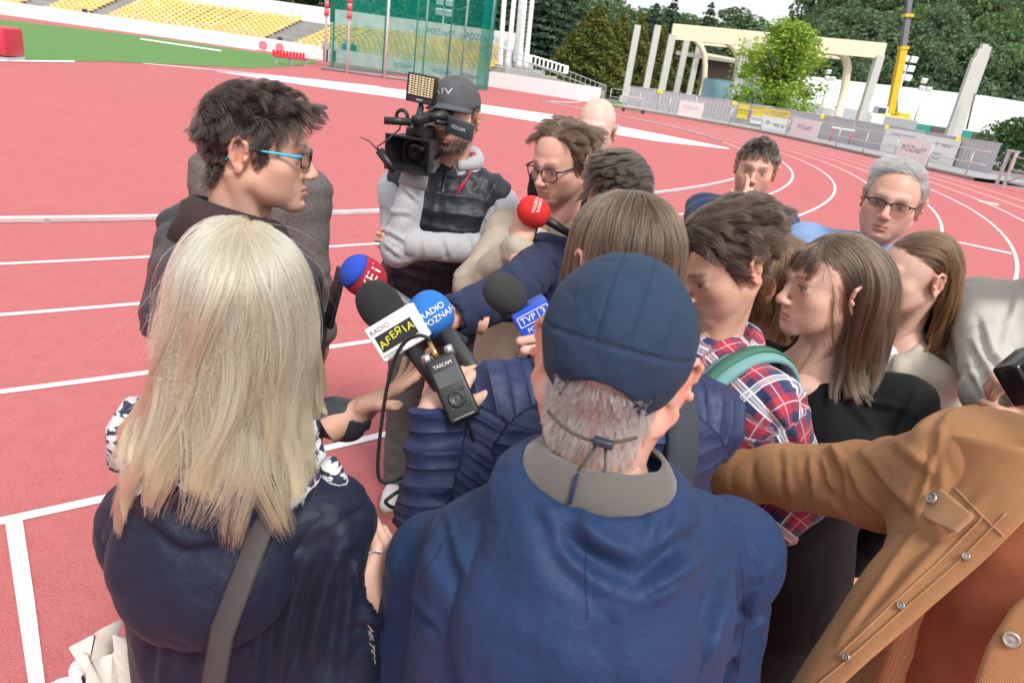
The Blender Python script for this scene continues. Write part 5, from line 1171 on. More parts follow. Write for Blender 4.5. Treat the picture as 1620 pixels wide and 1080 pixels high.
class Person:
    def __init__(s, label, head, yaw, pitch=0, roll=0, body_yaw=None, neck_off=None, lean=(0, 0), shw=.175, drop=.055, group='people gathered round the interview', h=.0034, size=1.0, base=None, pelvis=None, **q):
        head = np.asarray(head, float); by = yaw if body_yaw is None else body_yaw; fw = rotz(R(by)) @ V(0, 1, 0)
        nk = head + V(0, 0, -.205 * size) - fw * .035 if neck_off is None else head + np.asarray(neck_off, float)
        s.B = Body(head, by, lean=lean, shw=shw, neck=nk, pelvis=pelvis, drop=drop); s.org = s.B.base.copy() if base is None else np.asarray(base, float)
        s.t = empty('person', s.org, label, 'person', group)
        M = rotz(R(yaw)) @ rotx(-R(pitch)) @ roty(R(roll)); S_ = np.array(q.get('shape', (1, 1, 1))) * size
        q['neck_end'] = tuple(((nk + V(0, 0, -.03) - head) @ M) / S_)
        s.hd = Head(s.t, s.org, head, yaw, pitch, roll, h=h, size=size, **q); s.pieces = list(s.hd.pieces); s.skin = q.get('skin', (.60, .375, .285)); s.arms = []
    def hand(s, side, wrist, fdir, back, pose, h=.0032, scale=1.0):
        s.pieces.append(hand_piece(side, wrist, fdir, back, pose, s.skin, h, scale))
    def body(s):
        s.pieces.append(s.B.core(s.skin, s.arms)); return build_body('body', s.t, s.org, s.pieces)
    def arm(s, side, wrist=None, pole=(0, 0, -1), l1=.30, l2=.26, elbow=None, **kw):
        B = s.B; sh = B.shR if side == 'R' else B.shL; sg = 1 if side == 'R' else -1
        if wrist is None:
            e = sh + V(0, 0, -.29) + B.rt * sg * .045 - B.fw * .02; wrist = e + V(0, 0, -.24) + B.fw * .09 - B.rt * sg * .01
        else: wrist = np.asarray(wrist, float); e = ik(sh, wrist, l1, l2, pole) if elbow is None else np.asarray(elbow, float)
        s.arms.append((side, e, wrist)); return B.arm(side, e, wrist, **kw), e, wrist
    def cloth(s, name, prims, m, **kw): return garment(name, s.t, s.org, prims, m, **kw)
def cuffcut(e, w, r_): d = unit(w - e); return (cone(w - d * .012, w + d * .10, r_ * .80, r_ * .9), .004)
def shirt_collar(P, name, m, r_=.075, hgt=.045, open_=.0, tilt=.02, n=28, thick=.006, flare=.02, org=None):
    """turned-over collar band round the neck"""
    B = P.B; a = np.linspace(-math.pi + .35 + open_, math.pi - .35 - open_, n); c = B.neck + V(0, 0, .0); rows = []
    for rr, z in ((r_, -.03), (r_ * .96, hgt * .6), (r_ * 1.0, hgt), (r_ * 1.08 + flare * .3, hgt * .85), (r_ * 1.16 + flare, -.012)):
        rows.append(np.array([c - B.fw * math.cos(t) * rr * 1.05 + B.rt * math.sin(t) * rr * .98 + V(0, 0, z - tilt * (1 - math.cos(t)) * .9) for t in a]))
    mb = MB(); mb.add(np.concatenate(rows), [(i * n + j, i * n + j + 1, (i + 1) * n + j + 1, (i + 1) * n + j) for i in range(len(rows) - 1) for j in range(n - 1)]); o = mb.build(name, m, P.t, True, org=P.org)
    md = o.modifiers.new('thickness', 'SOLIDIFY'); md.thickness = thick; return o
HB = dict(dark=hair_mat('hair_dark_brown', (.010, .0065, .005), (.028, .018, .014), .32), brown=hair_mat('hair_brown', (.018, .011, .007), (.050, .030, .019), .32), lbrown=hair_mat('hair_light_brown', (.030, .018, .011), (.105, .064, .038), .32), auburn=hair_mat('hair_auburn', (.030, .016, .008), (.075, .040, .020), .32, (.17, .075, .028)), blond=hair_mat('hair_blond', (.46, .28, .115), (.93, .76, .49), .26, (.62, .34, .135)), grey=hair_mat('hair_grey', (.12, .115, .11), (.30, .285, .27), .4), mixed=hair_mat('hair_dark_greying', (.03, .021, .017), (.09, .068, .055), .36))
skin_pale = (.66, .415, .325); skin_mid = (.59, .352, .258); skin_tan = (.52, .295, .205); skin_red = (.62, .350, .265)
navy = cloth('navy_shell', (.022, .034, .075), .62, crease=.35); royal = cloth('royal_shell', (.014, .034, .094), .58, crease=.85, spec=.20, cscale=20); black = cloth('black_knit', (.0065, .0065, .008), .85, crease=.35)
beige = cloth('beige_cotton', (.47, .42, .35), .85, crease=.4); lgrey = cloth('grey_melange', (.31, .31, .33), .95, color2=(.44, .44, .46), melange=1, crease=.3, sheen=.3); white_t = cloth('white_jersey', (.74, .73, .71), .9, crease=.3); greyt = cloth('pale_tee', (.60, .57, .55), .9, crease=.3)
bluej = cloth('blue_linen', (.20, .30, .50), .85, crease=.3); navyk = cloth('navy_knit', (.022, .035, .085), .9, crease=.2, sheen=.3); tweed = cloth('tweed', (.055, .042, .040), .95, color2=(.20, .175, .168), melange=1, wb=.3, crease=.2); dark_tr = cloth('dark_trousers', (.03, .031, .036), .85, crease=.4)
charcoal = cloth('charcoal_denim', (.13, .128, .13), .85, crease=.45, var=.3)
leather = cloth('dark_leather', (.030, .032, .037), .42, crease=.6, cscale=10, wb=.2, sheen=0, spec=.5, weave=300); cordb = cloth('brown_cord', (.045, .028, .028), .9, crease=.2)
blackm = mat('black_plastic', (.012, .012, .013), .45, var=.2, scale=60); blackg = mat('black_gloss', (.01, .01, .012), .18); steel = mat('steel', (.55, .55, .56), .28, .9); foamk = mat('black_foam', (.018, .018, .019), .98, bump=.6, bscale=900, var=.2, scale=300)

def child(t, nm): return next(c for c in t.children if c.name.split('.')[0] == nm)
def caster(o):
    me = o.data; mw = np.array(o.parent.location) if o.parent else np.zeros(3); v = np.empty(len(me.vertices) * 3); me.vertices.foreach_get('co', v); return cast_fn(v.reshape(-1, 3) + mw, [tuple(p.vertices) for p in me.polygons])

# ---- 1 interviewee in the leather jacket, facing right
P = Person('dark curly haired man in leather jacket and blue armed glasses being interviewed', at(406, 236, 1.50), -80, 3, -2, body_yaw=-38, neck_off=V(-.045, -.01, -.185), drop=.06, h=.0026, size=1.06, skin=skin_mid, hair=(.035, .022, .018), shape=(1, 1.0, 1.0), nose=.7, chin=.006, fleshy=.003, jaw=1.04, shw=.185, iris=(.1, .07, .04), scalpk=1.0, stubble=.12, group='people gathered round the interview',
    hairline=[(-.2, -.092), (-.075, -.088), (-.052, -.06), (-.036, -.02), (-.028, .03), (.004, .036), (.012, .010), (.022, -.030), (.036, -.012), (.044, .03), (.062, .055), (.080, .072), (.2, .09)])
IV = P; B = P.B
def cmb(p, t, rng):
    w = top_w(p, .02, .085)[:, None]; tv = np.stack([p[:, 0] * 3, .75 + 0 * p[:, 1], .55 - 1.1 * t + 0 * p[:, 2]], 1); sv = np.stack([np.sign(p[:, 0]) * .35, -.30 + 0 * p[:, 0], -1 + 0 * p[:, 0]], 1); return unit_rows(tv * w + sv * (1 - w))
strands('hair', P.hd, 9000, lambda p: .020 + .034 * top_w(p, .0, .08) + .024 * smooth01(p[:, 1], .03, .07), cmb, HB['dark'], lift=.36, curl=.26, curlf=80, clump=.66, nclump=280, thick=.013, rad=.0005, jitter=.30, steps=12, seed=3)
aR, e1, w1 = P.arm('R', at(560, 664, 1.36), pole=(-.5, -.6, -1), r0=.066, r1=.054, r2=.036); aL, e2, w2 = P.arm('L', at(430, 600, 1.62), elbow=at(278, 500, 1.62), r0=.072, r1=.066, r2=.05)
P.hand('R', at(566, 652, 1.35), at(630, 612, 1.37) - at(566, 652, 1.35), unit(V(.25, -.35, -1)), dict(index=(4, 12, 8), middle=(10, 14, 10), ring=(16, 16, 10), little=(22, 16, 10), thumb=(60, -14, 4), spread=6), h=.0026)
P.hand('L', w2, at(470, 590, 1.60) - at(430, 600, 1.62), V(0, .8, .3), FIST)
P.cloth('jacket', [(B.torso(1.08, 1.12, 0, -.22, 1.06, .022), None)] + B.shoulder(.078, .062) + aR + aL, leather, h=.009, amp=.006, sleeve=.009, seed=3)
shirt_collar(P, 'collar', cordb, .082, .075, .15, .03, flare=.035)
trousers('trousers', B, P.t, P.org, dark_tr, h=.016)
P.body()
glasses('eyeglasses', P.hd, blackg, mat('turquoise', (.03, .42, .62), .35), .050, .030, .0019, 3.4, .0028, label='black framed glasses with turquoise arms on the interviewed man', cat='glasses', dark=.06)
t = empty('smartphone', at(529, 470, 1.62), 'black phone edge beside the blonde hair', 'phone'); mb = MB(); F = frame(V(.15, .2, 1), V(.5, -1, 0)); mb.rbox(at(529, 470, 1.62), (.07, .009, .14), .004, F); mb.build('case', blackm, t, org=np.array(t.location)); mb = MB(); mb.box(at(529, 470, 1.62) + F @ V(0, .0052, 0), (.064, .001, .132), F); mb.build('screen', blackg, t, org=np.array(t.location))

# ---- 2 person in tweed behind him
P = Person('person in brown speckled tweed coat standing behind the interviewed man', at(404, 196, 2.35), -60, 0, body_yaw=-20, neck_off=V(0, .03, -.15), drop=.05, h=.005, skin=skin_mid, shw=.205); B = P.B
strands('hair', P.hd, 1500, lambda p: .03 + 0 * p[:, 0], comb_short(), HB['dark'], steps=8, thick=.014, rad=.0007)
aR, e1, w1 = P.arm('R', r0=.075, r1=.062, r2=.05); aL, e2, w2 = P.arm('L', r0=.075, r1=.062, r2=.05)
P.hand('R', w1, V(0, 0, -1), B.rt, RELAX, .005); P.hand('L', w2, V(0, 0, -1), -B.rt, RELAX, .005)
P.cloth('coat', [(B.torso(1.12, 1.15, 0, -.40, 1.05, .03), None)] + B.shoulder(.08, .062) + aR + aL, tweed, h=.012, amp=.004, sleeve=.005, seed=8)
trousers('trousers', B, P.t, P.org, dark_tr, h=.018); P.body()

# ---- 3 blonde woman from behind
P = Person('woman with long blonde hair in navy raincoat seen from behind', at(388, 486, .93), 12, 4, 0, body_yaw=-2, h=.004, size=.98, skin=skin_pale, hair=(.55, .40, .24), eyes=True, shw=.185, pelvis=None, lean=(.01, -.02)); BW = P; B = P.B
back = -B.fw; B.shL = at(238, 828, 1.02); B.shR = at(514, 824, .98)
coat_tor = B.torso(.80, 1.02, 0, -.30, 1.12, .010); aR, e1, w1 = P.arm('R', at(588, 962, 1.02), elbow=at(548, 1060, 1.04), r0=.058, r1=.056, r2=.046); aL, e2, w2 = P.arm('L', B.shL + V(.10, .33, -.24), elbow=B.shL + V(-.03, .10, -.22), r0=.058, r1=.056, r2=.046)
coatm = cloth('navy_raincoat', (.009, .0125, .030), .55, crease=.85, spec=.24, cscale=20)
P.hand('R', w1, at(604, 905, 1.03) - at(588, 962, 1.02), V(.9, -.5, .4), dict(index=(48, 62, 30), middle=(56, 66, 35), ring=(60, 68, 35), little=(62, 66, 35), thumb=(24, 25, 10), spread=1), .0028); P.hand('L', w2, V(0, .7, -.6), V(-1, 0, 0), RELAX, .004)
coat = P.cloth('raincoat', [(coat_tor, None)] + B.shoulder(.060, .058) + aR + aL, coatm, h=.006, k=.06, amp=.004, sleeve=.005, seed=21, cuts=[cuffcut(e1, w1, .046)],
    creases=[([(330, 960), (300, 1080)], .012, .012), ([(400, 950), (385, 1080)], .010, .010), ([(455, 900), (430, 1000), (425, 1080)], .014, .012), ([(520, 860), (480, 960), (475, 1080)], .014, .012), ([(250, 950), (235, 1080)], .010, .012), ([(160, 860), (200, 915)], .010, .010), ([(350, 930), (345, 1080)], .008, .008), ([(500, 930), (455, 1080)], .008, .008), ([(570, 870), (520, 930)], .008, .007), ([(545, 880), (530, 980), (520, 1080)], .010, .010), ([(560, 990), (600, 1000)], .006, .008)])
hc = B.neck + back * .105 + V(0, 0, -.11)
hoodF = frame(unit(V(0, 0, 1) * .9 + B.fw * .42), B.rt)
P.cloth_hull = [(cone(P.hd.tow((0, -.035, .0)), hc + V(0, 0, .02) + back * -.01, .068, .072), 0)]
cst = caster(coat); rimb = []
for px, py in [(160, 745), (172, 815), (205, 880), (255, 920), (310, 936), (370, 912), (430, 868), (490, 822), (540, 782)]:
    h_, nn = cst(px, py)
    if h_ is None: h_, nn = cst(px + (22 if px < 300 else -22), py + 15)
    if h_ is not None: rimb.append(h_ + nn * .022)
hood_pr = [(ell(hc, (.125, .058, .115), hoodF), None), (ell(B.neck + V(0, 0, -.02) - B.fw * .02, (.128, .112, .060)), .05)] + [(cone(rimb[i], rimb[i + 1], .017, .017, 'body'), .025) for i in range(len(rimb) - 1)] + [(cone(lerp(rimb[i], B.neck + back * .06, .45), lerp(rimb[i + 1], B.neck + back * .06, .45), .016, .016, 'body'), .04) for i in range(len(rimb) - 1)]
P.cloth('hood', hood_pr, coatm, h=.0055, k=.05, amp=.003, sleeve=0, seed=5, cuts=[(ell(B.neck + V(0, 0, .045) - B.fw * .01, (.095, .088, .075)), .02)], creases=[([(200, 800), (290, 880), (400, 850)], .008, .010), ([(470, 730), (520, 760), (548, 800)], .006, .008), ([(240, 780), (330, 850)], .006, .010), ([(430, 800), (380, 870)], .008, .009)])
sc = NT('scarf'); co = sc.coord(); vo = sc.n('ShaderNodeTexVoronoi'); sc.l(sc.vmap(co, (26, 26, 60)), vo.inputs['Vector']); nz_ = sc.noise(sc.vmap(co, (20, 20, 45)), 2.2, 2); sc.set(Base_Color=sc.ramp(nz_, [(.47, (.02, .028, .06)), (.50, (.62, .62, .62))]), Roughness=.9)
mb = MB(); n = 40
for lv, rr, rad in ((.005, .092, .026), (.035, .084, .024), (-.025, .104, .024)):
    mb.tube([B.neck - B.fw * (.01 + math.cos(t) * rr * .95) + B.rt * math.sin(t) * rr * 1.08 + V(0, 0, lv + .014 * math.sin(t * 3 + lv * 90)) for t in np.linspace(0, 2 * math.pi, n)], [rad * (1 + .18 * math.sin(i * 1.3)) for i in range(n)], 10, cap=False)
for (pa, pb, rr) in (((222, 640, .96), (196, 735, .99), .030), ((240, 690, .95), (214, 770, .985), .026), ((520, 730, .95), (545, 790, .98), .018)): mb.tube([at(*pa), lerp(at(*pa), at(*pb), .5) + V(-.004, 0, .004), at(*pb)], [rr * .7, rr, rr * .75], 10)
mb.build('scarf', sc.m, P.t, True, org=P.org)
def back_col(w):
    d = np.minimum(ell(B.neck + V(0, 0, .012) - B.fw * .012, (.132, .122, .062))(w), 9); d = np.minimum(d, np.minimum(ell(hc, (.125, .080, .13), hoodF)(w), ell(B.neck + V(0, 0, -.03) - B.fw * .02, (.16, .13, .085))(w))); d = np.minimum(d, coat_tor(w) - .006)
    for c, _ in B.shoulder(.060, .058): d = np.minimum(d, c(w))
    e = P.cloth_hull[0][0](w); hh = np.clip(.5 + .5 * (d - e) / .05, 0, 1); return d * (1 - hh) + e * hh - .05 * hh * (1 - hh)
strands('hair', P.hd, 15000, lambda p: .24 + .06 * smooth01(p[:, 2], 0, .09) - .05 * smooth01(p[:, 1], .0, .06) - .10 * p[:, 0], comb_long((.004, .02), .42, (0, -.03)), HB['blond'], lift=.06, curl=.22, curlf=21, clump=.74, nclump=130, lenvar=.62, thick=.018, rad=.00042, jitter=.10, steps=26, seed=6, collide=back_col, inertia=.34,
    mask=lambda p: np.minimum(scalp_fn(P.hd.q)(p), 1))
strands('flyaway_hair', P.hd, 60, lambda p: .17 + 0 * p[:, 0], comb_long((.004, .015), .8, (0, -.05)), HB['blond'], lift=.3, curl=.16, curlf=14, clump=0, thick=.03, rad=.00022, jitter=.2, steps=24, seed=16, collide=back_col, inertia=.62)
# bag strap across the back and the tote
strapm = mat('strap_brown', (.045, .036, .038), .7, bump=.3, bscale=500)
mb = MB(); sp_ = [B.neck + B.rt * .10 + V(0, 0, .05) + back * .06, hc + B.rt * .07 + back * .085 + V(0, 0, -.02), B.pelvis + B.rt * .035 + back * .185 + V(0, 0, .20), B.pelvis + B.rt * -.02 + back * .20 + V(0, 0, .02), B.pelvis - B.rt * .10 + back * .19 + V(0, 0, -.15)]
mb.tube(sp_, .017, 8, flat=.22); 
trousers('trousers', B, P.t, P.org, dark_tr, h=.018); P.body()
bt = empty('tote_bag', at(150, 1030, 1.12), 'cream canvas tote bag hanging at the blonde woman\'s side', 'bag'); bo = np.array(bt.location)
sb = MB(); sb.tube(sp_, .017, 8, flat=.2); so = sb.build('strap', strapm, bt, True, org=bo)
cream = cloth('cream_canvas', (.68, .63, .56), .9, crease=.5, wb=.3); q0 = [at(110, 1022, 1.05), at(176, 984, 1.09), at(215, 1008, 1.13), at(150, 1045, 1.09)]; q1 = [x + V(.02 * i, .02, -.34) for i, x in enumerate(q0)]; rows = [q0]
mb = MB(); k = 6; ring = []
for z in np.linspace(0, 1, k):
    pts = []
    for i in range(4):
        for s_ in np.linspace(0, 1, 5)[:-1]: pts.append(lerp(lerp(q0[i], q0[(i + 1) % 4], s_), lerp(q1[i], q1[(i + 1) % 4], s_), z) + V(.01 * math.sin(z * 9 + i * 2 + s_ * 5), .012 * math.sin(z * 7 + s_ * 6 + i), 0))
    ring.append(np.array(pts))
mb.add(np.concatenate(ring), [(a_ * 16 + i, a_ * 16 + (i + 1) % 16, (a_ + 1) * 16 + (i + 1) % 16, (a_ + 1) * 16 + i) for a_ in range(k - 1) for i in range(16)] + [tuple((k - 1) * 16 + i for i in range(16))]); o = mb.build('pouch', cream, bt, True, org=bo); md = o.modifiers.new('t', 'SOLIDIFY'); md.thickness = .004
mb = MB(); c = at(584, 882, 1.03); Fp = frame(V(-.2, .7, .6), V(1, 0, .2)); g = 7; vv = []
for i in range(g):
    for j in range(g): x, y = (i / (g - 1) - .5) * .055, (j / (g - 1) - .5) * .075; vv.append(c + Fp @ V(x, y, .008 * math.sin(x * 90) + .006 * math.sin(y * 60 + 1)))
mb.add(vv, [(i * g + j, (i + 1) * g + j, (i + 1) * g + j + 1, i * g + j + 1) for i in range(g - 1) for j in range(g - 1)]); o = mb.build('paper_note', mat('paper', (.74, .74, .80), .8), None, True, org=c, loc=c); tag(o, 'crumpled white paper note in the blonde woman\'s hand', 'paper'); md = o.modifiers.new('t', 'SOLIDIFY'); md.thickness = .0006

# ---- 4 man in the blue cap from behind
P = Person('man in dark blue cap and blue softshell jacket seen from behind', at(970, 572, .80), -13, 4, 3, body_yaw=-4, h=.0028, size=1.0, skin=skin_red, hair=(.42, .39, .36), scalpk=.9, scalpw=.55, shw=.172, drop=.10, ears=1.18, earout=42, neck=1.04, neck_off=V(0, -.05, -.150), lean=(.0, -.05)); CM = P; B = P.B; hd = P.hd; B.shL = at(700, 892, .99); B.shR = at(1152, 872, 1.0)
strands('hair', hd, 4200, lambda p: .016 + 0 * p[:, 0], comb_short(), HB['grey'], steps=7, thick=.006, rad=.0004, clump=.3, nclump=300, mask=lambda p: np.minimum(scalp_fn(hd.q)(p), np.where(np.abs(p[:, 0]) < .045, .012, -.02) - p[:, 2]))
capm = cloth('cap_blue', (.017, .036, .072), .8, crease=.55, cscale=22, wb=.3)
F = Field((-.13, -.15, -.10), (.13, .20, .16), .0026)
F.add(ell((0, -.016, .035), (.0865, .110, .093))); F.cut(ell((0, -.016, .030), (.0795, .1025, .0865)), .002)
ax_ = F.lo; F.keep(V(0, -.05, -.030), unit(V(0, .10, -1)))
F.cut(ell((0, -.125, -.034), (.046, .06, .046)), .008)
for s_ in (-1, 1): F.cut(ell((s_ * .104, -.004, -.030), (.030, .034, .042)), .008)
v, f = F.mesh(); v = relax(v, f, 1); n = vnormals(v, f); pan = np.arctan2(v[:, 0], -(v[:, 1] + .016)); seam = np.exp(-((v[:, 2] - (.055 - .25 * v[:, 0] ** 2 * 8)) / .0022) ** 2) + np.exp(-((np.abs(v[:, 0]) - .017) / .0016) ** 2) * (v[:, 2] > .055)
v = v + n * (.0016 * noise3(v * np.array([38, 38, 50]), 3) + .0006 * noise3(v * 90, 4) + .0026 * seam + .003 * np.maximum(0, noise3(v * np.array([22, 22, 70]), 9)) * (np.abs(v[:, 0]) > .05))[:, None]
cap = add_obj('cap', mesh_from('cap', hd.tow(v) - P.org, f, capm), P.t)
mb = MB(); bm_ = []
for i, a in enumerate(np.linspace(-1.1, 1.1, 15)):
    for j, r_ in enumerate((0, .5, 1)): bm_.append((math.sin(a) * (.088 + .01 * r_), .012 + math.cos(a) * (.088 + .062 * r_) * 1.0, .022 - .02 * r_ - .012 * math.sin(a) ** 2))
mb.add(hd.tow(np.array(bm_)), [(i * 3 + j, (i + 1) * 3 + j, (i + 1) * 3 + j + 1, i * 3 + j + 1) for i in range(14) for j in range(2)]); o = mb.build('cap_brim', capm, cap, True, org=P.org); o.modifiers.new('t', 'SOLIDIFY').thickness = .004
cordm = mat('cap_cord', (.075, .065, .05), .9, bump=.6, bscale=700); cpts = []
for a in np.linspace(-.62, .62, 13): cpts.append((math.sin(a) * .083, -.026 - math.cos(a) * .094 + .012, -.028 - .026 * math.cos(a * 2.2) * .5 - .012))
mb = MB(); mb.tube(hd.tow(cpts), .0019, 6); mb.build('cap_cord', cordm, cap, True, org=P.org)
lp = [(.012, -.108, -.052), (.004, -.113, -.075), (-.002, -.112, -.098), (.008, -.111, -.112), (.022, -.110, -.100), (.026, -.111, -.078), (.020, -.108, -.053)]; mb = MB(); mb.tube(hd.tow(lp), .0017, 6); mb.build('cord_loop', cordm, cap, True, org=P.org)
mb = MB(); mb.rbox(hd.tow((.017, -.1115, -.050)), (.022, .010, .009), .003, hd.M); mb.rbox(hd.tow((.004, -.1125, -.114)), (.013, .007, .005), .002, hd.M); mb.build('cord_lock', mat('lock_blue', (.02, .03, .06), .35), cap, True, org=P.org)
aL, e2, w2 = P.arm('L', B.shL + V(-.035, .10, -.52), elbow=B.shL + V(-.055, -.0, -.28), r0=.068, r1=.066, r2=.054); aR, e1, w1 = P.arm('R', B.shR + V(.02, .10, -.52), elbow=B.shR + V(.045, .0, -.28), r0=.068, r1=.066, r2=.054)
P.hand('R', w1, V(0, .3, -1), V(1, 0, 0), RELAX, .004); P.hand('L', w2, V(0, .3, -1), V(-1, 0, 0), RELAX, .004)
tor = B.torso(.98, 1.05, .0, -.25, 1.12, .010)
jk = P.cloth('softshell_jacket', [(tor, None)] + B.shoulder(.068, .066) + aL + aR, royal, h=.0055, amp=.004, sleeve=.003, seed=31, k=.085,
    creases=[([(700, 870), (740, 960), (750, 1080)], .013, .012), ([(760, 930), (770, 1010), (730, 1075)], .012, .010), ([(800, 900), (790, 1000)], .008, .010), ([(1150, 880), (1120, 960), (1090, 1060)], .012, .012), ([(1190, 930), (1160, 1000), (1150, 1060)], .010, .010), ([(860, 1000), (850, 1080)], .007, .014), ([(1040, 990), (1080, 1080)], .007, .014), ([(1230, 950), (1195, 985)], .008, .007), ([(650, 950), (690, 1000)], .007, .008), ([(690, 800), (720, 880)], .004, .006), ([(820, 780), (700, 850), (665, 920)], .004, .005), ([(1120, 780), (1180, 850), (1205, 930)], .004, .005)])
cst = caster(jk)
def seam_tube(cst_, pts, nm, m_, P_, rad=.0013, lift=.0006):
    Q = []
    for i in range(len(pts) - 1):
        for u_ in np.linspace(0, 1, 12, endpoint=False):
            h_, nn = cst_(*(np.array(pts[i], float) * (1 - u_) + np.array(pts[i + 1], float) * u_))
            if h_ is not None: Q.append(h_ + nn * lift)
    if len(Q) > 4: mb = MB(); mb.tube(Q, rad, 5); mb.build(nm, m_, P_.t, True, org=P_.org)
seam_blue = cloth('seam_blue', (.011, .026, .070), .7)
for pts in ([(806, 800), (752, 870), (742, 960), (752, 1078)], [(1130, 800), (1172, 880), (1180, 980), (1165, 1078)], [(700, 812), (668, 880), (655, 990), (640, 1078)]): seam_tube(cst, pts, 'seam', seam_blue, P)
back = -B.fw; hc = B.neck + back * .105 + V(0, 0, -.115); hF = frame(unit(V(0, 0, 1) + B.fw * .40), B.rt)
def hoodpost(v, n):
    w = (v - hc) @ hF; x = w[:, 0]; z = w[:, 2]; bk = smooth01(-w[:, 1], .0, .03)
    v_fold = z - (-.055 + .55 * np.abs(x) + .15 * x); dd = -.022 * np.exp(-(v_fold / .016) ** 2) + .014 * np.exp(-((v_fold + .034) / .02) ** 2) + .008 * np.exp(-((v_fold - .04) / .018) ** 2)
    seam = -.003 * np.exp(-((x + .018) / .0025) ** 2) * (z < -.02); g = smooth01(z, .06, .10); gather = .0045 * np.sin(np.arctan2(x, -w[:, 1] + .02) * 17 + 5 * noise3(v * 14, 2)) * g * (.5 + .5 * noise3(v * 9, 4))
    hem = .005 * np.exp(-((z + .135) / .006) ** 2)
    return v + n * ((dd + seam) * bk + gather)[:, None]
rim = []
for px, py in [(800, 762), (798, 820), (825, 890), (870, 945), (930, 978), (990, 982), (1050, 950), (1100, 890), (1128, 825), (1130, 775)]:
    h_, nn = cst(px, py)
    if h_ is not None: rim.append(h_ + nn * .026)
tops = [lerp(r_, B.neck + back * .075 + V(0, 0, -.01), .42) + back * .018 for r_ in rim]
P.cloth('hood', [(ell(hc + V(0, 0, .01), (.135, .080, .125), hF), None), (ell(B.neck + V(0, 0, .004) + back * .008, (.122, .116, .058)), .05)] + [(cone(rim[i], rim[i + 1], .020, .020, 'body'), .03) for i in range(len(rim) - 1)] + [(cone(tops[i], tops[i + 1], .026, .026, 'body'), .04) for i in range(len(rim) - 1)], royal, h=.005, k=.05, amp=.003, sleeve=0, seed=7, cuts=[(ell(B.neck + V(0, 0, .075) + back * .012, (.086, .088, .080)), .015)],
    creases=[([(880, 835), (930, 880), (1005, 912)], .016, .012), ([(1105, 845), (1060, 880), (1005, 912)], .016, .012), ([(840, 800), (880, 900), (950, 955)], .007, .010), ([(905, 800), (915, 850)], .004, .006), ([(1016, 815), (1020, 850)], .004, .006), ([(1064, 800), (1044, 850)], .004, .006), ([(928, 880), (930, 975)], -.003, .003), ([(1090, 900), (1020, 940)], .005, .006), ([(1100, 860), (1000, 930)], .005, .006)])
hcs = caster(child(P.t, 'hood'))
for pts in ([(930, 835), (926, 900), (930, 985)],): seam_tube(hcs, pts, 'seam', seam_blue, P)
lc = B.neck + V(0, 0, .035); n = 56; rows = []
for kk, (rr, z, bk) in enumerate(((.062, .035, .002), (.064, .040, .003), (.068, .036, .005), (.074, .026, .008), (.080, .012, .010), (.083, -.014, .010))):
    rows.append(np.array([lc + back * bk + back * math.cos(t) * rr + B.rt * math.sin(t) * rr * 1.08 + V(0, 0, z * (.75 + .25 * math.cos(t)) + .003 * kk / 3 * math.sin(t * 4 + kk * .6) + .0012 * math.sin(t * 9 + kk)) for t in np.linspace(0, 2 * math.pi, n, endpoint=False)]))
mb = MB(); mb.add(np.concatenate(rows), [(a_ * n + i_, (a_ + 1) * n + i_, (a_ + 1) * n + (i_ + 1) % n, a_ * n + (i_ + 1) % n) for a_ in range(5) for i_ in range(n)]); mb.build('hood_lining', cloth('lining_grey', (.11, .10, .092), .95, crease=.3, sheen=.4), P.t, True, org=P.org)
mb = MB(); mb.tube([lc + back * .090 + V(-.03, 0, .010), lc + back * .083 + V(-.029, 0, .024), lc + back * .073 + V(-.027, 0, .037)], .0022, 5); mb.build('lining_seam', cloth('seam_navy', (.02, .03, .07)), P.t, True, org=P.org)
trousers('trousers', B, P.t, P.org, dark_tr, h=.018); P.body()
letters('sleeve_print', 'HI-TEC', .022, lambda v: lerp(B.shL, e2, .42) + unit(V(-.72, -.70, .12)) * .083 + np.outer(v[:, 0], unit(V(.1, .05, -1))) + np.outer(v[:, 1], unit(V(.7, -.7, 0))), mat('print_white', (.8, .8, .8), .6), P.t, P.org)
# ---- 5 person in the quilted jacket with backpack, in front of the cap
P = Person('person with straight brown hair in quilted navy jacket holding the recorder', at(980, 412, 1.20), 28, 8, 0, body_yaw=14, h=.004, skin=skin_pale, hair=(.06, .038, .024), ears=.75, earout=8, shw=.175, drop=.06, lean=(0, -.02)); QP = P; B = P.B
strands('hair', P.hd, 9000, lambda p: .13 + .03 * top_w(p), comb_long((.0, -.01), .45, (0, 0)), HB['lbrown'], lift=.05, curl=.04, curlf=20, clump=.6, nclump=150, thick=.015, rad=.00048, jitter=.08, steps=14, seed=12, inertia=.3)
B.shR = B.shR + B.rt * .035 + V(0, 0, -.02); quilt_m = cloth('navy_quilt', (.020, .031, .092), .55, crease=.35, spec=.4, cscale=24)
qm_ = quilt_m.node_tree; qb = qm_.nodes['Principled BSDF']; at_ = qm_.nodes.new('ShaderNodeAttribute'); at_.attribute_name = 'gc'; sp_ = qm_.nodes.new('ShaderNodeSeparateXYZ'); qm_.links.new(at_.outputs['Vector'], sp_.inputs[0]); prev = None
for op, b_ in (('MULTIPLY', math.pi / .029), ('SINE', 0), ('ABSOLUTE', 0), ('POWER', .5)):
    mm_ = qm_.nodes.new('ShaderNodeMath'); mm_.operation = op; mm_.inputs[1].default_value = b_; qm_.links.new(prev.outputs[0] if prev else sp_.outputs[1], mm_.inputs[0]); prev = mm_
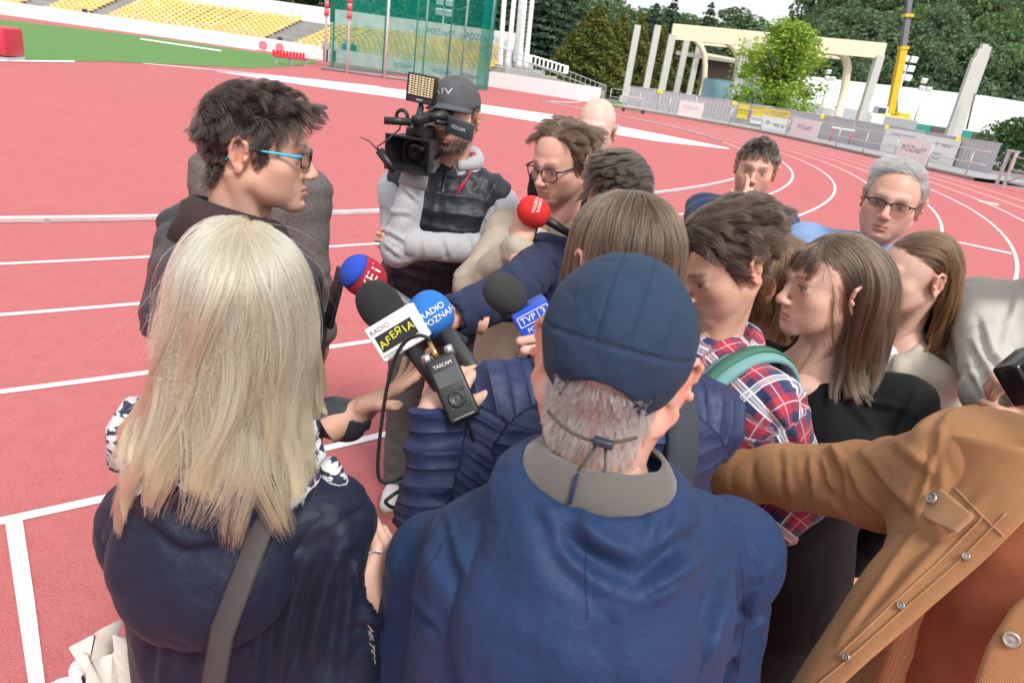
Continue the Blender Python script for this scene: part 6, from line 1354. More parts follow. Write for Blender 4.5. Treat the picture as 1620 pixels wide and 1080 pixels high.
bp_ = qm_.nodes.new('ShaderNodeBump'); bp_.inputs['Strength'].default_value = .8; bp_.inputs['Distance'].default_value = .006; qm_.links.new(prev.outputs[0], bp_.inputs['Height']); qm_.links.new(qb.inputs['Normal'].links[0].from_socket, bp_.inputs['Normal']); qm_.links.new(bp_.outputs[0], qb.inputs['Normal'])
eL = at(690, 815, 1.17); wL = at(690, 662, 1.17); aL, e2, w2 = P.arm('L', wL, elbow=eL, r0=.066, r1=.062, r2=.048); aR, e1, w1 = P.arm('R', at(905, 560, 1.28), pole=(1, -.3, -1), r0=.066, r1=.058, r2=.046)
def quilt(v, gc, own):
    per = np.where(own == 3, .027, np.where(own == 4, .058, .066)); s_ = gc[:, 1] + .010 * noise3(v * 11, 3); ph = s_ / per; d = np.where(own == 3, .0055, .0075) * (np.abs(np.sin(np.pi * ph)) ** np.where(own == 3, .8, .5) - .7); return d + .0035 * noise3(v * 45, 5) * (1 - np.abs(np.sin(np.pi * ph)) ** 2 * .3)
P.cloth('quilted_jacket', [(B.torso(1.10, 1.15, 0, -.18, 1.05, .03), None)] + B.shoulder(.074, .066) + aL + aR, quilt_m, h=.005, amp=.003, sleeve=.004, seed=41, quilt=quilt, cuts=[cuffcut(e2, w2, .048)])
shirt_collar(P, 'collar', quilt_m, .078, .05, .2, .0, flare=.0)
P.hand('L', at(684, 655, 1.165), at(716, 598, 1.20) - at(680, 652, 1.165), at(640, 596, 1.10) - at(690, 622, 1.175), dict(index=(34, 50, 25), middle=(40, 55, 28), ring=(44, 58, 28), little=(48, 58, 28), thumb=(48, 2, 12), spread=2, stub=.012), .0024)
P.hand('R', w1, at(850, 520, 1.2) - at(905, 560, 1.28), V(.2, -.5, .8), FIST, .0035)
trousers('trousers', B, P.t, P.org, dark_tr, h=.018); P.body()
# backpack with padded straps
bp = empty('backpack', B.pelvis - B.fw * .22 + V(0, 0, .2), 'dark grey backpack with padded straps worn over the quilted jacket', 'backpack'); bo = np.array(bp.location)
packm = cloth('pack_grey', (.045, .050, .062), .8, crease=.3, wb=.4)
mb = MB(); mb.rbox(B.pelvis - B.fw * .235 + V(0, 0, .18), (.29, .13, .42), .05, rotz(R(14)), seg=3); mb.build('pack', packm, bp, True, org=bo)
def strap(sgn, m_, wid=.030, th=.28, rise=.0, nm='shoulder_strap', edge=None):
    pts = [B.neck + B.rt * sgn * .085 - B.fw * .19 + V(0, 0, -.16), B.neck + B.rt * sgn * .098 - B.fw * .165 + V(0, 0, -.06), B.neck + B.rt * sgn * .105 - B.fw * .10 + V(0, 0, .012 + rise), B.neck + B.rt * sgn * .112 - B.fw * .01 + V(0, 0, .032 + rise), B.neck + B.rt * sgn * .118 + B.fw * .08 + V(0, 0, .00 + rise), B.neck + B.rt * sgn * .125 + B.fw * .165 + V(0, 0, -.10), B.neck + B.rt * sgn * .14 + B.fw * .20 + V(0, 0, -.24)]
    t_ = np.linspace(0, len(pts) - 1, 26); P2 = np.stack([np.interp(t_, np.arange(len(pts)), np.array(pts)[:, k]) for k in range(3)], 1)
    for _ in range(3): P2[1:-1] = .5 * P2[1:-1] + .25 * (P2[:-2] + P2[2:])
    T = unit_rows(np.gradient(P2, axis=0)); X = unit_rows(B.rt - T * (T @ B.rt)[:, None]); N_ = np.cross(X, T); N_ = N_ * np.sign((N_ @ V(0, 0, 1)) + 1e-6)[:, None] if False else N_
    prof = [(-1, -.3), (-.85, .25), (-.4, .42), (.4, .42), (.85, .25), (1, -.3)]; k = len(prof); vs = np.concatenate([P2 + X * wid * a_ + N_ * wid * b_ * .55 for a_, b_ in prof]); n = len(P2)
    mb = MB(); mb.add(vs, [(a_ * n + i, a_ * n + i + 1, ((a_ + 1) % k) * n + i + 1, ((a_ + 1) % k) * n + i) for a_ in range(k) for i in range(n - 1)]); return mb.build(nm, m_, bp, True, org=bo), P2, X, N_
strap(1, packm); strap(-1, packm)

# ---- 6 young man in the plaid shirt looking down
P = Person('young man with wavy brown hair in red and navy plaid shirt looking down', at(1140, 414, 1.43), 122, 28, 4, body_yaw=118, h=.003, size=.96, skin=skin_mid, hair=(.04, .026, .018), shw=.18, eye=.4, drop=.06, neck_off=V(.03, .015, -.19), nose=1.05, stubble=.10, iris=(.1, .06, .04), lean=(.0, .02)); PL = P; B = P.B
def cmb(p, t, rng):
    w = top_w(p, .01, .075)[:, None]; tv = np.stack([p[:, 0] * 2 - .35, -.55 + .5 * smooth01(p[:, 1], .02, .07), .35 - 1.1 * t + 0 * p[:, 2]], 1); sv = np.stack([np.sign(p[:, 0]) * .35, -.6 + 0 * p[:, 0], -.8 + 0 * p[:, 0]], 1); return unit_rows(tv * w + sv * (1 - w))
strands('hair', P.hd, 9500, lambda p: .035 + .045 * top_w(p, .0, .08) - .015 * smooth01(p[:, 1], .05, .08), cmb, HB['brown'], lift=.22, curl=.20, curlf=60, clump=.68, nclump=210, thick=.011, rad=.0005, jitter=.25, steps=14, seed=23, inertia=.5)
pm = NT('plaid'); gcv = pm.n('ShaderNodeSeparateXYZ'); pm.l(pm.attr('gc', 'Vector'), gcv.inputs[0]); co = pm.coord()
def band(x, period, c, w):
    f_ = pm.math('FRACT', pm.math('MULTIPLY', pm.math('ADD', x, 10.0), 1 / period)); d_ = pm.math('ABSOLUTE', pm.math('SUBTRACT', f_, c)); return pm.math('LESS_THAN', d_, w / 2)
X, Y_ = gcv.outputs[0], gcv.outputs[1]; per = .088; base = (.018, .030, .095); redc = (.42, .025, .05); base_c = base
rx = band(X, per, .30, .32); ry = band(Y_, per, .30, .32)
c = pm.mix(pm.math('MULTIPLY', pm.math('ADD', rx, ry), .5), base, redc)
wh = pm.math('MAXIMUM', pm.math('MAXIMUM', band(X, per, .66, .045), band(X, per, .80, .045)), pm.math('MAXIMUM', band(Y_, per, .66, .045), band(Y_, per, .80, .045)))
wh2 = pm.math('MAXIMUM', pm.math('MAXIMUM', band(X, per, .73, .06), band(Y_, per, .73, .06)), pm.math('MAXIMUM', band(X, per, .30, .025), band(Y_, per, .30, .025)))
c = pm.mix(pm.math('MULTIPLY', wh, .8), c, (.78, .77, .80)); c = pm.mix(pm.math('MULTIPLY', wh2, .5), c, (.70, .70, .74))
pm.set(Base_Color=c, Roughness=.9, Sheen_Weight=.2); b1 = pm.bump(pm.noise(co, 900, 2), .12, .0008); pm.bump(pm.noise(co, 14, 5), .3, .012, b1); plaid = pm.m
aL, e2, w2 = P.arm('L', at(1205, 850, 1.42), elbow=at(1268, 770, 1.42), r0=.070, r1=.060, r2=.046); aR, e1, w1 = P.arm('R', at(1010, 640, 1.55), pole=(0, .5, -1), r0=.07, r1=.06, r2=.046)
tor = B.torso(1.08, 1.1, 0, -.26, 1.05, .022); tor.seam = -1
P.cloth('plaid_shirt', [(tor, None)] + B.shoulder(.072, .062) + aL + aR, plaid, h=.007, amp=.004, sleeve=.004, seed=51, creases=[([(1200, 620), (1230, 680)], .008, .009), ([(1250, 600), (1285, 660)], .008, .008), ([(1220, 660), (1270, 720)], .008, .008)])
P.hand('L', w2, V(-.8, -.2, -.2), V(0, -.3, 1), RELAX, .004); P.hand('R', w1, V(-1, 0, .1), V(0, .2, 1), RELAX, .004)
o = shirt_collar(P, 'collar', plaid, .080, .05, .32, .035, flare=.03); me = o.data; a_ = me.attributes.new('gc', 'FLOAT_VECTOR', 'POINT'); cv = np.array([x.co[:] for x in me.vertices]); a_.data.foreach_set('vector', np.c_[cv[:, 0] + cv[:, 1], cv[:, 2], cv[:, 2] * 0].astype(np.float32).ravel())
P.cloth('tee', [(ell(B.neck + B.fw * .065 + V(0, 0, -.055), (.055, .055, .06)), None)], white_t, h=.006, amp=.002, sleeve=0)
trousers('trousers', B, P.t, P.org, dark_tr, h=.018); P.body()
bp = empty('backpack', B.pelvis - B.fw * .2 + V(0, 0, .2), 'green strapped backpack worn by the man in plaid', 'backpack'); bo = np.array(bp.location)
green_a = cloth('strap_mint', (.16, .32, .32), .8, crease=.2); green_b = cloth('strap_green', (.06, .17, .12), .8, crease=.2)
mb = MB(); mb.rbox(B.pelvis - B.fw * .22 + V(0, 0, .17), (.28, .13, .42), .05, rotz(R(118)), seg=3); mb.build('pack', green_b, bp, True, org=bo)
so, P2, X2, N2 = strap(-1, green_a, .034, rise=.004); n = len(P2); mb = MB(); mb.add(np.concatenate([P2 + X2 * .013 + N2 * .0125, P2 - X2 * .013 + N2 * .0125, P2 - X2 * .013 + N2 * .009, P2 + X2 * .013 + N2 * .009]), [(a2 * n + i, a2 * n + i + 1, ((a2 + 1) % 4) * n + i + 1, ((a2 + 1) % 4) * n + i) for a2 in range(4) for i in range(n - 1)]); mb.build('webbing', green_b, so, True, org=bo)
strap(1, green_a, .034)

# ---- 7 person with gathered brown hair behind the plaid shirt
P = Person('person with loosely gathered brown hair behind the man in plaid', at(1204, 442, 1.80), 75, 10, 0, h=.0045, skin=skin_pale, hair=(.08, .05, .032)); B = P.B
strands('hair', P.hd, 5000, lambda p: .16 + 0 * p[:, 0], comb_long((0, .02), .5, (0, -.08)), HB['auburn'], lift=.1, curl=.18, curlf=34, clump=.6, nclump=120, thick=.020, rad=.0006, jitter=.12, steps=14, seed=33, inertia=.5)
aL, e2, w2 = P.arm('L'); aR, e1, w1 = P.arm('R'); P.cloth('dark_jacket', [(B.torso(1.05, 1.1, 0, -.15, 1, .015), None)] + B.shoulder() + aL + aR, black, h=.012, seed=61)
P.hand('L', w2, V(0, 0, -1), -B.rt, RELAX, .005); P.hand('R', w1, V(0, 0, -1), B.rt, RELAX, .005)
mb = MB(); mb.tube([B.neck + B.rt * -.11 - B.fw * .12 + V(0, 0, -.08), B.neck - B.rt * .11 + V(0, 0, .018), B.neck - B.rt * .12 + B.fw * .10 + V(0, 0, -.03), B.neck - B.rt * .13 + B.fw * .16 + V(0, 0, -.2)], .020, 8, flat=.25); mb.build('bag_strap', white_t, P.t, True, org=P.org)
trousers('trousers', B, P.t, P.org, dark_tr, h=.018); P.body()

# ---- 8 young woman in black
P = Person('young woman with long brown fringed hair in black wide neck top', at(1314, 452, 1.50), 100, 4, 0, body_yaw=125, h=.0028, size=.97, skin=skin_pale, hair=(.085, .055, .036), shape=(.97, .97, 1), nose=.8, jaw=.93, neck=.86, adam=0, brow=.003, lips=(.52, .24, .22), shw=.165, drop=.065, lean=(.06, .02), neck_off=V(.03, .01, -.195), iris=(.16, .2, .2), flush=.7, hairline=[(-.2, -.085), (-.075, -.080), (-.050, -.045), (-.032, .002), (-.028, .03), (.004, .040), (.020, .046), (.035, .052), (.050, .058), (.066, .062), (.080, .064), (.2, .08)]); GB = P; B = P.B
B.shL = at(1428, 642, 1.52); tor = B.torso(1.0, 1.02, 0, -.15, .96, .012); shl = B.shoulder(.060, .045)
aL, e2, w2 = P.arm('L', B.shL + V(.10, .12, -.50), pole=(1, -.2, 0), r0=.062, r1=.054, r2=.042); aR, e1, w1 = P.arm('R', B.shR + V(-.05, .02, -.5), pole=(-1, .2, 0), r0=.06, r1=.05, r2=.04)
P.cloth('black_top', [(tor, None)] + shl + aL + aR, black, h=.007, amp=.003, sleeve=.003, seed=71, creases=[([(1290, 590), (1350, 640), (1440, 660)], .008, .010), ([(1320, 620), (1380, 690)], .008, .010), ([(1440, 620), (1400, 690)], .007, .009)], cuts=[(ell(B.neck + V(0, 0, .035) + B.fw * .015, (.100, .080, .062)), .02)])
F = Field(B.neck + V(-.16, -.16, -.12), B.neck + V(.16, .16, .06), .006); F.add(ell(B.neck + V(0, 0, -.058) + B.fw * .01, (.105, .080, .06), frame(V(0, 0, 1), B.rt))); F.add(cone(B.neck + V(0, 0, .05), B.neck + V(0, 0, -.04), .048, .055), .04)
for s_ in (-1, 1): F.add(cone(B.neck + B.fw * .085 + B.rt * s_ * .015 + V(0, 0, -.03), B.neck + B.rt * s_ * .085 + B.fw * .02 + V(0, 0, -.014), .009, .010), .02)
v, f = F.mesh(); P.pieces.append((v, f, np.tile(np.array(skin_pale), (len(v), 1))))
def girl_col(w): return np.minimum(np.minimum(tor(w) - .004, shl[0][0](w)), shl[1][0](w))
gm = lambda p: scalp_fn(P.hd.q)(p)
def cmbg(p, t, rng):
    c = comb_long((0, .015), .7, (0, -.06))(p, t, rng); fr_ = smooth01(p[:, 1], .048, .062)[:, None] * smooth01(p[:, 2], .0, .03)[:, None]; sd = (smooth01(p[:, 1], -.01, .02)[:, None] * (1 - fr_)); return unit_rows(c + fr_ * V(0, .35, -.2) + sd * V(0, -.95, 0))
strands('hair', P.hd, 10500, lambda p: np.where((p[:, 1] > .052) & (np.abs(p[:, 0]) < .045), .048, np.where(p[:, 1] > .055, .05, .34 + .04 * top_w(p))), cmbg, HB['lbrown'], lift=.12, curl=.07, curlf=22, clump=.66, nclump=170, thick=.018, rad=.00045, jitter=.10, steps=22, seed=44, inertia=.42, collide=girl_col, mask=gm)
P.hand('L', w2, V(0, 0, -1), -B.rt, RELAX, .004); P.hand('R', w1, V(0, 0, -1), B.rt, RELAX, .004)
trousers('trousers', B, P.t, P.org, cloth('black_canvas', (.016, .016, .018), .9, crease=.6), h=.014, wide=1.15); P.body()

# ---- 9 woman in the beige jacket behind her
P = Person('woman with auburn hair pinned aside in beige jacket', at(1446, 434, 1.90), 100, 6, 0, body_yaw=115, h=.0034, size=.98, skin=skin_pale, hair=(.10, .06, .035), shape=(.97, .97, 1), nose=.8, jaw=.92, neck=.86, adam=0, brow=.003, shw=.15, drop=.07, lean=(.0, .02), hairline=[(-.2, -.085), (-.075, -.080), (-.050, -.045), (-.040, .010), (-.030, .045), (.004, .046), (.014, .046), (.03, .050), (.05, .062), (.070, .074), (.2, .09)]); B = P.B
tor = B.torso(1.02, 1.05, 0, -.2, 1, .02); shl = B.shoulder(.058, .052); aL, e2, w2 = P.arm('L', r0=.058, r1=.052, r2=.043); aR, e1, w1 = P.arm('R', r0=.058, r1=.052, r2=.043)
P.cloth('beige_jacket', [(tor, None)] + shl + aL + aR, beige, h=.010, amp=.005, sleeve=.007, seed=81, cuts=[(ell(B.neck + V(0, 0, .03) + B.fw * .05, (.06, .09, .06)), .01)])
shirt_collar(P, 'collar', beige, .085, .03, .35, .03, flare=.05); P.cloth('white_tee', [(ell(B.neck + B.fw * .05 + V(0, 0, -.05), (.07, .06, .06)), None)], white_t, h=.008, amp=.002, sleeve=0)
def wc(w): return np.minimum(np.minimum(tor(w) - .01, shl[0][0](w)), shl[1][0](w))
def cmbw(p, t, rng):
    c = comb_long((.02, .04), .45, (0, -.02))(p, t, rng); back = smooth01(p[:, 1], -.04, .01)[:, None] * (t < .6); return unit_rows(c + back * V(.0, -1.6, .35))
strands('hair', P.hd, 8000, lambda p: .36 + 0 * p[:, 0], cmbw, HB['auburn'], lift=.15, curl=.22, curlf=26, clump=.62, nclump=130, thick=.014, rad=.00055, jitter=.08, steps=22, seed=54, inertia=.32, collide=wc)
P.hand('L', w2, V(0, 0, -1), -B.rt, RELAX, .005); P.hand('R', w1, V(0, 0, -1), B.rt, RELAX, .005)
trousers('trousers', B, P.t, P.org, cloth('pale_trousers', (.45, .43, .40), .85), h=.016, wide=1.15); P.body()

# ---- 10 older man with grey hair and glasses
P = Person('grey haired older man with dark half rim glasses in light blue jacket', at(1412, 318, 2.25), 150, 2, -3, body_yaw=160, h=.0034, size=1.04, skin=skin_red, hair=(.34, .33, .31), browcol=(.30, .27, .24), fleshy=.004, jaw=1.06, stubble=.12, beard=(.45, .42, .4), nose=1.2, shw=.205, drop=.035, neck_off=V(0, .035, -.170), frown=1, gaze=(10, 4), scalpk=.8, iris=(.12, .16, .2),
    hairline=[(-.2, -.085), (-.075, -.080), (-.050, -.045), (-.032, .002), (-.028, .03), (.004, .034), (.014, .010), (.024, -.022), (.034, .004), (.040, .05), (.05, .075), (.062, .092), (.075, .105), (.2, .13)]); B = P.B
strands('hair', P.hd, 6500, lambda p: .022 + .022 * top_w(p), comb_short((.8, .1, .1), (0, -.5, -.9)), HB['grey'], lift=.3, curl=.1, clump=.4, nclump=200, thick=.013, rad=.0006, jitter=.18, steps=9, seed=64)
aL, e2, w2 = P.arm('L', at(1500, 640, 2.35), elbow=at(1512, 520, 2.38), r0=.070, r1=.062, r2=.05); aR, e1, w1 = P.arm('R', at(1330, 600, 2.25), elbow=at(1262, 505, 2.28), r0=.070, r1=.062, r2=.05)
P.cloth('blue_jacket', [(B.torso(1.12, 1.15, .03, -.2, 1.08, .025), None)] + B.shoulder(.078, .062) + aL + aR, bluej, h=.011, amp=.005, sleeve=.007, seed=91); shirt_collar(P, 'collar', bluej, .085, .04, .25, .03, flare=.04)
P.hand('L', w2, V(0, 0, -1), -B.rt, RELAX, .005); P.hand('R', w1, V(0, 0, -1), B.rt, RELAX, .005); trousers('trousers', B, P.t, P.org, dark_tr, h=.018); P.body()
glasses('eyeglasses', P.hd, blackg, blackg, .050, .026, .0018, 4, .0026, halfrim=True, label='dark half rim glasses on the grey haired older man', cat='glasses', dark=.2)

# ---- 11 man in navy sweater with a finger on his cheek
P = Person('man in navy sweater resting his chin on his hand', at(1196, 266, 2.95), 162, 6, -2, body_yaw=172, h=.0034, size=1.0, skin=skin_red, hair=(.05, .036, .03), stubble=.28, beard=(.16, .12, .1), gaze=(8, 2), frown=.6, shw=.168, drop=.045, neck_off=V(0, .035, -.170), brow=.0045, jaw=1.04); B = P.B
strands('hair', P.hd, 5500, lambda p: .014 + .032 * top_w(p, .04, .08), comb_short((.15, .9, -.1), (0, -.3, -1)), HB['mixed'], lift=.35, curl=.12, clump=.6, nclump=130, thick=.014, rad=.0007, jitter=.2, steps=9, seed=74)
chin = P.hd.tow((.030, .100, -.112)); aL, e2, w2 = P.arm('L', B.pelvis + B.fw * .20 + B.rt * .08 + V(0, 0, .22), pole=(.6, 0, -1), r0=.064, r1=.055, r2=.042); wv = at(1180, 335, 2.76); aR, e1, w1 = P.arm('R', wv, pole=(-.5, -.3, -1), r0=.064, r1=.055, r2=.042)
P.cloth('navy_sweater', [(B.torso(1.06, 1.1, .02, -.12, 1.05, .02), None)] + B.shoulder(.070, .058) + aL + aR, navyk, h=.011, amp=.004, sleeve=.006, seed=101, cuts=[(ell(B.neck + V(0, 0, .03), (.066, .07, .055)), .008)])
shirt_collar(P, 'tee_neckband', white_t, .066, .002, -.3, .022, flare=0, thick=.008)
P.hand('R', wv + V(0, 0, .01), at(1190, 300, 2.80) - wv, -B.fw * .2 + V(.1, -1, .1), dict(index=(8, 14, 12), middle=(60, 80, 40), ring=(66, 80, 40), little=(70, 76, 40), thumb=(35, 35, 15), spread=1), .003); P.hand('L', w2, -B.rt, B.fw, RELAX, .005)
trousers('trousers', B, P.t, P.org, dark_tr, h=.018); P.body()

# ---- 12 man with glasses, phone and red microphone
P = Person('man with light brown hair and dark round glasses holding phone and red microphone', at(890, 256, 2.24), 140, 17, 2, body_yaw=150, h=.0032, size=1.04, skin=skin_red, hair=(.12, .08, .05), stubble=.42, beard=(.22, .14, .09), eye=.3, frown=.7, gaze=(0, -10), shw=.19, jaw=1.05, fleshy=.003, drop=.06,
    hairline=[(-.2, -.10), (-.075, -.095), (-.050, -.07), (-.032, -.02), (-.028, .03), (.004, .034), (.014, .010), (.022, -.02), (.032, .01), (.038, .055), (.048, .082), (.062, .098), (.078, .104), (.2, .13)]); B = P.B
def cmb(p, t, rng):
    w = top_w(p, .02, .09)[:, None]; tv = np.stack([np.sign(p[:, 0] + .02) * .9, -.2 + 0 * p[:, 0], .2 - .9 * t + 0 * p[:, 2]], 1); sv = np.stack([np.sign(p[:, 0]) * .2, -.35 + 0 * p[:, 0], -1 + 0 * p[:, 0]], 1); return unit_rows(tv * w + sv * (1 - w))
strands('hair', P.hd, 6500, lambda p: .042 + .035 * top_w(p), cmb, HB['lbrown'], lift=.25, curl=.16, curlf=40, clump=.65, nclump=130, thick=.016, rad=.00065, jitter=.15, steps=11, seed=84)
khaki = cloth('khaki_jacket', (.40, .34, .27), .85, crease=.4); wv = at(822, 392, 2.10); aR, e1, w1 = P.arm('R', wv, pole=(-.7, -.2, -1), r0=.068, r1=.058, r2=.044); aL, e2, w2 = P.arm('L', r0=.068, r1=.058, r2=.044)
P.cloth('khaki_jacket', [(B.torso(1.08, 1.12, .02, -.2, 1.05, .022), None)] + B.shoulder(.072, .060) + aR + aL, khaki, h=.010, amp=.005, sleeve=.007, seed=111, cuts=[(ell(B.neck + V(0, 0, -.10) + B.fw * .13, (.055, .10, .16)), .01), (ell(B.neck + V(0, 0, .03), (.075, .075, .05)), .01)])
P.cloth('tee', [(B.torso(.98, 1.06, .02, -.1, 1.0, .01), None)], greyt, h=.010, amp=.003, sleeve=0, cuts=[(ell(B.neck + V(0, 0, .03) + B.fw * .02, (.07, .075, .05)), .01)])
shirt_collar(P, 'collar', khaki, .085, .03, .55, .03, flare=.04)
hR = wv + V(.0, .0, .015); P.hand('R', hR, at(830, 345, 2.12) - wv, at(800, 360, 2.0) - at(830, 360, 2.1), dict(index=(35, 45, 20), middle=(42, 50, 25), ring=(46, 52, 25), little=(50, 52, 25), thumb=(45, 35, 5), spread=2), .003); P.hand('L', w2, V(0, 0, -1), -B.rt, RELAX, .005)
trousers('trousers', B, P.t, P.org, dark_tr, h=.018); P.body()
glasses('eyeglasses', P.hd, mat('frame_navy', (.015, .02, .045), .3), mat('frame_navy', (.015, .02, .045), .3), .052, .042, .0020, 2.6, .0026, label='dark blue framed round glasses on the bearded man with phone', cat='glasses', drop=-.004)

# ---- 13 bald man behind
P = Person('bald man standing behind the man with phone and red microphone', at(942, 203, 2.98), 168, 4, 0, h=.004, size=1.02, skin=(.66, .44, .36), scalp=0, hair=(.45, .4, .36), stubble=.08, beard=(.5, .45, .4), shw=.185, browk=.4); B = P.B
aL, e2, w2 = P.arm('L'); aR, e1, w1 = P.arm('R'); P.cloth('black_jacket', [(B.torso(1.08, 1.1, .02, -.15, 1.05, .02), None)] + B.shoulder(.072, .06) + aL + aR, black, h=.012, seed=121)
P.hand('L', w2, V(0, 0, -1), -B.rt, RELAX, .005); P.hand('R', w1, V(0, 0, -1), B.rt, RELAX, .005); trousers('trousers', B, P.t, P.org, dark_tr, h=.018); P.body()

# ---- 14 dark haired reporter reaching with two microphones
P = Person('dark haired reporter with sunglasses bending his head and reaching with microphones', at(980, 308, 2.06), -142, 34, 6, body_yaw=158, h=.0034, size=1.0, skin=skin_red, hair=(.03, .02, .017), eye=.3, shw=.19, drop=.065, neck_off=V(-.01, .05, -.19)); B = P.B; RP = P
strands('hair', P.hd, 7000, lambda p: .045 + .045 * top_w(p, .02, .08), comb_short((.55, .1, .05), (.1, -.2, -1), .01, .07), HB['mixed'], lift=.12, curl=.03, clump=.6, nclump=140, thick=.013, rad=.00065, jitter=.1, steps=11, seed=94)
navyc = cloth('navy_cotton', (.022, .028, .066), .8, crease=.4)
wR = at(722, 500, 1.62); aR, e1, w1 = P.arm('R', wR, elbow=at(812, 462, 1.78), r0=.070, r1=.062, r2=.050); wL2 = at(868, 606, 1.35); aL, e2, w2 = P.arm('L', wL2, pole=(.5, .2, -1), r0=.068, r1=.056, r2=.044, l1=.34, l2=.36)
P.cloth('navy_jacket', [(B.torso(1.08, 1.12, 0, -.18, 1.05, .02), None)] + B.shoulder(.074, .06) + aR + aL, navyc, h=.007, amp=.004, sleeve=.005, seed=131, creases=[([(800, 425), (830, 485)], .010, .009), ([(775, 445), (795, 505)], .010, .008), ([(745, 465), (760, 515)], .008, .007), ([(850, 385), (885, 430)], .010, .010), ([(820, 400), (860, 470)], .008, .008)], cuts=[cuffcut(e1, w1, .05), cuffcut(e2, w2, .044)])
P.hand('R', at(726, 500, 1.62), at(690, 492, 1.60) - at(722, 502, 1.62), V(.1, -.5, 1), FIST, .0032); P.hand('L', at(846, 603, 1.325), at(770, 600, 1.25) - at(846, 603, 1.325), V(.1, -.55, .9), dict(index=(42, 62, 35), middle=(48, 66, 38), ring=(52, 68, 38), little=(56, 66, 36), thumb=(20, 20, 10), spread=2), .0026)
mb = MB(); c = at(852, 604, 1.33); d = unit(at(868, 606, 1.35) - at(846, 603, 1.325)); Fb = frame(d); mb.tube([c + Fb @ V(.031 * math.cos(a), .031 * math.sin(a), .004 * math.sin(3 * a)) for a in np.linspace(0, 2 * math.pi, 25)], .0022, 5); mb.build('bracelet', mat('bracelet', (.35, .3, .3), .4, .3), P.t, True, org=P.org)
trousers('trousers', B, P.t, P.org, dark_tr, h=.018); P.body()
glasses('sunglasses', P.hd, blackg, blackg, .050, .036, .0018, 3, .0022, label='dark sunglasses on the bending dark haired reporter', cat='glasses', dark=.85)
# ---- 15 cameraman
P = Person('bearded cameraman in grey cap, black padded vest and grey hoodie', at(718, 184, 2.48), 172, 2, 2, body_yaw=178, h=.0032, size=1.04, skin=skin_mid, hair=(.045, .028, .02), stubble=.75, beard=(.05, .03, .02), shw=.185, drop=.06, eye=.1, frown=.2, lean=(-.02, .12), neck_off=V(0, .06, -.20)); KM = P; B = P.B; hd = P.hd
strands('hair', hd, 2500, lambda p: .02 + 0 * p[:, 0], comb_short(), HB['dark'], steps=7, thick=.008, rad=.0006)
strands('beard', hd, 2600, lambda p: .014 + 0 * p[:, 0], lambda p, t, rng: np.tile(V(0, .35, -1), (len(p), 1)), HB['dark'], steps=6, thick=.010, rad=.0006, clump=.2, mask=lambda p: np.minimum(np.minimum(-.052 - p[:, 2] + .3 * np.maximum(0, p[:, 1] - .09), p[:, 1] - .012), .118 + p[:, 2]))
capg = cloth('cap_grey', (.085, .088, .095), .9, crease=.4, var=.3, wb=.4)
F = Field((-.13, -.15, -.06), (.13, .20, .16), .004); F.add(ell((0, -.014, .036), (.087, .110, .096))); F.cut(ell((0, -.014, .030), (.080, .103, .088)), .002); F.keep(V(0, 0, .038), unit(V(0, -.10, -1))); v, f = F.mesh(); n = vnormals(v, f); v = v + n * (.0025 * noise3(v * 30, 3))[:, None]
cap = add_obj('cap', mesh_from('cap', hd.tow(v) - P.org, f, capg), P.t); mb = MB(); bm_ = []
for a in np.linspace(-1.15, 1.15, 15):
    for r_ in (0, .5, 1): bm_.append((math.sin(a) * (.082 + .006 * r_), .010 + math.cos(a) * (.086 + .070 * r_), .050 - .010 * r_ - .020 * math.sin(a) ** 2))
mb.add(hd.tow(np.array(bm_)), [(i * 3 + j, (i + 1) * 3 + j, (i + 1) * 3 + j + 1, i * 3 + j + 1) for i in range(14) for j in range(2)]); o = mb.build('cap_brim', capg, cap, True, org=P.org); o.modifiers.new('t', 'SOLIDIFY').thickness = .005
letters('cap_embroidery', 'NY', .05, lambda v: hd.tow(np.stack([-v[:, 0] + .02, .086 - 8 * (v[:, 0] - .02) ** 2 - 2.5 * (v[:, 1] + .01) ** 2, v[:, 1] + .075], 1)), mat('thread_white', (.62, .62, .6), .8), cap, P.org)
B.shR = B.shR + B.rt * .028 + V(0, 0, -.03); B.shL = B.shL - B.rt * .028 + V(0, 0, -.03); wR = at(655, 285, 2.36); aR, e1, w1 = P.arm('R', wR, elbow=at(630, 396, 2.42), r0=.058, r1=.054, r2=.044); wL = at(660, 388, 2.40); aL, e2, w2 = P.arm('L', wL, elbow=at(776, 396, 2.50), r0=.058, r1=.056, r2=.046)
P.cloth('hoodie_sleeves', aR + aL, lgrey, h=.007, amp=.003, sleeve=.003, seed=141, creases=[([(662, 370), (668, 408)], .008, .008), ([(695, 366), (708, 410)], .009, .009), ([(735, 362), (752, 408)], .009, .009), ([(602, 330), (648, 345)], .009, .009), ([(598, 360), (640, 388)], .010, .009), ([(636, 300), (660, 325)], .008, .008), ([(600, 385), (632, 410)], .008, .008), ([(780, 320), (792, 370)], .008, .009), ([(765, 340), (770, 385)], .008, .008)])
for w_, e_, nm in ((w1, e1, 'R'), (w2, e2, 'L')):
    d = unit(w_ - e_); mb = MB(); mb.tube([w_ - d * .02, w_ + d * .012, w_ + d * .045, w_ + d * .05], [.050, .046, .041, .036], 18); mb.build('cuff', cloth('cuff_grey', (.36, .36, .38), .95, crease=.2), P.t, True, org=P.org)
def vq(v, gc, own): ph = (gc[:, 1] + .004 * noise3(v * 12, 4)) / .055; return .009 * (np.abs(np.sin(np.pi * ph)) ** .5 - .6) + .003 * noise3(v * 40, 5) - .004 * np.exp(-(np.abs(((v - B.pelvis) @ B.rt) - .0) / .006) ** 2)
vest = cloth('black_puffer', (.016, .018, .027), .48, crease=.5, cscale=26, spec=.35); tor = B.torso(1.08, 1.2, .0, -.14, 1.03, .04)
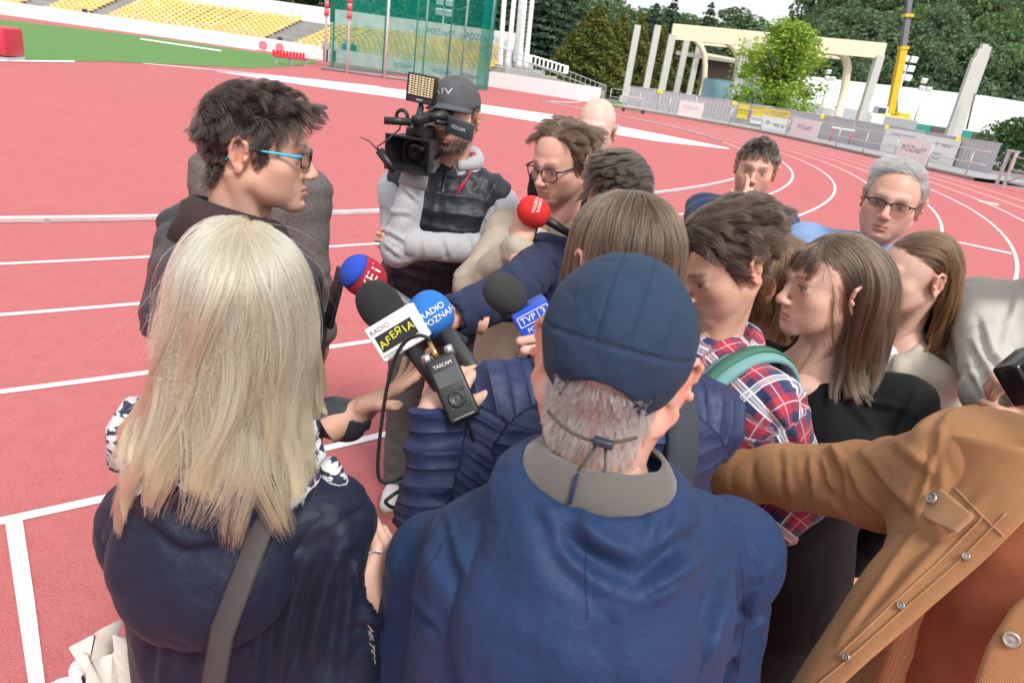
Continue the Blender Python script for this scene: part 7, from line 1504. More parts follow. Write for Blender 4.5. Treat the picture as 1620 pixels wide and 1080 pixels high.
P.cloth('padded_vest', [(tor, None), (cone(B.neck + V(0, 0, -.02), B.shR - B.rt * .055 + V(0, 0, .02), .068, .085, 'body'), .05), (cone(B.neck + V(0, 0, -.02), B.shL + B.rt * .055 + V(0, 0, .02), .068, .085, 'body'), .05)], vest, h=.0075, amp=.002, sleeve=0, seed=142, quilt=vq)
mb = MB(); mb.tube([B.neck + B.fw * .098 + V(0, 0, .02), lerp(B.pelvis, B.neck, .6) + B.fw * .185, lerp(B.pelvis, B.neck, .3) + B.fw * .185, B.pelvis + B.fw * .175 + V(0, 0, -.12)], .006, 6); mb.build('zip', blackg, P.t, True, org=P.org)
mb = MB()
for lv, rr, rad in ((.02, .082, .026), (.05, .088, .024)): mb.tube([B.neck + B.fw * (math.cos(t) * rr - .012) + B.rt * math.sin(t) * rr * 1.12 + V(0, 0, lv - .02 * math.cos(t)) for t in np.linspace(.35, 2 * math.pi - .35, 36)], [rad * (1 + .15 * math.sin(i * .9)) for i in range(36)], 10)
mb.build('hood', lgrey, P.t, True, org=P.org)
mb = MB(); mb.tube([B.neck - B.rt * .075 - B.fw * .02 + V(0, 0, .075), B.neck - B.rt * .085 + B.fw * .05 + V(0, 0, .03), B.neck - B.rt * .05 + B.fw * .11 + V(0, 0, -.06)], .009, 6, flat=.3); mb.build('lanyard', mat('lanyard_red', (.45, .03, .06), .7), P.t, True, org=P.org)
P.hand('R', w1 + V(0, 0, .02), V(-.15, .25, 1), V(-.5, -.6, .1), dict(index=(25, 35, 20), middle=(28, 38, 20), ring=(32, 40, 20), little=(36, 40, 20), thumb=(45, 20, 5), spread=3), .0034); P.hand('L', w2 + unit(w2 - e2) * .03, unit(V(-1, .1, -.1)), V(0, -1, .2), dict(index=(40, 60, 30), middle=(45, 60, 30), ring=(50, 60, 30), little=(50, 60, 30), thumb=(20, 20, 10)), .0034)
aR_ = gr(622, 790) * V(1, 1, 0) + V(0, .06, .085); aL_ = aR_ + V(.20, .20, 0); B.hipR = B.pelvis + B.rt * .09 + V(0, 0, -.06); B.hipL = B.pelvis - B.rt * .09 + V(0, 0, -.06)
trousers('jeans', B, P.t, P.org, charcoal, ankR=aR_, ankL=aL_, h=.011, wide=1.12, seed=144, amp=.007)
shoem = NT('trainer_white'); co = shoem.coord(); shoem.set(Base_Color=shoem.mix(shoem.noise(co, 30, 4), (.62, .61, .59), (.75, .74, .72)), Roughness=.6); gum = mat('gum_sole', (.36, .22, .11), .6)
for an_, fd in ((aR_, unit(V(-.05, -1, 0))), (aL_, unit(V(.25, -1, 0)))):
    s_ = shoe('trainer', P.t, P.org, an_, fd, shoem.m, gum)
    rt_ = np.cross(fd, V(0, 0, 1))
    for sg in (-1, 1):
        for k in range(3): c = V(an_[0], an_[1], 0) + fd * (.035 + .028 * k) + rt_ * sg * .0415; mb = MB(); mb.tube([c + V(0, 0, .028), c + fd * -.012 - rt_ * sg * .006 + V(0, 0, .07)], .004, 5); mb.build('side_stripe', mat('stripe_maroon', (.05, .02, .025), .6), s_, org=P.org)
P.body()

# ---- video camera
vc = empty('video_camera', at(660, 225, 2.35), 'black shoulder video camera with lamp panel on the cameraman\'s shoulder', 'video camera'); VO = np.array(vc.location)
vf = unit(V(-.20, -1, -.06)); vr = unit(np.cross(V(0, 0, 1), vf)); vu = np.cross(vf, vr); VM = np.stack([vr, -vf, vu], 1); h0 = at(644, 245, 2.24)      # local x: image right, y: back, z: up
q_ = lambda x, y, z: h0 + VM @ V(x, y, z)
mb = MB(); wo, ho, wi, hi_ = .078, .057, .062, .045
fr4 = lambda w, h, y: [q_(-w, y, -h), q_(w, y, -h), q_(w, y, h), q_(-w, y, h)]
mb.add(fr4(wo, ho, 0) + fr4(wo - .006, ho - .006, 0) + fr4(wi, hi_, .085) + fr4(wi * .7, hi_ * .8, .07), [(i, (i + 1) % 4, 4 + (i + 1) % 4, 4 + i) for i in range(4)] + [(4 + i, 4 + (i + 1) % 4, 12 + (i + 1) % 4, 12 + i) for i in range(4)] + [(i, 8 + i, 8 + (i + 1) % 4, (i + 1) % 4) for i in range(4)] + [(12, 13, 14, 15)]); mb.build('lens_hood', blackm, vc, org=VO)
mb = MB(); mb.lathe([(.001, 0), (.016, -.003), (.030, -.002), (.034, .004), (.038, .004), (.040, .02)], 28, VM @ rotx(R(-90)), q_(0, .066, 0)); mb.build('lens_glass', blackg, vc, True, org=VO)
mb = MB(); mb.lathe([(.040, 0), (.044, .01), (.044, .09), (.042, .10)], 28, VM @ rotx(R(-90)), q_(0, .085, 0)); mb.build('lens_barrel', blackm, vc, True, org=VO)
mb = MB(); mb.rbox(q_(-.035, .27, .005), (.085, .20, .12), .012, VM); mb.rbox(q_(-.01, .13, .052), (.06, .12, .045), .01, VM); mb.build('camera_body', blackm, vc, True, org=VO)
mb = MB(); mb.rbox(q_(.01, .16, .105), (.035, .26, .032), .010, VM); mb.rbox(q_(.01, .06, .085), (.03, .03, .06), .006, VM); mb.rbox(q_(.01, .30, .085), (.035, .03, .06), .006, VM); mb.build('top_handle', blackm, vc, True, org=VO)
mb = MB(); mb.tube([q_(-.075, -.02, .098), q_(.0, .02, .10)], .012, 12); mb.build('shotgun_mic', blackm, vc, True, org=VO)
mb = MB(); mb.tube([q_(.02, .12, .108), q_(.055, .15, .115), q_(.06, .20, .115)], [.014, .019, .021], 14); mb.build('viewfinder', blackm, vc, True, org=VO)
lc = at(727, 203, 2.32); LM_ = VM @ roty(R(7)) @ rotz(R(-16)); mb = MB(); mb.rbox(lc, (.108, .016, .056), .004, LM_); so = mb.build('lcd_panel', mat('lcd_grey', (.05, .055, .065), .4), vc, True, org=VO); letters('lettering', 'XDCAM', .016, lambda v: lc + v @ np.stack([LM_[:, 0], LM_[:, 2], -LM_[:, 1]], 1).T - LM_[:, 1] * .0086, mat('print_white', (.8, .8, .8), .6), so, VO)
mb = MB(); mb.tube([q_(.055, .10, .10), lc + LM_ @ V(-.05, .006, 0)], .008, 8); mb.build('lcd_hinge', blackm, vc, True, org=VO)
pc = at(668, 141, 2.33); PM = VM @ roty(R(3)); mb = MB(); mb.rbox(pc, (.105, .024, .092), .005, PM); pan = mb.build('lamp_panel', blackm, vc, True, org=VO)
ledm = mat('led_amber', (.78, .60, .26), .4); ledw = mat('led_cream', (.80, .76, .58), .4); dv = [MB(), MB()]
for i in range(8):
    for j in range(9): mb = MB(); mb.box(pc + PM @ V(-.039 + .0111 * i, -.0128, -.019 + .0071 * j), (.0082, .002, .0046), PM); o = mb.build('led', ledm if i % 2 else ledw, pan, org=VO)
mb = MB(); mb.box(pc + PM @ V(.0, -.0128, -.035), (.085, .002, .016), PM); mb.build('control_plate', mat('plate_dark', (.03, .02, .03), .5), pan, org=VO); letters('lettering', 'SWIT', .010, lambda v: pc + v @ np.stack([PM[:, 0], PM[:, 2], -PM[:, 1]], 1).T + PM @ V(0, -.0142, -.035), mat('print_white', (.8, .8, .8), .6), pan, VO)
mb = MB(); mb.tube([pc + PM @ V(0, 0, -.045), pc + PM @ V(0, .005, -.062), q_(.01, .06, .118)], [.008, .012, .010], 10); mb.build('lamp_bracket', blackm, vc, True, org=VO)
rc = at(636, 184, 2.26); mb = MB(); mb.tube([rc + VM @ V(.019 * math.cos(a), 0, .019 * math.sin(a)) for a in np.linspace(-.4, 4.6, 20)], .006, 8); mb.build('cable_ring', blackm, vc, True, org=VO)
mb = MB(); mb.tube([rc + V(0, 0, -.01), at(632, 205, 2.24), at(612, 222, 2.22), at(597, 232, 2.22), at(602, 244, 2.22)], .0028, 6); mb.build('mic_cable', blackm, vc, True, org=VO)
mb = MB(); mb.tube([at(600, 238, 2.22), at(624, 272, 2.23)], [.014, .012], 10); mb.rbox(at(611, 254, 2.225), (.022, .022, .05), .005, frame(at(600, 238, 2.22) - at(624, 272, 2.23))); mb.build('wireless_receiver', blackm, vc, True, org=VO)
mb = MB(); mb.tube([at(600, 240, 2.22), at(585, 224, 2.22), at(570, 217, 2.21)], [.003, .002, .0014], 6); mb.build('antenna', blackm, vc, True, org=VO)
mb = MB(); mb.tube([q_(-.055, .12, .04), q_(-.095, .16, .03), q_(-.10, .22, 0), q_(-.08, .26, -.03), q_(-.05, .27, -.04)], .011, 8, flat=.4); mb.build('hand_strap', blackm, vc, True, org=VO)

# ---- 16 person in pale blazer at the right edge
P = Person('person in pale grey blazer cut by the right edge of the picture', at(1722, 350, 1.72), 140, 8, 0, body_yaw=130, h=.005, skin=skin_mid, shw=.17, drop=.085); B = P.B
strands('hair', P.hd, 1500, lambda p: .03 + 0 * p[:, 0], comb_short(), HB['mixed'], steps=8, thick=.014, rad=.0007)
blaz = cloth('grey_blazer', (.40, .38, .34), .85, crease=.3); wR = at(1612, 650, 1.46); aR, e1, w1 = P.arm('R', wR, elbow=at(1572, 620, 1.62), r0=.066, r1=.060, r2=.048); aL, e2, w2 = P.arm('L', at(1700, 640, 1.4), pole=(.5, -.3, -1), r0=.072, r1=.062, r2=.048)
P.cloth('blazer', [(B.torso(1.1, 1.12, .02, -.2, 1.05, .02), None)] + B.shoulder(.076, .06) + aR + aL, blaz, h=.007, amp=.004, sleeve=.005, seed=151, creases=[([(1545, 500), (1560, 560), (1600, 600)], .010, .009), ([(1530, 540), (1560, 600), (1590, 640)], .010, .009), ([(1600, 470), (1580, 540)], .008, .009), ([(1525, 580), (1550, 630)], .008, .008)])
P.hand('R', w1, unit(at(1610, 610, 1.42) - w1), V(-.3, -.3, 1), FIST, .004); P.hand('L', w2, unit(at(1640, 610, 1.4) - w2), V(.3, -.5, .8), FIST, .004); trousers('trousers', B, P.t, P.org, dark_tr, h=.018); P.body()
ph = empty('photo_camera', at(1608, 592, 1.30), 'black camera with grey rim held at the right edge', 'camera'); o_ = np.array(ph.location); cM = rotz(R(20)) @ rotx(R(-35)) @ roty(R(-28)); mb = MB(); mb.rbox(o_ + V(.02, 0, 0), (.09, .05, .085), .010, cM, seg=3); mb.build('camera_body', blackg, ph, True, org=o_)
mb = MB(); mb.lathe([(.030, 0), (.032, .02), (.032, .05), (.027, .05), (.026, .03)], 24, cM @ rotx(R(90)), o_ + cM @ V(.03, -.02, -.005)); mb.build('lens', blackm, ph, True, org=o_)
mb = MB(); mb.tube([o_ + cM @ V(.03 + .033 * math.cos(a), -.072, -.005 + .033 * math.sin(a)) for a in np.linspace(0, 2 * math.pi, 30)], .003, 6); mb.build('lens_ring', mat('ring_grey', (.5, .5, .5), .35, .6), ph, True, org=o_)

# ---- 17 man in the corduroy jacket, right foreground
nk = at(1735, 748, .92); P = Person('man in tan corduroy jacket and rust shirt reaching across from the right', nk + V(.02, -.02, .20), 150, 10, 0, body_yaw=180, h=.005, skin=skin_mid, shw=.18, drop=.05, neck_off=V(-.02, .02, -.20)); CJ = P; B = P.B
strands('hair', P.hd, 1500, lambda p: .03 + 0 * p[:, 0], comb_short(), HB['dark'], steps=8, thick=.014, rad=.0007)
cm = NT('corduroy'); sx_ = cm.n('ShaderNodeSeparateXYZ'); cm.l(cm.attr('gc', 'Vector'), sx_.inputs[0]); co = cm.coord(); wl = cm.math('SINE', cm.math('MULTIPLY', sx_.outputs[0], 2 * math.pi / .0022)); big = cm.noise(co, 7, 5, .6)
c = cm.mix(big, (.36, .168, .078), (.46, .238, .112)); c = cm.mix(cm.math('MULTIPLY_ADD', wl, .14, .16), c, (.17, .07, .025)); cm.set(Base_Color=c, Roughness=.9, Sheen_Weight=.45, Sheen_Tint=(.9, .6, .35)); cm.b.inputs['Specular IOR Level'].default_value = .15; b1 = cm.bump(wl, .35, .0012); cm.bump(cm.noise(co, 15, 5), .35, .012, b1); cordu = cm.m
shR = at(1538, 734, 1.0); B.shR = shR
eR = at(1390, 768, 1.18); wR = at(1150, 742, 1.42); aR, e1, w1 = P.arm('R', wR, elbow=eR, r0=.070, r1=.066, r2=.056); aL, e2, w2 = P.arm('L', B.shL + V(.05, -.05, -.45), pole=(1, 0, 0), r0=.08, r1=.068, r2=.052)
tor = B.torso(1.0, 1.08, .0, -.25, 1.04, .02)
front = B.fw
big_cut = rbx(lerp(B.pelvis, B.neck, .10) + front * .20, (.30, .15, .44), .03, np.stack([B.rt, front, V(0, 0, 1)], 1))
P.cloth('corduroy_jacket', [(tor, None), (cone(B.neck + V(0, 0, -.03), B.shR, .066, .072, 'body'), .06), (cone(B.neck + V(0, 0, -.03), B.shL, .066, .075, 'body'), .05)] + aR + aL, cordu, h=.0055, amp=.004, sleeve=.007, seed=161, k=.05, cuts=[(big_cut, .006), cuffcut(e1, w1, .056)],
    creases=[([(1300, 705), (1330, 760), (1345, 825)], .014, .010), ([(1330, 735), (1360, 790), (1400, 825)], .013, .010), ([(1310, 770), (1330, 800), (1345, 830)], .008, .008), ([(1350, 720), (1420, 790), (1440, 820)], .010, .010), ([(1290, 720), (1310, 790)], .008, .009), ([(1400, 705), (1470, 760)], .008, .010), ([(1480, 690), (1450, 770), (1440, 830)], .007, .006), ([(1235, 700), (1245, 810)], .005, .008), ([(1270, 700), (1285, 815)], .006, .008)])
def panel(name, outer, inner, bulge, creases=(), m_=cordu):
    n1, n2 = 40, 26; res = lambda L_: np.stack([np.interp(np.linspace(0, 1, n1), np.linspace(0, 1, len(L_)), np.array([at(*q) for q in L_])[:, k]) for k in range(3)], 1); O_ = res(outer); I_ = res(inner)
    for A_ in (O_, I_):
        for _ in range(4): A_[1:-1] = .5 * A_[1:-1] + .25 * (A_[:-2] + A_[2:])
    u_ = np.linspace(0, 1, n2); G_ = O_[:, None] * (1 - u_)[None, :, None] + I_[:, None] * u_[None, :, None]; nrm = unit(np.cross(I_[n1 // 2] - O_[n1 // 2], O_[-1] - O_[0])); nrm = nrm * np.sign(nrm @ (V(0, 0, CAM_H) - G_[n1 // 2, n2 // 2]))
    G_ = G_ + nrm * (bulge * np.sin(np.pi * u_) ** .8)[None, :, None]; v = G_.reshape(-1, 3); f = np.array([(i * n2 + j, (i + 1) * n2 + j, (i + 1) * n2 + j + 1, i * n2 + j + 1) for i in range(n1 - 1) for j in range(n2 - 1)])
    if (np.cross(v[f[0][1]] - v[f[0][0]], v[f[0][3]] - v[f[0][0]]) @ nrm) < 0: f = f[:, ::-1]
    wd = np.linalg.norm(np.diff(G_, axis=1), axis=2).mean(0); arc = np.r_[0, np.cumsum(wd)]; gc = np.c_[np.tile(arc, n1), np.repeat(np.linspace(0, .5, n1), n2), np.zeros(n1 * n2)]
    nn = vnormals(v, f); v = v + nn * (crease_disp(v, nn, cast_fn(v, f), creases) + .003 * (noise3(v * 12, 5)))[:, None]
    o = add_obj(name, mesh_from(name, v - P.org, f, m_, True, {'gc': ('FLOAT_VECTOR', gc)}), P.t); o.modifiers.new('t', 'SOLIDIFY').thickness = .005; return o
fpan = panel('front_panel', [(1500, 690, .97), (1455, 770, 1.02), (1420, 835, 1.03), (1365, 905, 1.02), (1300, 1005, 1.02), (1245, 1095, 1.03)], [(1715, 735, .85), (1628, 815, .86), (1558, 885, .875), (1466, 965, .89), (1374, 1045, .91), (1304, 1110, .93)], .025, [([(1450, 840), (1400, 920), (1330, 1010)], .010, .008), ([(1500, 850), (1430, 930), (1360, 1000)], .008, .007), ([(1560, 780), (1500, 850)], .005, .006), ([(1470, 720), (1550, 800)], .003, .003)])
lpan = panel('front_panel', [(1900, 900, .74), (1850, 1000, .76), (1800, 1120, .78)], [(1660, 905, .80), (1600, 960, .81), (1562, 1020, .82), (1535, 1100, .83)], .02)
P.cloth('rust_tee', [(B.torso(.94, 1.0, .0, -.2, 1.0, .004), None)], cloth('rust_jersey', (.24, .075, .035), .95, crease=.35, wb=.3), h=.009, amp=.006, sleeve=0, seed=162)
P.hand('R', w1, unit(w1 - e1), V(0, 0, 1), FIST, .004); P.hand('L', w2, V(0, 0, -1), -B.rt, RELAX, .005); trousers('trousers', B, P.t, P.org, dark_tr, h=.02); P.body()
# ================================================================ jacket details laid on the cloth
def child(t, nm): return next(c for c in t.children if c.name.split('.')[0] == nm)
cj_ = [caster(o_) for o_ in (fpan, lpan, child(CJ.t, 'corduroy_jacket'))]
def cj(px, py):
    for c_ in cj_:
        h_, nn = c_(px, py)
        if h_ is not None: return h_, nn
    return None, None
def seam_line(cast, pts, rad, name, m_, t, org, lift=.001, n=14):
    P_ = []
    for i in range(len(pts) - 1):
        for u_ in np.linspace(0, 1, n, endpoint=False):
            q, nn = cast(*(np.array(pts[i]) * (1 - u_) + np.array(pts[i + 1]) * u_))
            if q is not None: P_.append(q + nn * lift)
    if len(P_) > 3: mb = MB(); mb.tube(P_, rad, 6); o = mb.build(name, m_, t, True, org=org); return o
cord_plain = cloth('cord_edge', (.37, .19, .086), .9, crease=.3, sheen=.4)
for pts in ([(1470, 715), (1505, 765), (1550, 812), (1590, 850)], [(1592, 812), (1522, 884), (1432, 962), (1342, 1042), (1282, 1092)], [(1556, 818), (1490, 884), (1400, 965), (1318, 1045)]): seam_line(cj, pts, .0015, 'seam', cord_plain, CJ.t, CJ.org)
fl = [(1445, 752), (1468, 738), (1545, 815), (1505, 838), (1480, 812), (1462, 820)]; P_ = []
grid = []; ok = True
def patch(cast, quad, lift, name, m_, t, org, thick=.004, n=9):
    """flap laid over the cloth; the lower edge is pointed in the middle"""
    a_, b_, c_, d_ = [np.array(q, float) for q in quad]; V_ = []; nn0 = None
    for i in range(n):
        for j in range(n):
            u_, w_ = i / (n - 1), j / (n - 1); p = (a_ * (1 - u_) + b_ * u_) * (1 - w_) + (d_ * (1 - u_) + c_ * u_) * w_ + (1 - abs(2 * u_ - 1)) * w_ * np.array([-14, 16]); h_, nn = cast(*p)
            if h_ is None: return None
            V_.append(h_ + nn * (lift + .003 * w_)); nn0 = nn
    V_ = np.array(V_); f = np.array([(i * n + j, (i + 1) * n + j, (i + 1) * n + j + 1, i * n + j + 1) for i in range(n - 1) for j in range(n - 1)])
    if np.cross(V_[f[0][1]] - V_[f[0][0]], V_[f[0][3]] - V_[f[0][0]]) @ nn0 < 0: f = f[:, ::-1]
    V_ = relax(V_, f, 2, .4); o = add_obj(name, mesh_from(name, V_ - org, f, m_, True, {'gc': ('FLOAT_VECTOR', np.c_[V_[:, 0], V_[:, 2], V_[:, 1]])}), t); o.modifiers.new('t', 'SOLIDIFY').thickness = thick; return o
flap = patch(lambda x, y: cj_[0](x, y), [(1474, 752), (1548, 818), (1520, 846), (1452, 782)], .010, 'pocket_flap', cord_plain, CJ.t, CJ.org)
if flap: cj_.insert(0, caster(flap))
brass = mat('button_metal', (.42, .38, .34), .35, .85, var=.3, scale=200)
for px, py, r_ in ((1477, 790, .0085), (1530, 881, .005), (1427, 958, .005), (1341, 1040, .005), (1600, 1010, .0095)):
    h_, nn = cj(px, py)
    if h_ is not None: mb = MB(); mb.lathe([(r_, 0), (r_ * 1.05, .002), (r_ * .8, .004), (r_ * .7, .003), (r_ * .3, .0035), (.0005, .004)], 18, frame(nn), h_ + nn * .003); mb.build('button', brass, CJ.t, True, org=CJ.org)

# ================================================================ microphones and recorder
def foam_letters(txt, size, c, axes, radii, ang, off, m_, parent, org, dy=0.0):
    """print bent round an egg-shaped windshield, on the side towards the lens"""
    A = np.asarray(axes); rd = np.asarray(radii); n = unit(V(0, 0, CAM_H) - c); X = unit(_r * math.cos(ang) + _u * math.sin(ang)); X = unit(X - n * (X @ n)); Y_ = np.cross(n, X)
    def fn(v):
        p = c + X * off[0] + Y_ * off[1] + np.outer(v[:, 0], X) + np.outer(v[:, 1], Y_); q = ((p - c) @ A) / rd; d = (n @ A) / rd; a = d @ d; b = q @ d; cc = (q * q).sum(1) - 1; disc = np.sqrt(np.maximum(b * b - a * cc, 1e-9)); t_ = (-b + disc) / a; return p + np.outer(t_ + .0012, n)
    letters('lettering', txt, size, fn, m_, parent, org)
def egg(rad, lng, flat=.5):
    t = np.linspace(0, math.pi, 18); return [(max(.0005, rad * math.sin(x) ** .8), lng * (1 - math.cos(x)) / 2) for x in t]
pw = mat('print_white', (.8, .8, .8), .6)
def mic(label, tip, tail, foam_r, foam_l, foam_m, handle_m, handle_r=.0125):
    d = unit(tip - tail); t = empty('microphone', tail, label, 'microphone', 'reporters\' microphones'); o_ = np.array(t.location); F = frame(d); mb = MB(); c0 = tip - d * foam_l; mb.lathe(egg(foam_r, foam_l), 28, F, c0); fo = mb.build('windshield', foam_m, t, True, org=o_)
    mb = MB(); mb.tube([tail, lerp(tail, c0, .5), c0 + d * .02], [handle_r * .9, handle_r, handle_r * 1.15], 16); mb.build('handle', handle_m, t, True, org=o_); return t, fo, o_, d, F, c0
# radio zet: red and blue windshield
tip, tail = at(545, 418, 1.40), at(735, 540, 1.60)
red_f = mat('foam_red', (.36, .012, .03), .95, bump=.5, bscale=900); blue_f = mat('foam_blue', (.02, .06, .42), .95, bump=.5, bscale=900); azure = mat('foam_azure', (.02, .15, .50), .95, bump=.5, bscale=900)
t, fo, o_, d, F, c0 = mic('red microphone windshield with blue tip and white lettering', tip, tail, .042, .098, red_f, mat('handle_grey', (.10, .11, .13), .4))
prof = [(r_ + .0008, z) for r_, z in egg(.042, .098) if z > .064]; mb = MB(); mb.lathe(prof, 28, F, c0); mb.build('blue_tip', blue_f, fo, True, org=o_)
foam_letters('ZET', .032, c0 + d * .046, F, (.042, .042, .049), R(62), (.006, -.012), pw, fo, o_)
hm = c0 - d * .045; letters('lettering', 'TELEFUNKEN', .011, lambda v: hm + np.outer(v[:, 0], -d) + np.outer(v[:, 1], unit(np.cross(unit(V(0, 0, CAM_H) - hm), -d))) + unit(V(0, 0, CAM_H) - hm) * .0145, pw, t, o_)
# radio aferia: black windshield, white cube with yellow letters
tip, tail = at(578, 452, 1.25), at(735, 665, 1.155)
t, fo, o_, d, F, c0 = mic('black microphone with white flag box and yellow letters', tip, tail, .039, .100, foamk, blackm, .0135)
bc = c0 - d * .012; vn = unit(V(0, 0, CAM_H) - bc); bx = unit(_r * math.cos(R(31)) + _u * math.sin(R(31))); bz = unit(vn - bx * (vn @ bx)); by = np.cross(bz, bx); BM = np.stack([bx, by, bz], 1); mb = MB(); mb.rbox(bc, (.092, .066, .066), .004, BM); bo_ = mb.build('flag_box', mat('flag_white', (.80, .80, .79), .4), t, True, org=o_)
mb = MB(); mb.box(bc + BM @ V(-.002, -.002, .0335), (.070, .030, .001), BM); mb.build('black_plate', blackm, bo_, org=o_)
yl = mat('ink_yellow', (.80, .72, .05), .5)
for i, (ch, dy, rot) in enumerate([('A', -.003, 6), ('F', -.001, -6), ('E', .003, 4), ('Я', .004, -8), ('I', .002, 10), ('A', .002, -4)]):
    cr, sr = math.cos(R(rot)), math.sin(R(rot)); letters('lettering', ch, .019, lambda v: bc + (v @ np.array([[cr, sr, 0], [-sr, cr, 0], [0, 0, 1]]) + V(-.030 + i * .0112, -.002 + dy, .0345)) @ BM.T, yl, bo_, o_)
for tx, sz, x, y in (('RADIO', .012, -.022, .021), ('98,6', .012, .026, -.022), ('STUDENCKIE RADIO', .0045, -.020, -.024), ('POLITECHNIKI', .0045, -.020, -.029)): letters('lettering', tx, sz, lambda v: bc + (v + V(x, y, .0336)) @ BM.T, blackm, bo_, o_)
# radio poznan: azure windshield
tip, tail = at(660, 468, 1.27), at(812, 660, 1.22)
t, fo, o_, d, F, c0 = mic('bright blue microphone windshield with white lettering', tip, tail, .040, .086, azure, mat('handle_dark', (.045, .045, .05), .45), .0125)
cc = c0 + d * .040; foam_letters('RADIO', .0155, cc, F, (.040, .040, .045), R(33), (.004, .006), pw, fo, o_); foam_letters('POZNAŃ', .0155, cc, F, (.040, .040, .045), R(33), (.009, -.010), pw, fo, o_)
# tvp3: grey foam, blue triangular flag
tip, tail = at(771, 442, 1.20), at(905, 552, 1.27)
t, fo, o_, d, F, c0 = mic('dark grey foam microphone with blue flag box', tip, tail, .034, .082, mat('foam_grey', (.035, .035, .036), .98, bump=.6, bscale=900), blackm)
bc = c0 - d * .026; vn = unit(V(0, 0, CAM_H) - bc); bx = unit(_r * math.cos(R(28)) + _u * math.sin(R(28))); bz = unit(vn + V(0, 0, -.25)); bz = unit(bz - bx * (bz @ bx)); by = np.cross(bz, bx); BM = np.stack([bx, by, bz], 1); mb = MB(); mb.rbox(bc, (.068, .052, .056), .003, BM); bo_ = mb.build('flag_box', mat('flag_blue', (.02, .08, .52), .35), t, True, org=o_)
for tx, sz, x, y in (('TVP', .0165, -.010, .006), ('3', .0185, .020, .006), ('POZNAŃ', .0115, .004, -.013)): letters('lettering', tx, sz, lambda v: bc + (v + V(x, y, .0288)) @ BM.T, pw, bo_, o_)
mb = MB(); 
for (xa, ya, xb, yb) in ((-.028, -.003, .010, -.003), (-.028, .0155, .010, .0155), (-.028, -.003, -.028, .0155), (.010, -.003, .010, .0155), (.011, -.003, .030, -.003), (.011, .0155, .030, .0155), (.030, -.003, .030, .0155)): mb.tube([bc + BM @ V(xa, ya, .0285), bc + BM @ V(xb, yb, .0285)], .0008, 4)
mb.build('print_frame', pw, bo_, org=o_)
# red radio microphone with the phone
tip, tail = at(822, 322, 2.05), at(905, 372, 2.12)
t, fo, o_, d, F, c0 = mic('plain red microphone windshield held with a phone', tip, tail, .046, .100, mat('foam_bright_red', (.62, .02, .02), .9, bump=.4, bscale=800), blackm)
cc = c0 + d * .05; foam_letters('POLSKIE', .013, cc, F, (.046, .046, .05), R(75), (.022, .0), pw, fo, o_); foam_letters('RADIO', .013, cc, F, (.046, .046, .05), R(75), (.022, -.013), pw, fo, o_)
ph = empty('smartphone', at(836, 350, 2.13), 'brown cased phone behind the red microphone', 'phone'); o_ = np.array(ph.location); PM = frame(V(.1, -.35, 1), V(1, .5, 0)); mb = MB(); mb.rbox(o_, (.075, .010, .155), .004, PM); mb.build('case', mat('case_brown', (.09, .05, .035), .5), ph, True, org=o_); mb = MB(); mb.box(o_ + PM @ V(0, .0056, 0), (.068, .001, .145), PM); mb.build('screen', blackg, ph, org=o_); mb = MB(); mb.box(o_ - PM @ V(0, .0056, 0), (.068, .001, .145), PM); mb.build('back_cover', blackg, ph, org=o_)
# recorder
rt = empty('audio_recorder', at(716, 614, 1.13), 'black handheld audio recorder with screen and round keypad', 'recorder'); o_ = np.array(rt.location); up_ = unit(at(694, 562, 1.14) - at(738, 664, 1.12)); vn = unit(V(0, 0, CAM_H) - o_); bx = unit(np.cross(up_, vn)); bz = np.cross(bx, up_); RM = np.stack([bx, up_, bz], 1); mb = MB(); mb.rbox(o_, (.052, .112, .021), .006, RM, seg=3); mb.build('case', blackm, rt, True, org=o_)
mb = MB(); mb.box(o_ + RM @ V(0, .018, .0107), (.040, .026, .0012), RM); mb.build('screen', mat('screen_grey', (.07, .075, .08), .2), rt, org=o_)
mb = MB(); mb.lathe([(.014, 0), (.0145, .0015), (.010, .0022), (.0095, .0012), (.004, .002), (.0005, .0022)], 24, RM, o_ + RM @ V(0, -.020, .0106)); mb.build('keypad', mat('keypad', (.03, .03, .032), .3), rt, True, org=o_)
for i in range(4): a = i * math.pi / 2; mb = MB(); mb.rbox(o_ + RM @ V(.0195 * math.cos(a + .78), -.020 + .0195 * math.sin(a + .78), .0112), (.008, .006, .002), .001, RM, seg=1); mb.build('key', mat('keypad', (.03, .03, .032), .3), rt, org=o_)
letters('lettering', 'TASCAM', .0082, lambda v: o_ + (v + V(0, .040, .0112)) @ RM.T, pw, rt, o_); letters('lettering', 'LINEAR PCM RECORDER', .0032, lambda v: o_ + (v + V(0, -.050, .0112)) @ RM.T, pw, rt, o_)
for dx in (-.020, .020):
    mb = MB(); mb.lathe([(.0085, 0), (.0085, .012), (.007, .016), (.0005, .016)], 18, RM @ rotx(R(-90)), o_ + RM @ V(dx, .052, .001)); mb.build('capsule', steel, rt, True, org=o_)
ja = o_ + RM @ V(-.003, .056, 0); jb = ja + up_ * .030 + RM @ V(-.002, 0, .002); mb = MB(); mb.tube([ja, lerp(ja, jb, .45), lerp(ja, jb, .5), jb], [.0050, .0050, .0042, .0036], 12); mb.build('jack_plug', mat('plug_gold', (.55, .38, .16), .3, .9), rt, True, org=o_)
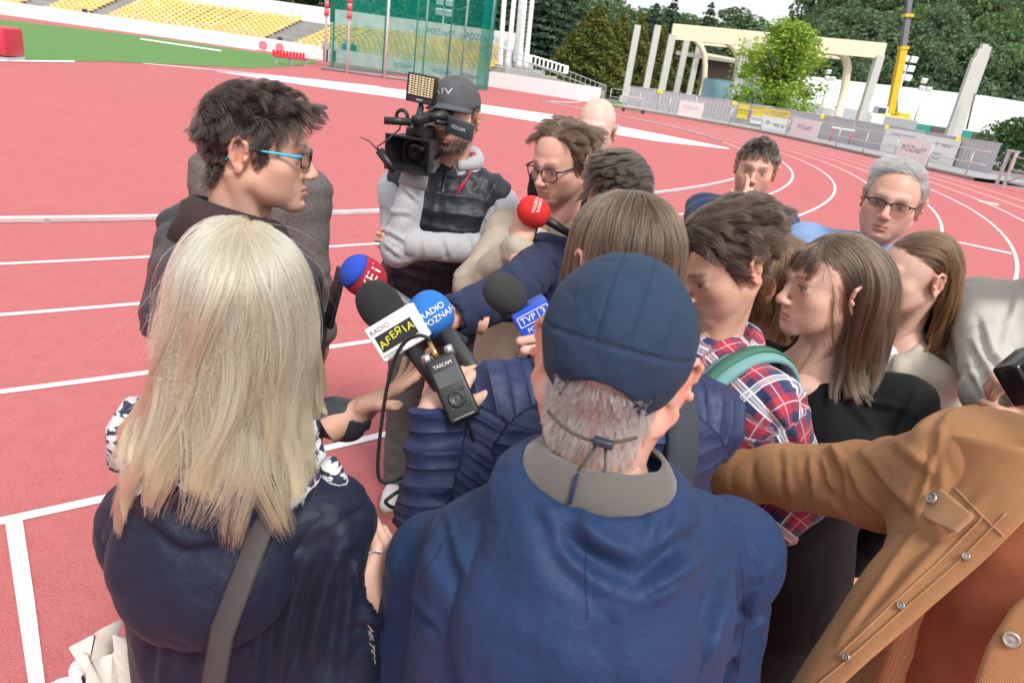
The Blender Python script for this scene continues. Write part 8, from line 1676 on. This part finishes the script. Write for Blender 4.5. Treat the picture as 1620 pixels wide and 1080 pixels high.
# cables
def cable(name, label, pts, r_, n=60):
    P_ = np.array(pts); t_ = np.linspace(0, len(P_) - 1, n); Q = np.stack([np.interp(t_, np.arange(len(P_)), P_[:, k]) for k in range(3)], 1)
    for _ in range(8): Q[1:-1] = .5 * Q[1:-1] + .25 * (Q[:-2] + Q[2:])
    t = empty(name, Q[0], label, 'cable'); mb = MB(); mb.tube(Q, r_, 8); mb.build('cord', mat('cable_black', (.012, .012, .013), .5), t, True, org=Q[0]); return t
cable('microphone_cable', 'black cable looping from the recorder plug down past the grey jeans', [jb, at(680, 534, 1.14), at(660, 528, 1.14), at(638, 540, 1.15), at(622, 570, 1.16), at(610, 620, 1.17), at(602, 680, 1.18), at(596, 740, 1.19), at(600, 765, 1.19), at(625, 760, 1.20), at(655, 748, 1.22), at(680, 742, 1.24)], .0032)
cable('microphone_cable', 'black cable forming a sharp loop below the quilted sleeve', [at(690, 742, 1.25), at(655, 762, 1.2), at(622, 782, 1.18), at(608, 793, 1.175), at(618, 802, 1.18), at(650, 807, 1.2), at(690, 810, 1.26)], .0032)
cable('recorder_cable', 'short black cable hanging below the recorder', [o_ - up_ * .055, at(742, 676, 1.13), at(750, 700, 1.14), at(770, 740, 1.18)], .0028)
cable('microphone_lead', 'black lead running from the blue microphone handle', [at(808, 655, 1.222), at(818, 672, 1.22), at(835, 690, 1.22)], .006)

# ================================================================ far figures by the cage
def far_person(px, py, top_m, leg_m, label, yaw=0):
    b = gr(px, py); t = empty('person', b, label, 'person', 'people by the throwing cage'); F = Field((-.35, -.3, 0), (.35, .3, 1.85), .025); F.add(ell((0, 0, 1.66), (.09, .1, .125))); F.add(cone((0, 0, 1.55), (0, 0, 1.40), .06, .06), .03); F.add(cone((0, 0, 1.35), (0, 0, .95), .10, .10), .05)
    for s in (-1, 1): F.add(cone((s * .17, 0, 1.40), (s * .22, 0, 1.12), .045, .04), .05); F.add(cone((s * .22, 0, 1.12), (s * .2, .1, .88), .04, .03), .02); F.add(cone((s * .08, 0, .92), (s * .10, .0, .06), .07, .04), .03)
    v, f = F.mesh(); c = np.tile(np.array(skin_mid), (len(v), 1)); c[v[:, 2] > 1.70] = (.05, .035, .03); v = v @ rotz(R(yaw)).T; add_obj('body', mesh_from('body', v, f, skin_mat(), True, {'Col': ('FLOAT_COLOR', np.c_[c, np.ones(len(c))])}), t)
    G_ = Field((-.4, -.3, .7), (.4, .3, 1.6), .025); G_.add(loft(V(0, 0, .85), V(0, 0, 1.5), V(1, 0, 0), [(0, .2, .14, 0), (.7, .22, .15, 0), (1, .10, .1, 0)]))
    for s in (-1, 1): G_.add(cone((s * .18, 0, 1.42), (s * .24, 0, 1.1), .075, .06), .05); G_.add(cone((s * .24, 0, 1.1), (s * .21, .1, .92), .06, .05), .02)
    v, f = G_.mesh(); add_obj('jacket', mesh_from('jacket', v @ rotz(R(yaw)).T, f, top_m), t)
    G_ = Field((-.3, -.3, .0), (.3, .3, 1.05), .025)
    for s in (-1, 1): G_.add(cone((s * .09, 0, .92), (s * .11, 0, .10), .105, .075), .03)
    v, f = G_.mesh(); add_obj('trousers', mesh_from('trousers', v @ rotz(R(yaw)).T, f, leg_m), t)
far_person(515, 98, lgrey, dark_tr, 'far person in pale grey top left of the cage', 30); far_person(528, 99, white_t, dark_tr, 'far person in white top by the cage', -40); far_person(546, 101, cloth('far_blue', (.03, .16, .42), .8), dark_tr, 'far person in bright blue jacket by the cage', 20); far_person(558, 103, cloth('far_green', (.02, .12, .10), .8), dark_tr, 'far person in dark green by the cage', -20); far_person(615, 108, cloth('far_dark', (.02, .05, .05), .8), dark_tr, 'far dark clothed person behind the net', 10)
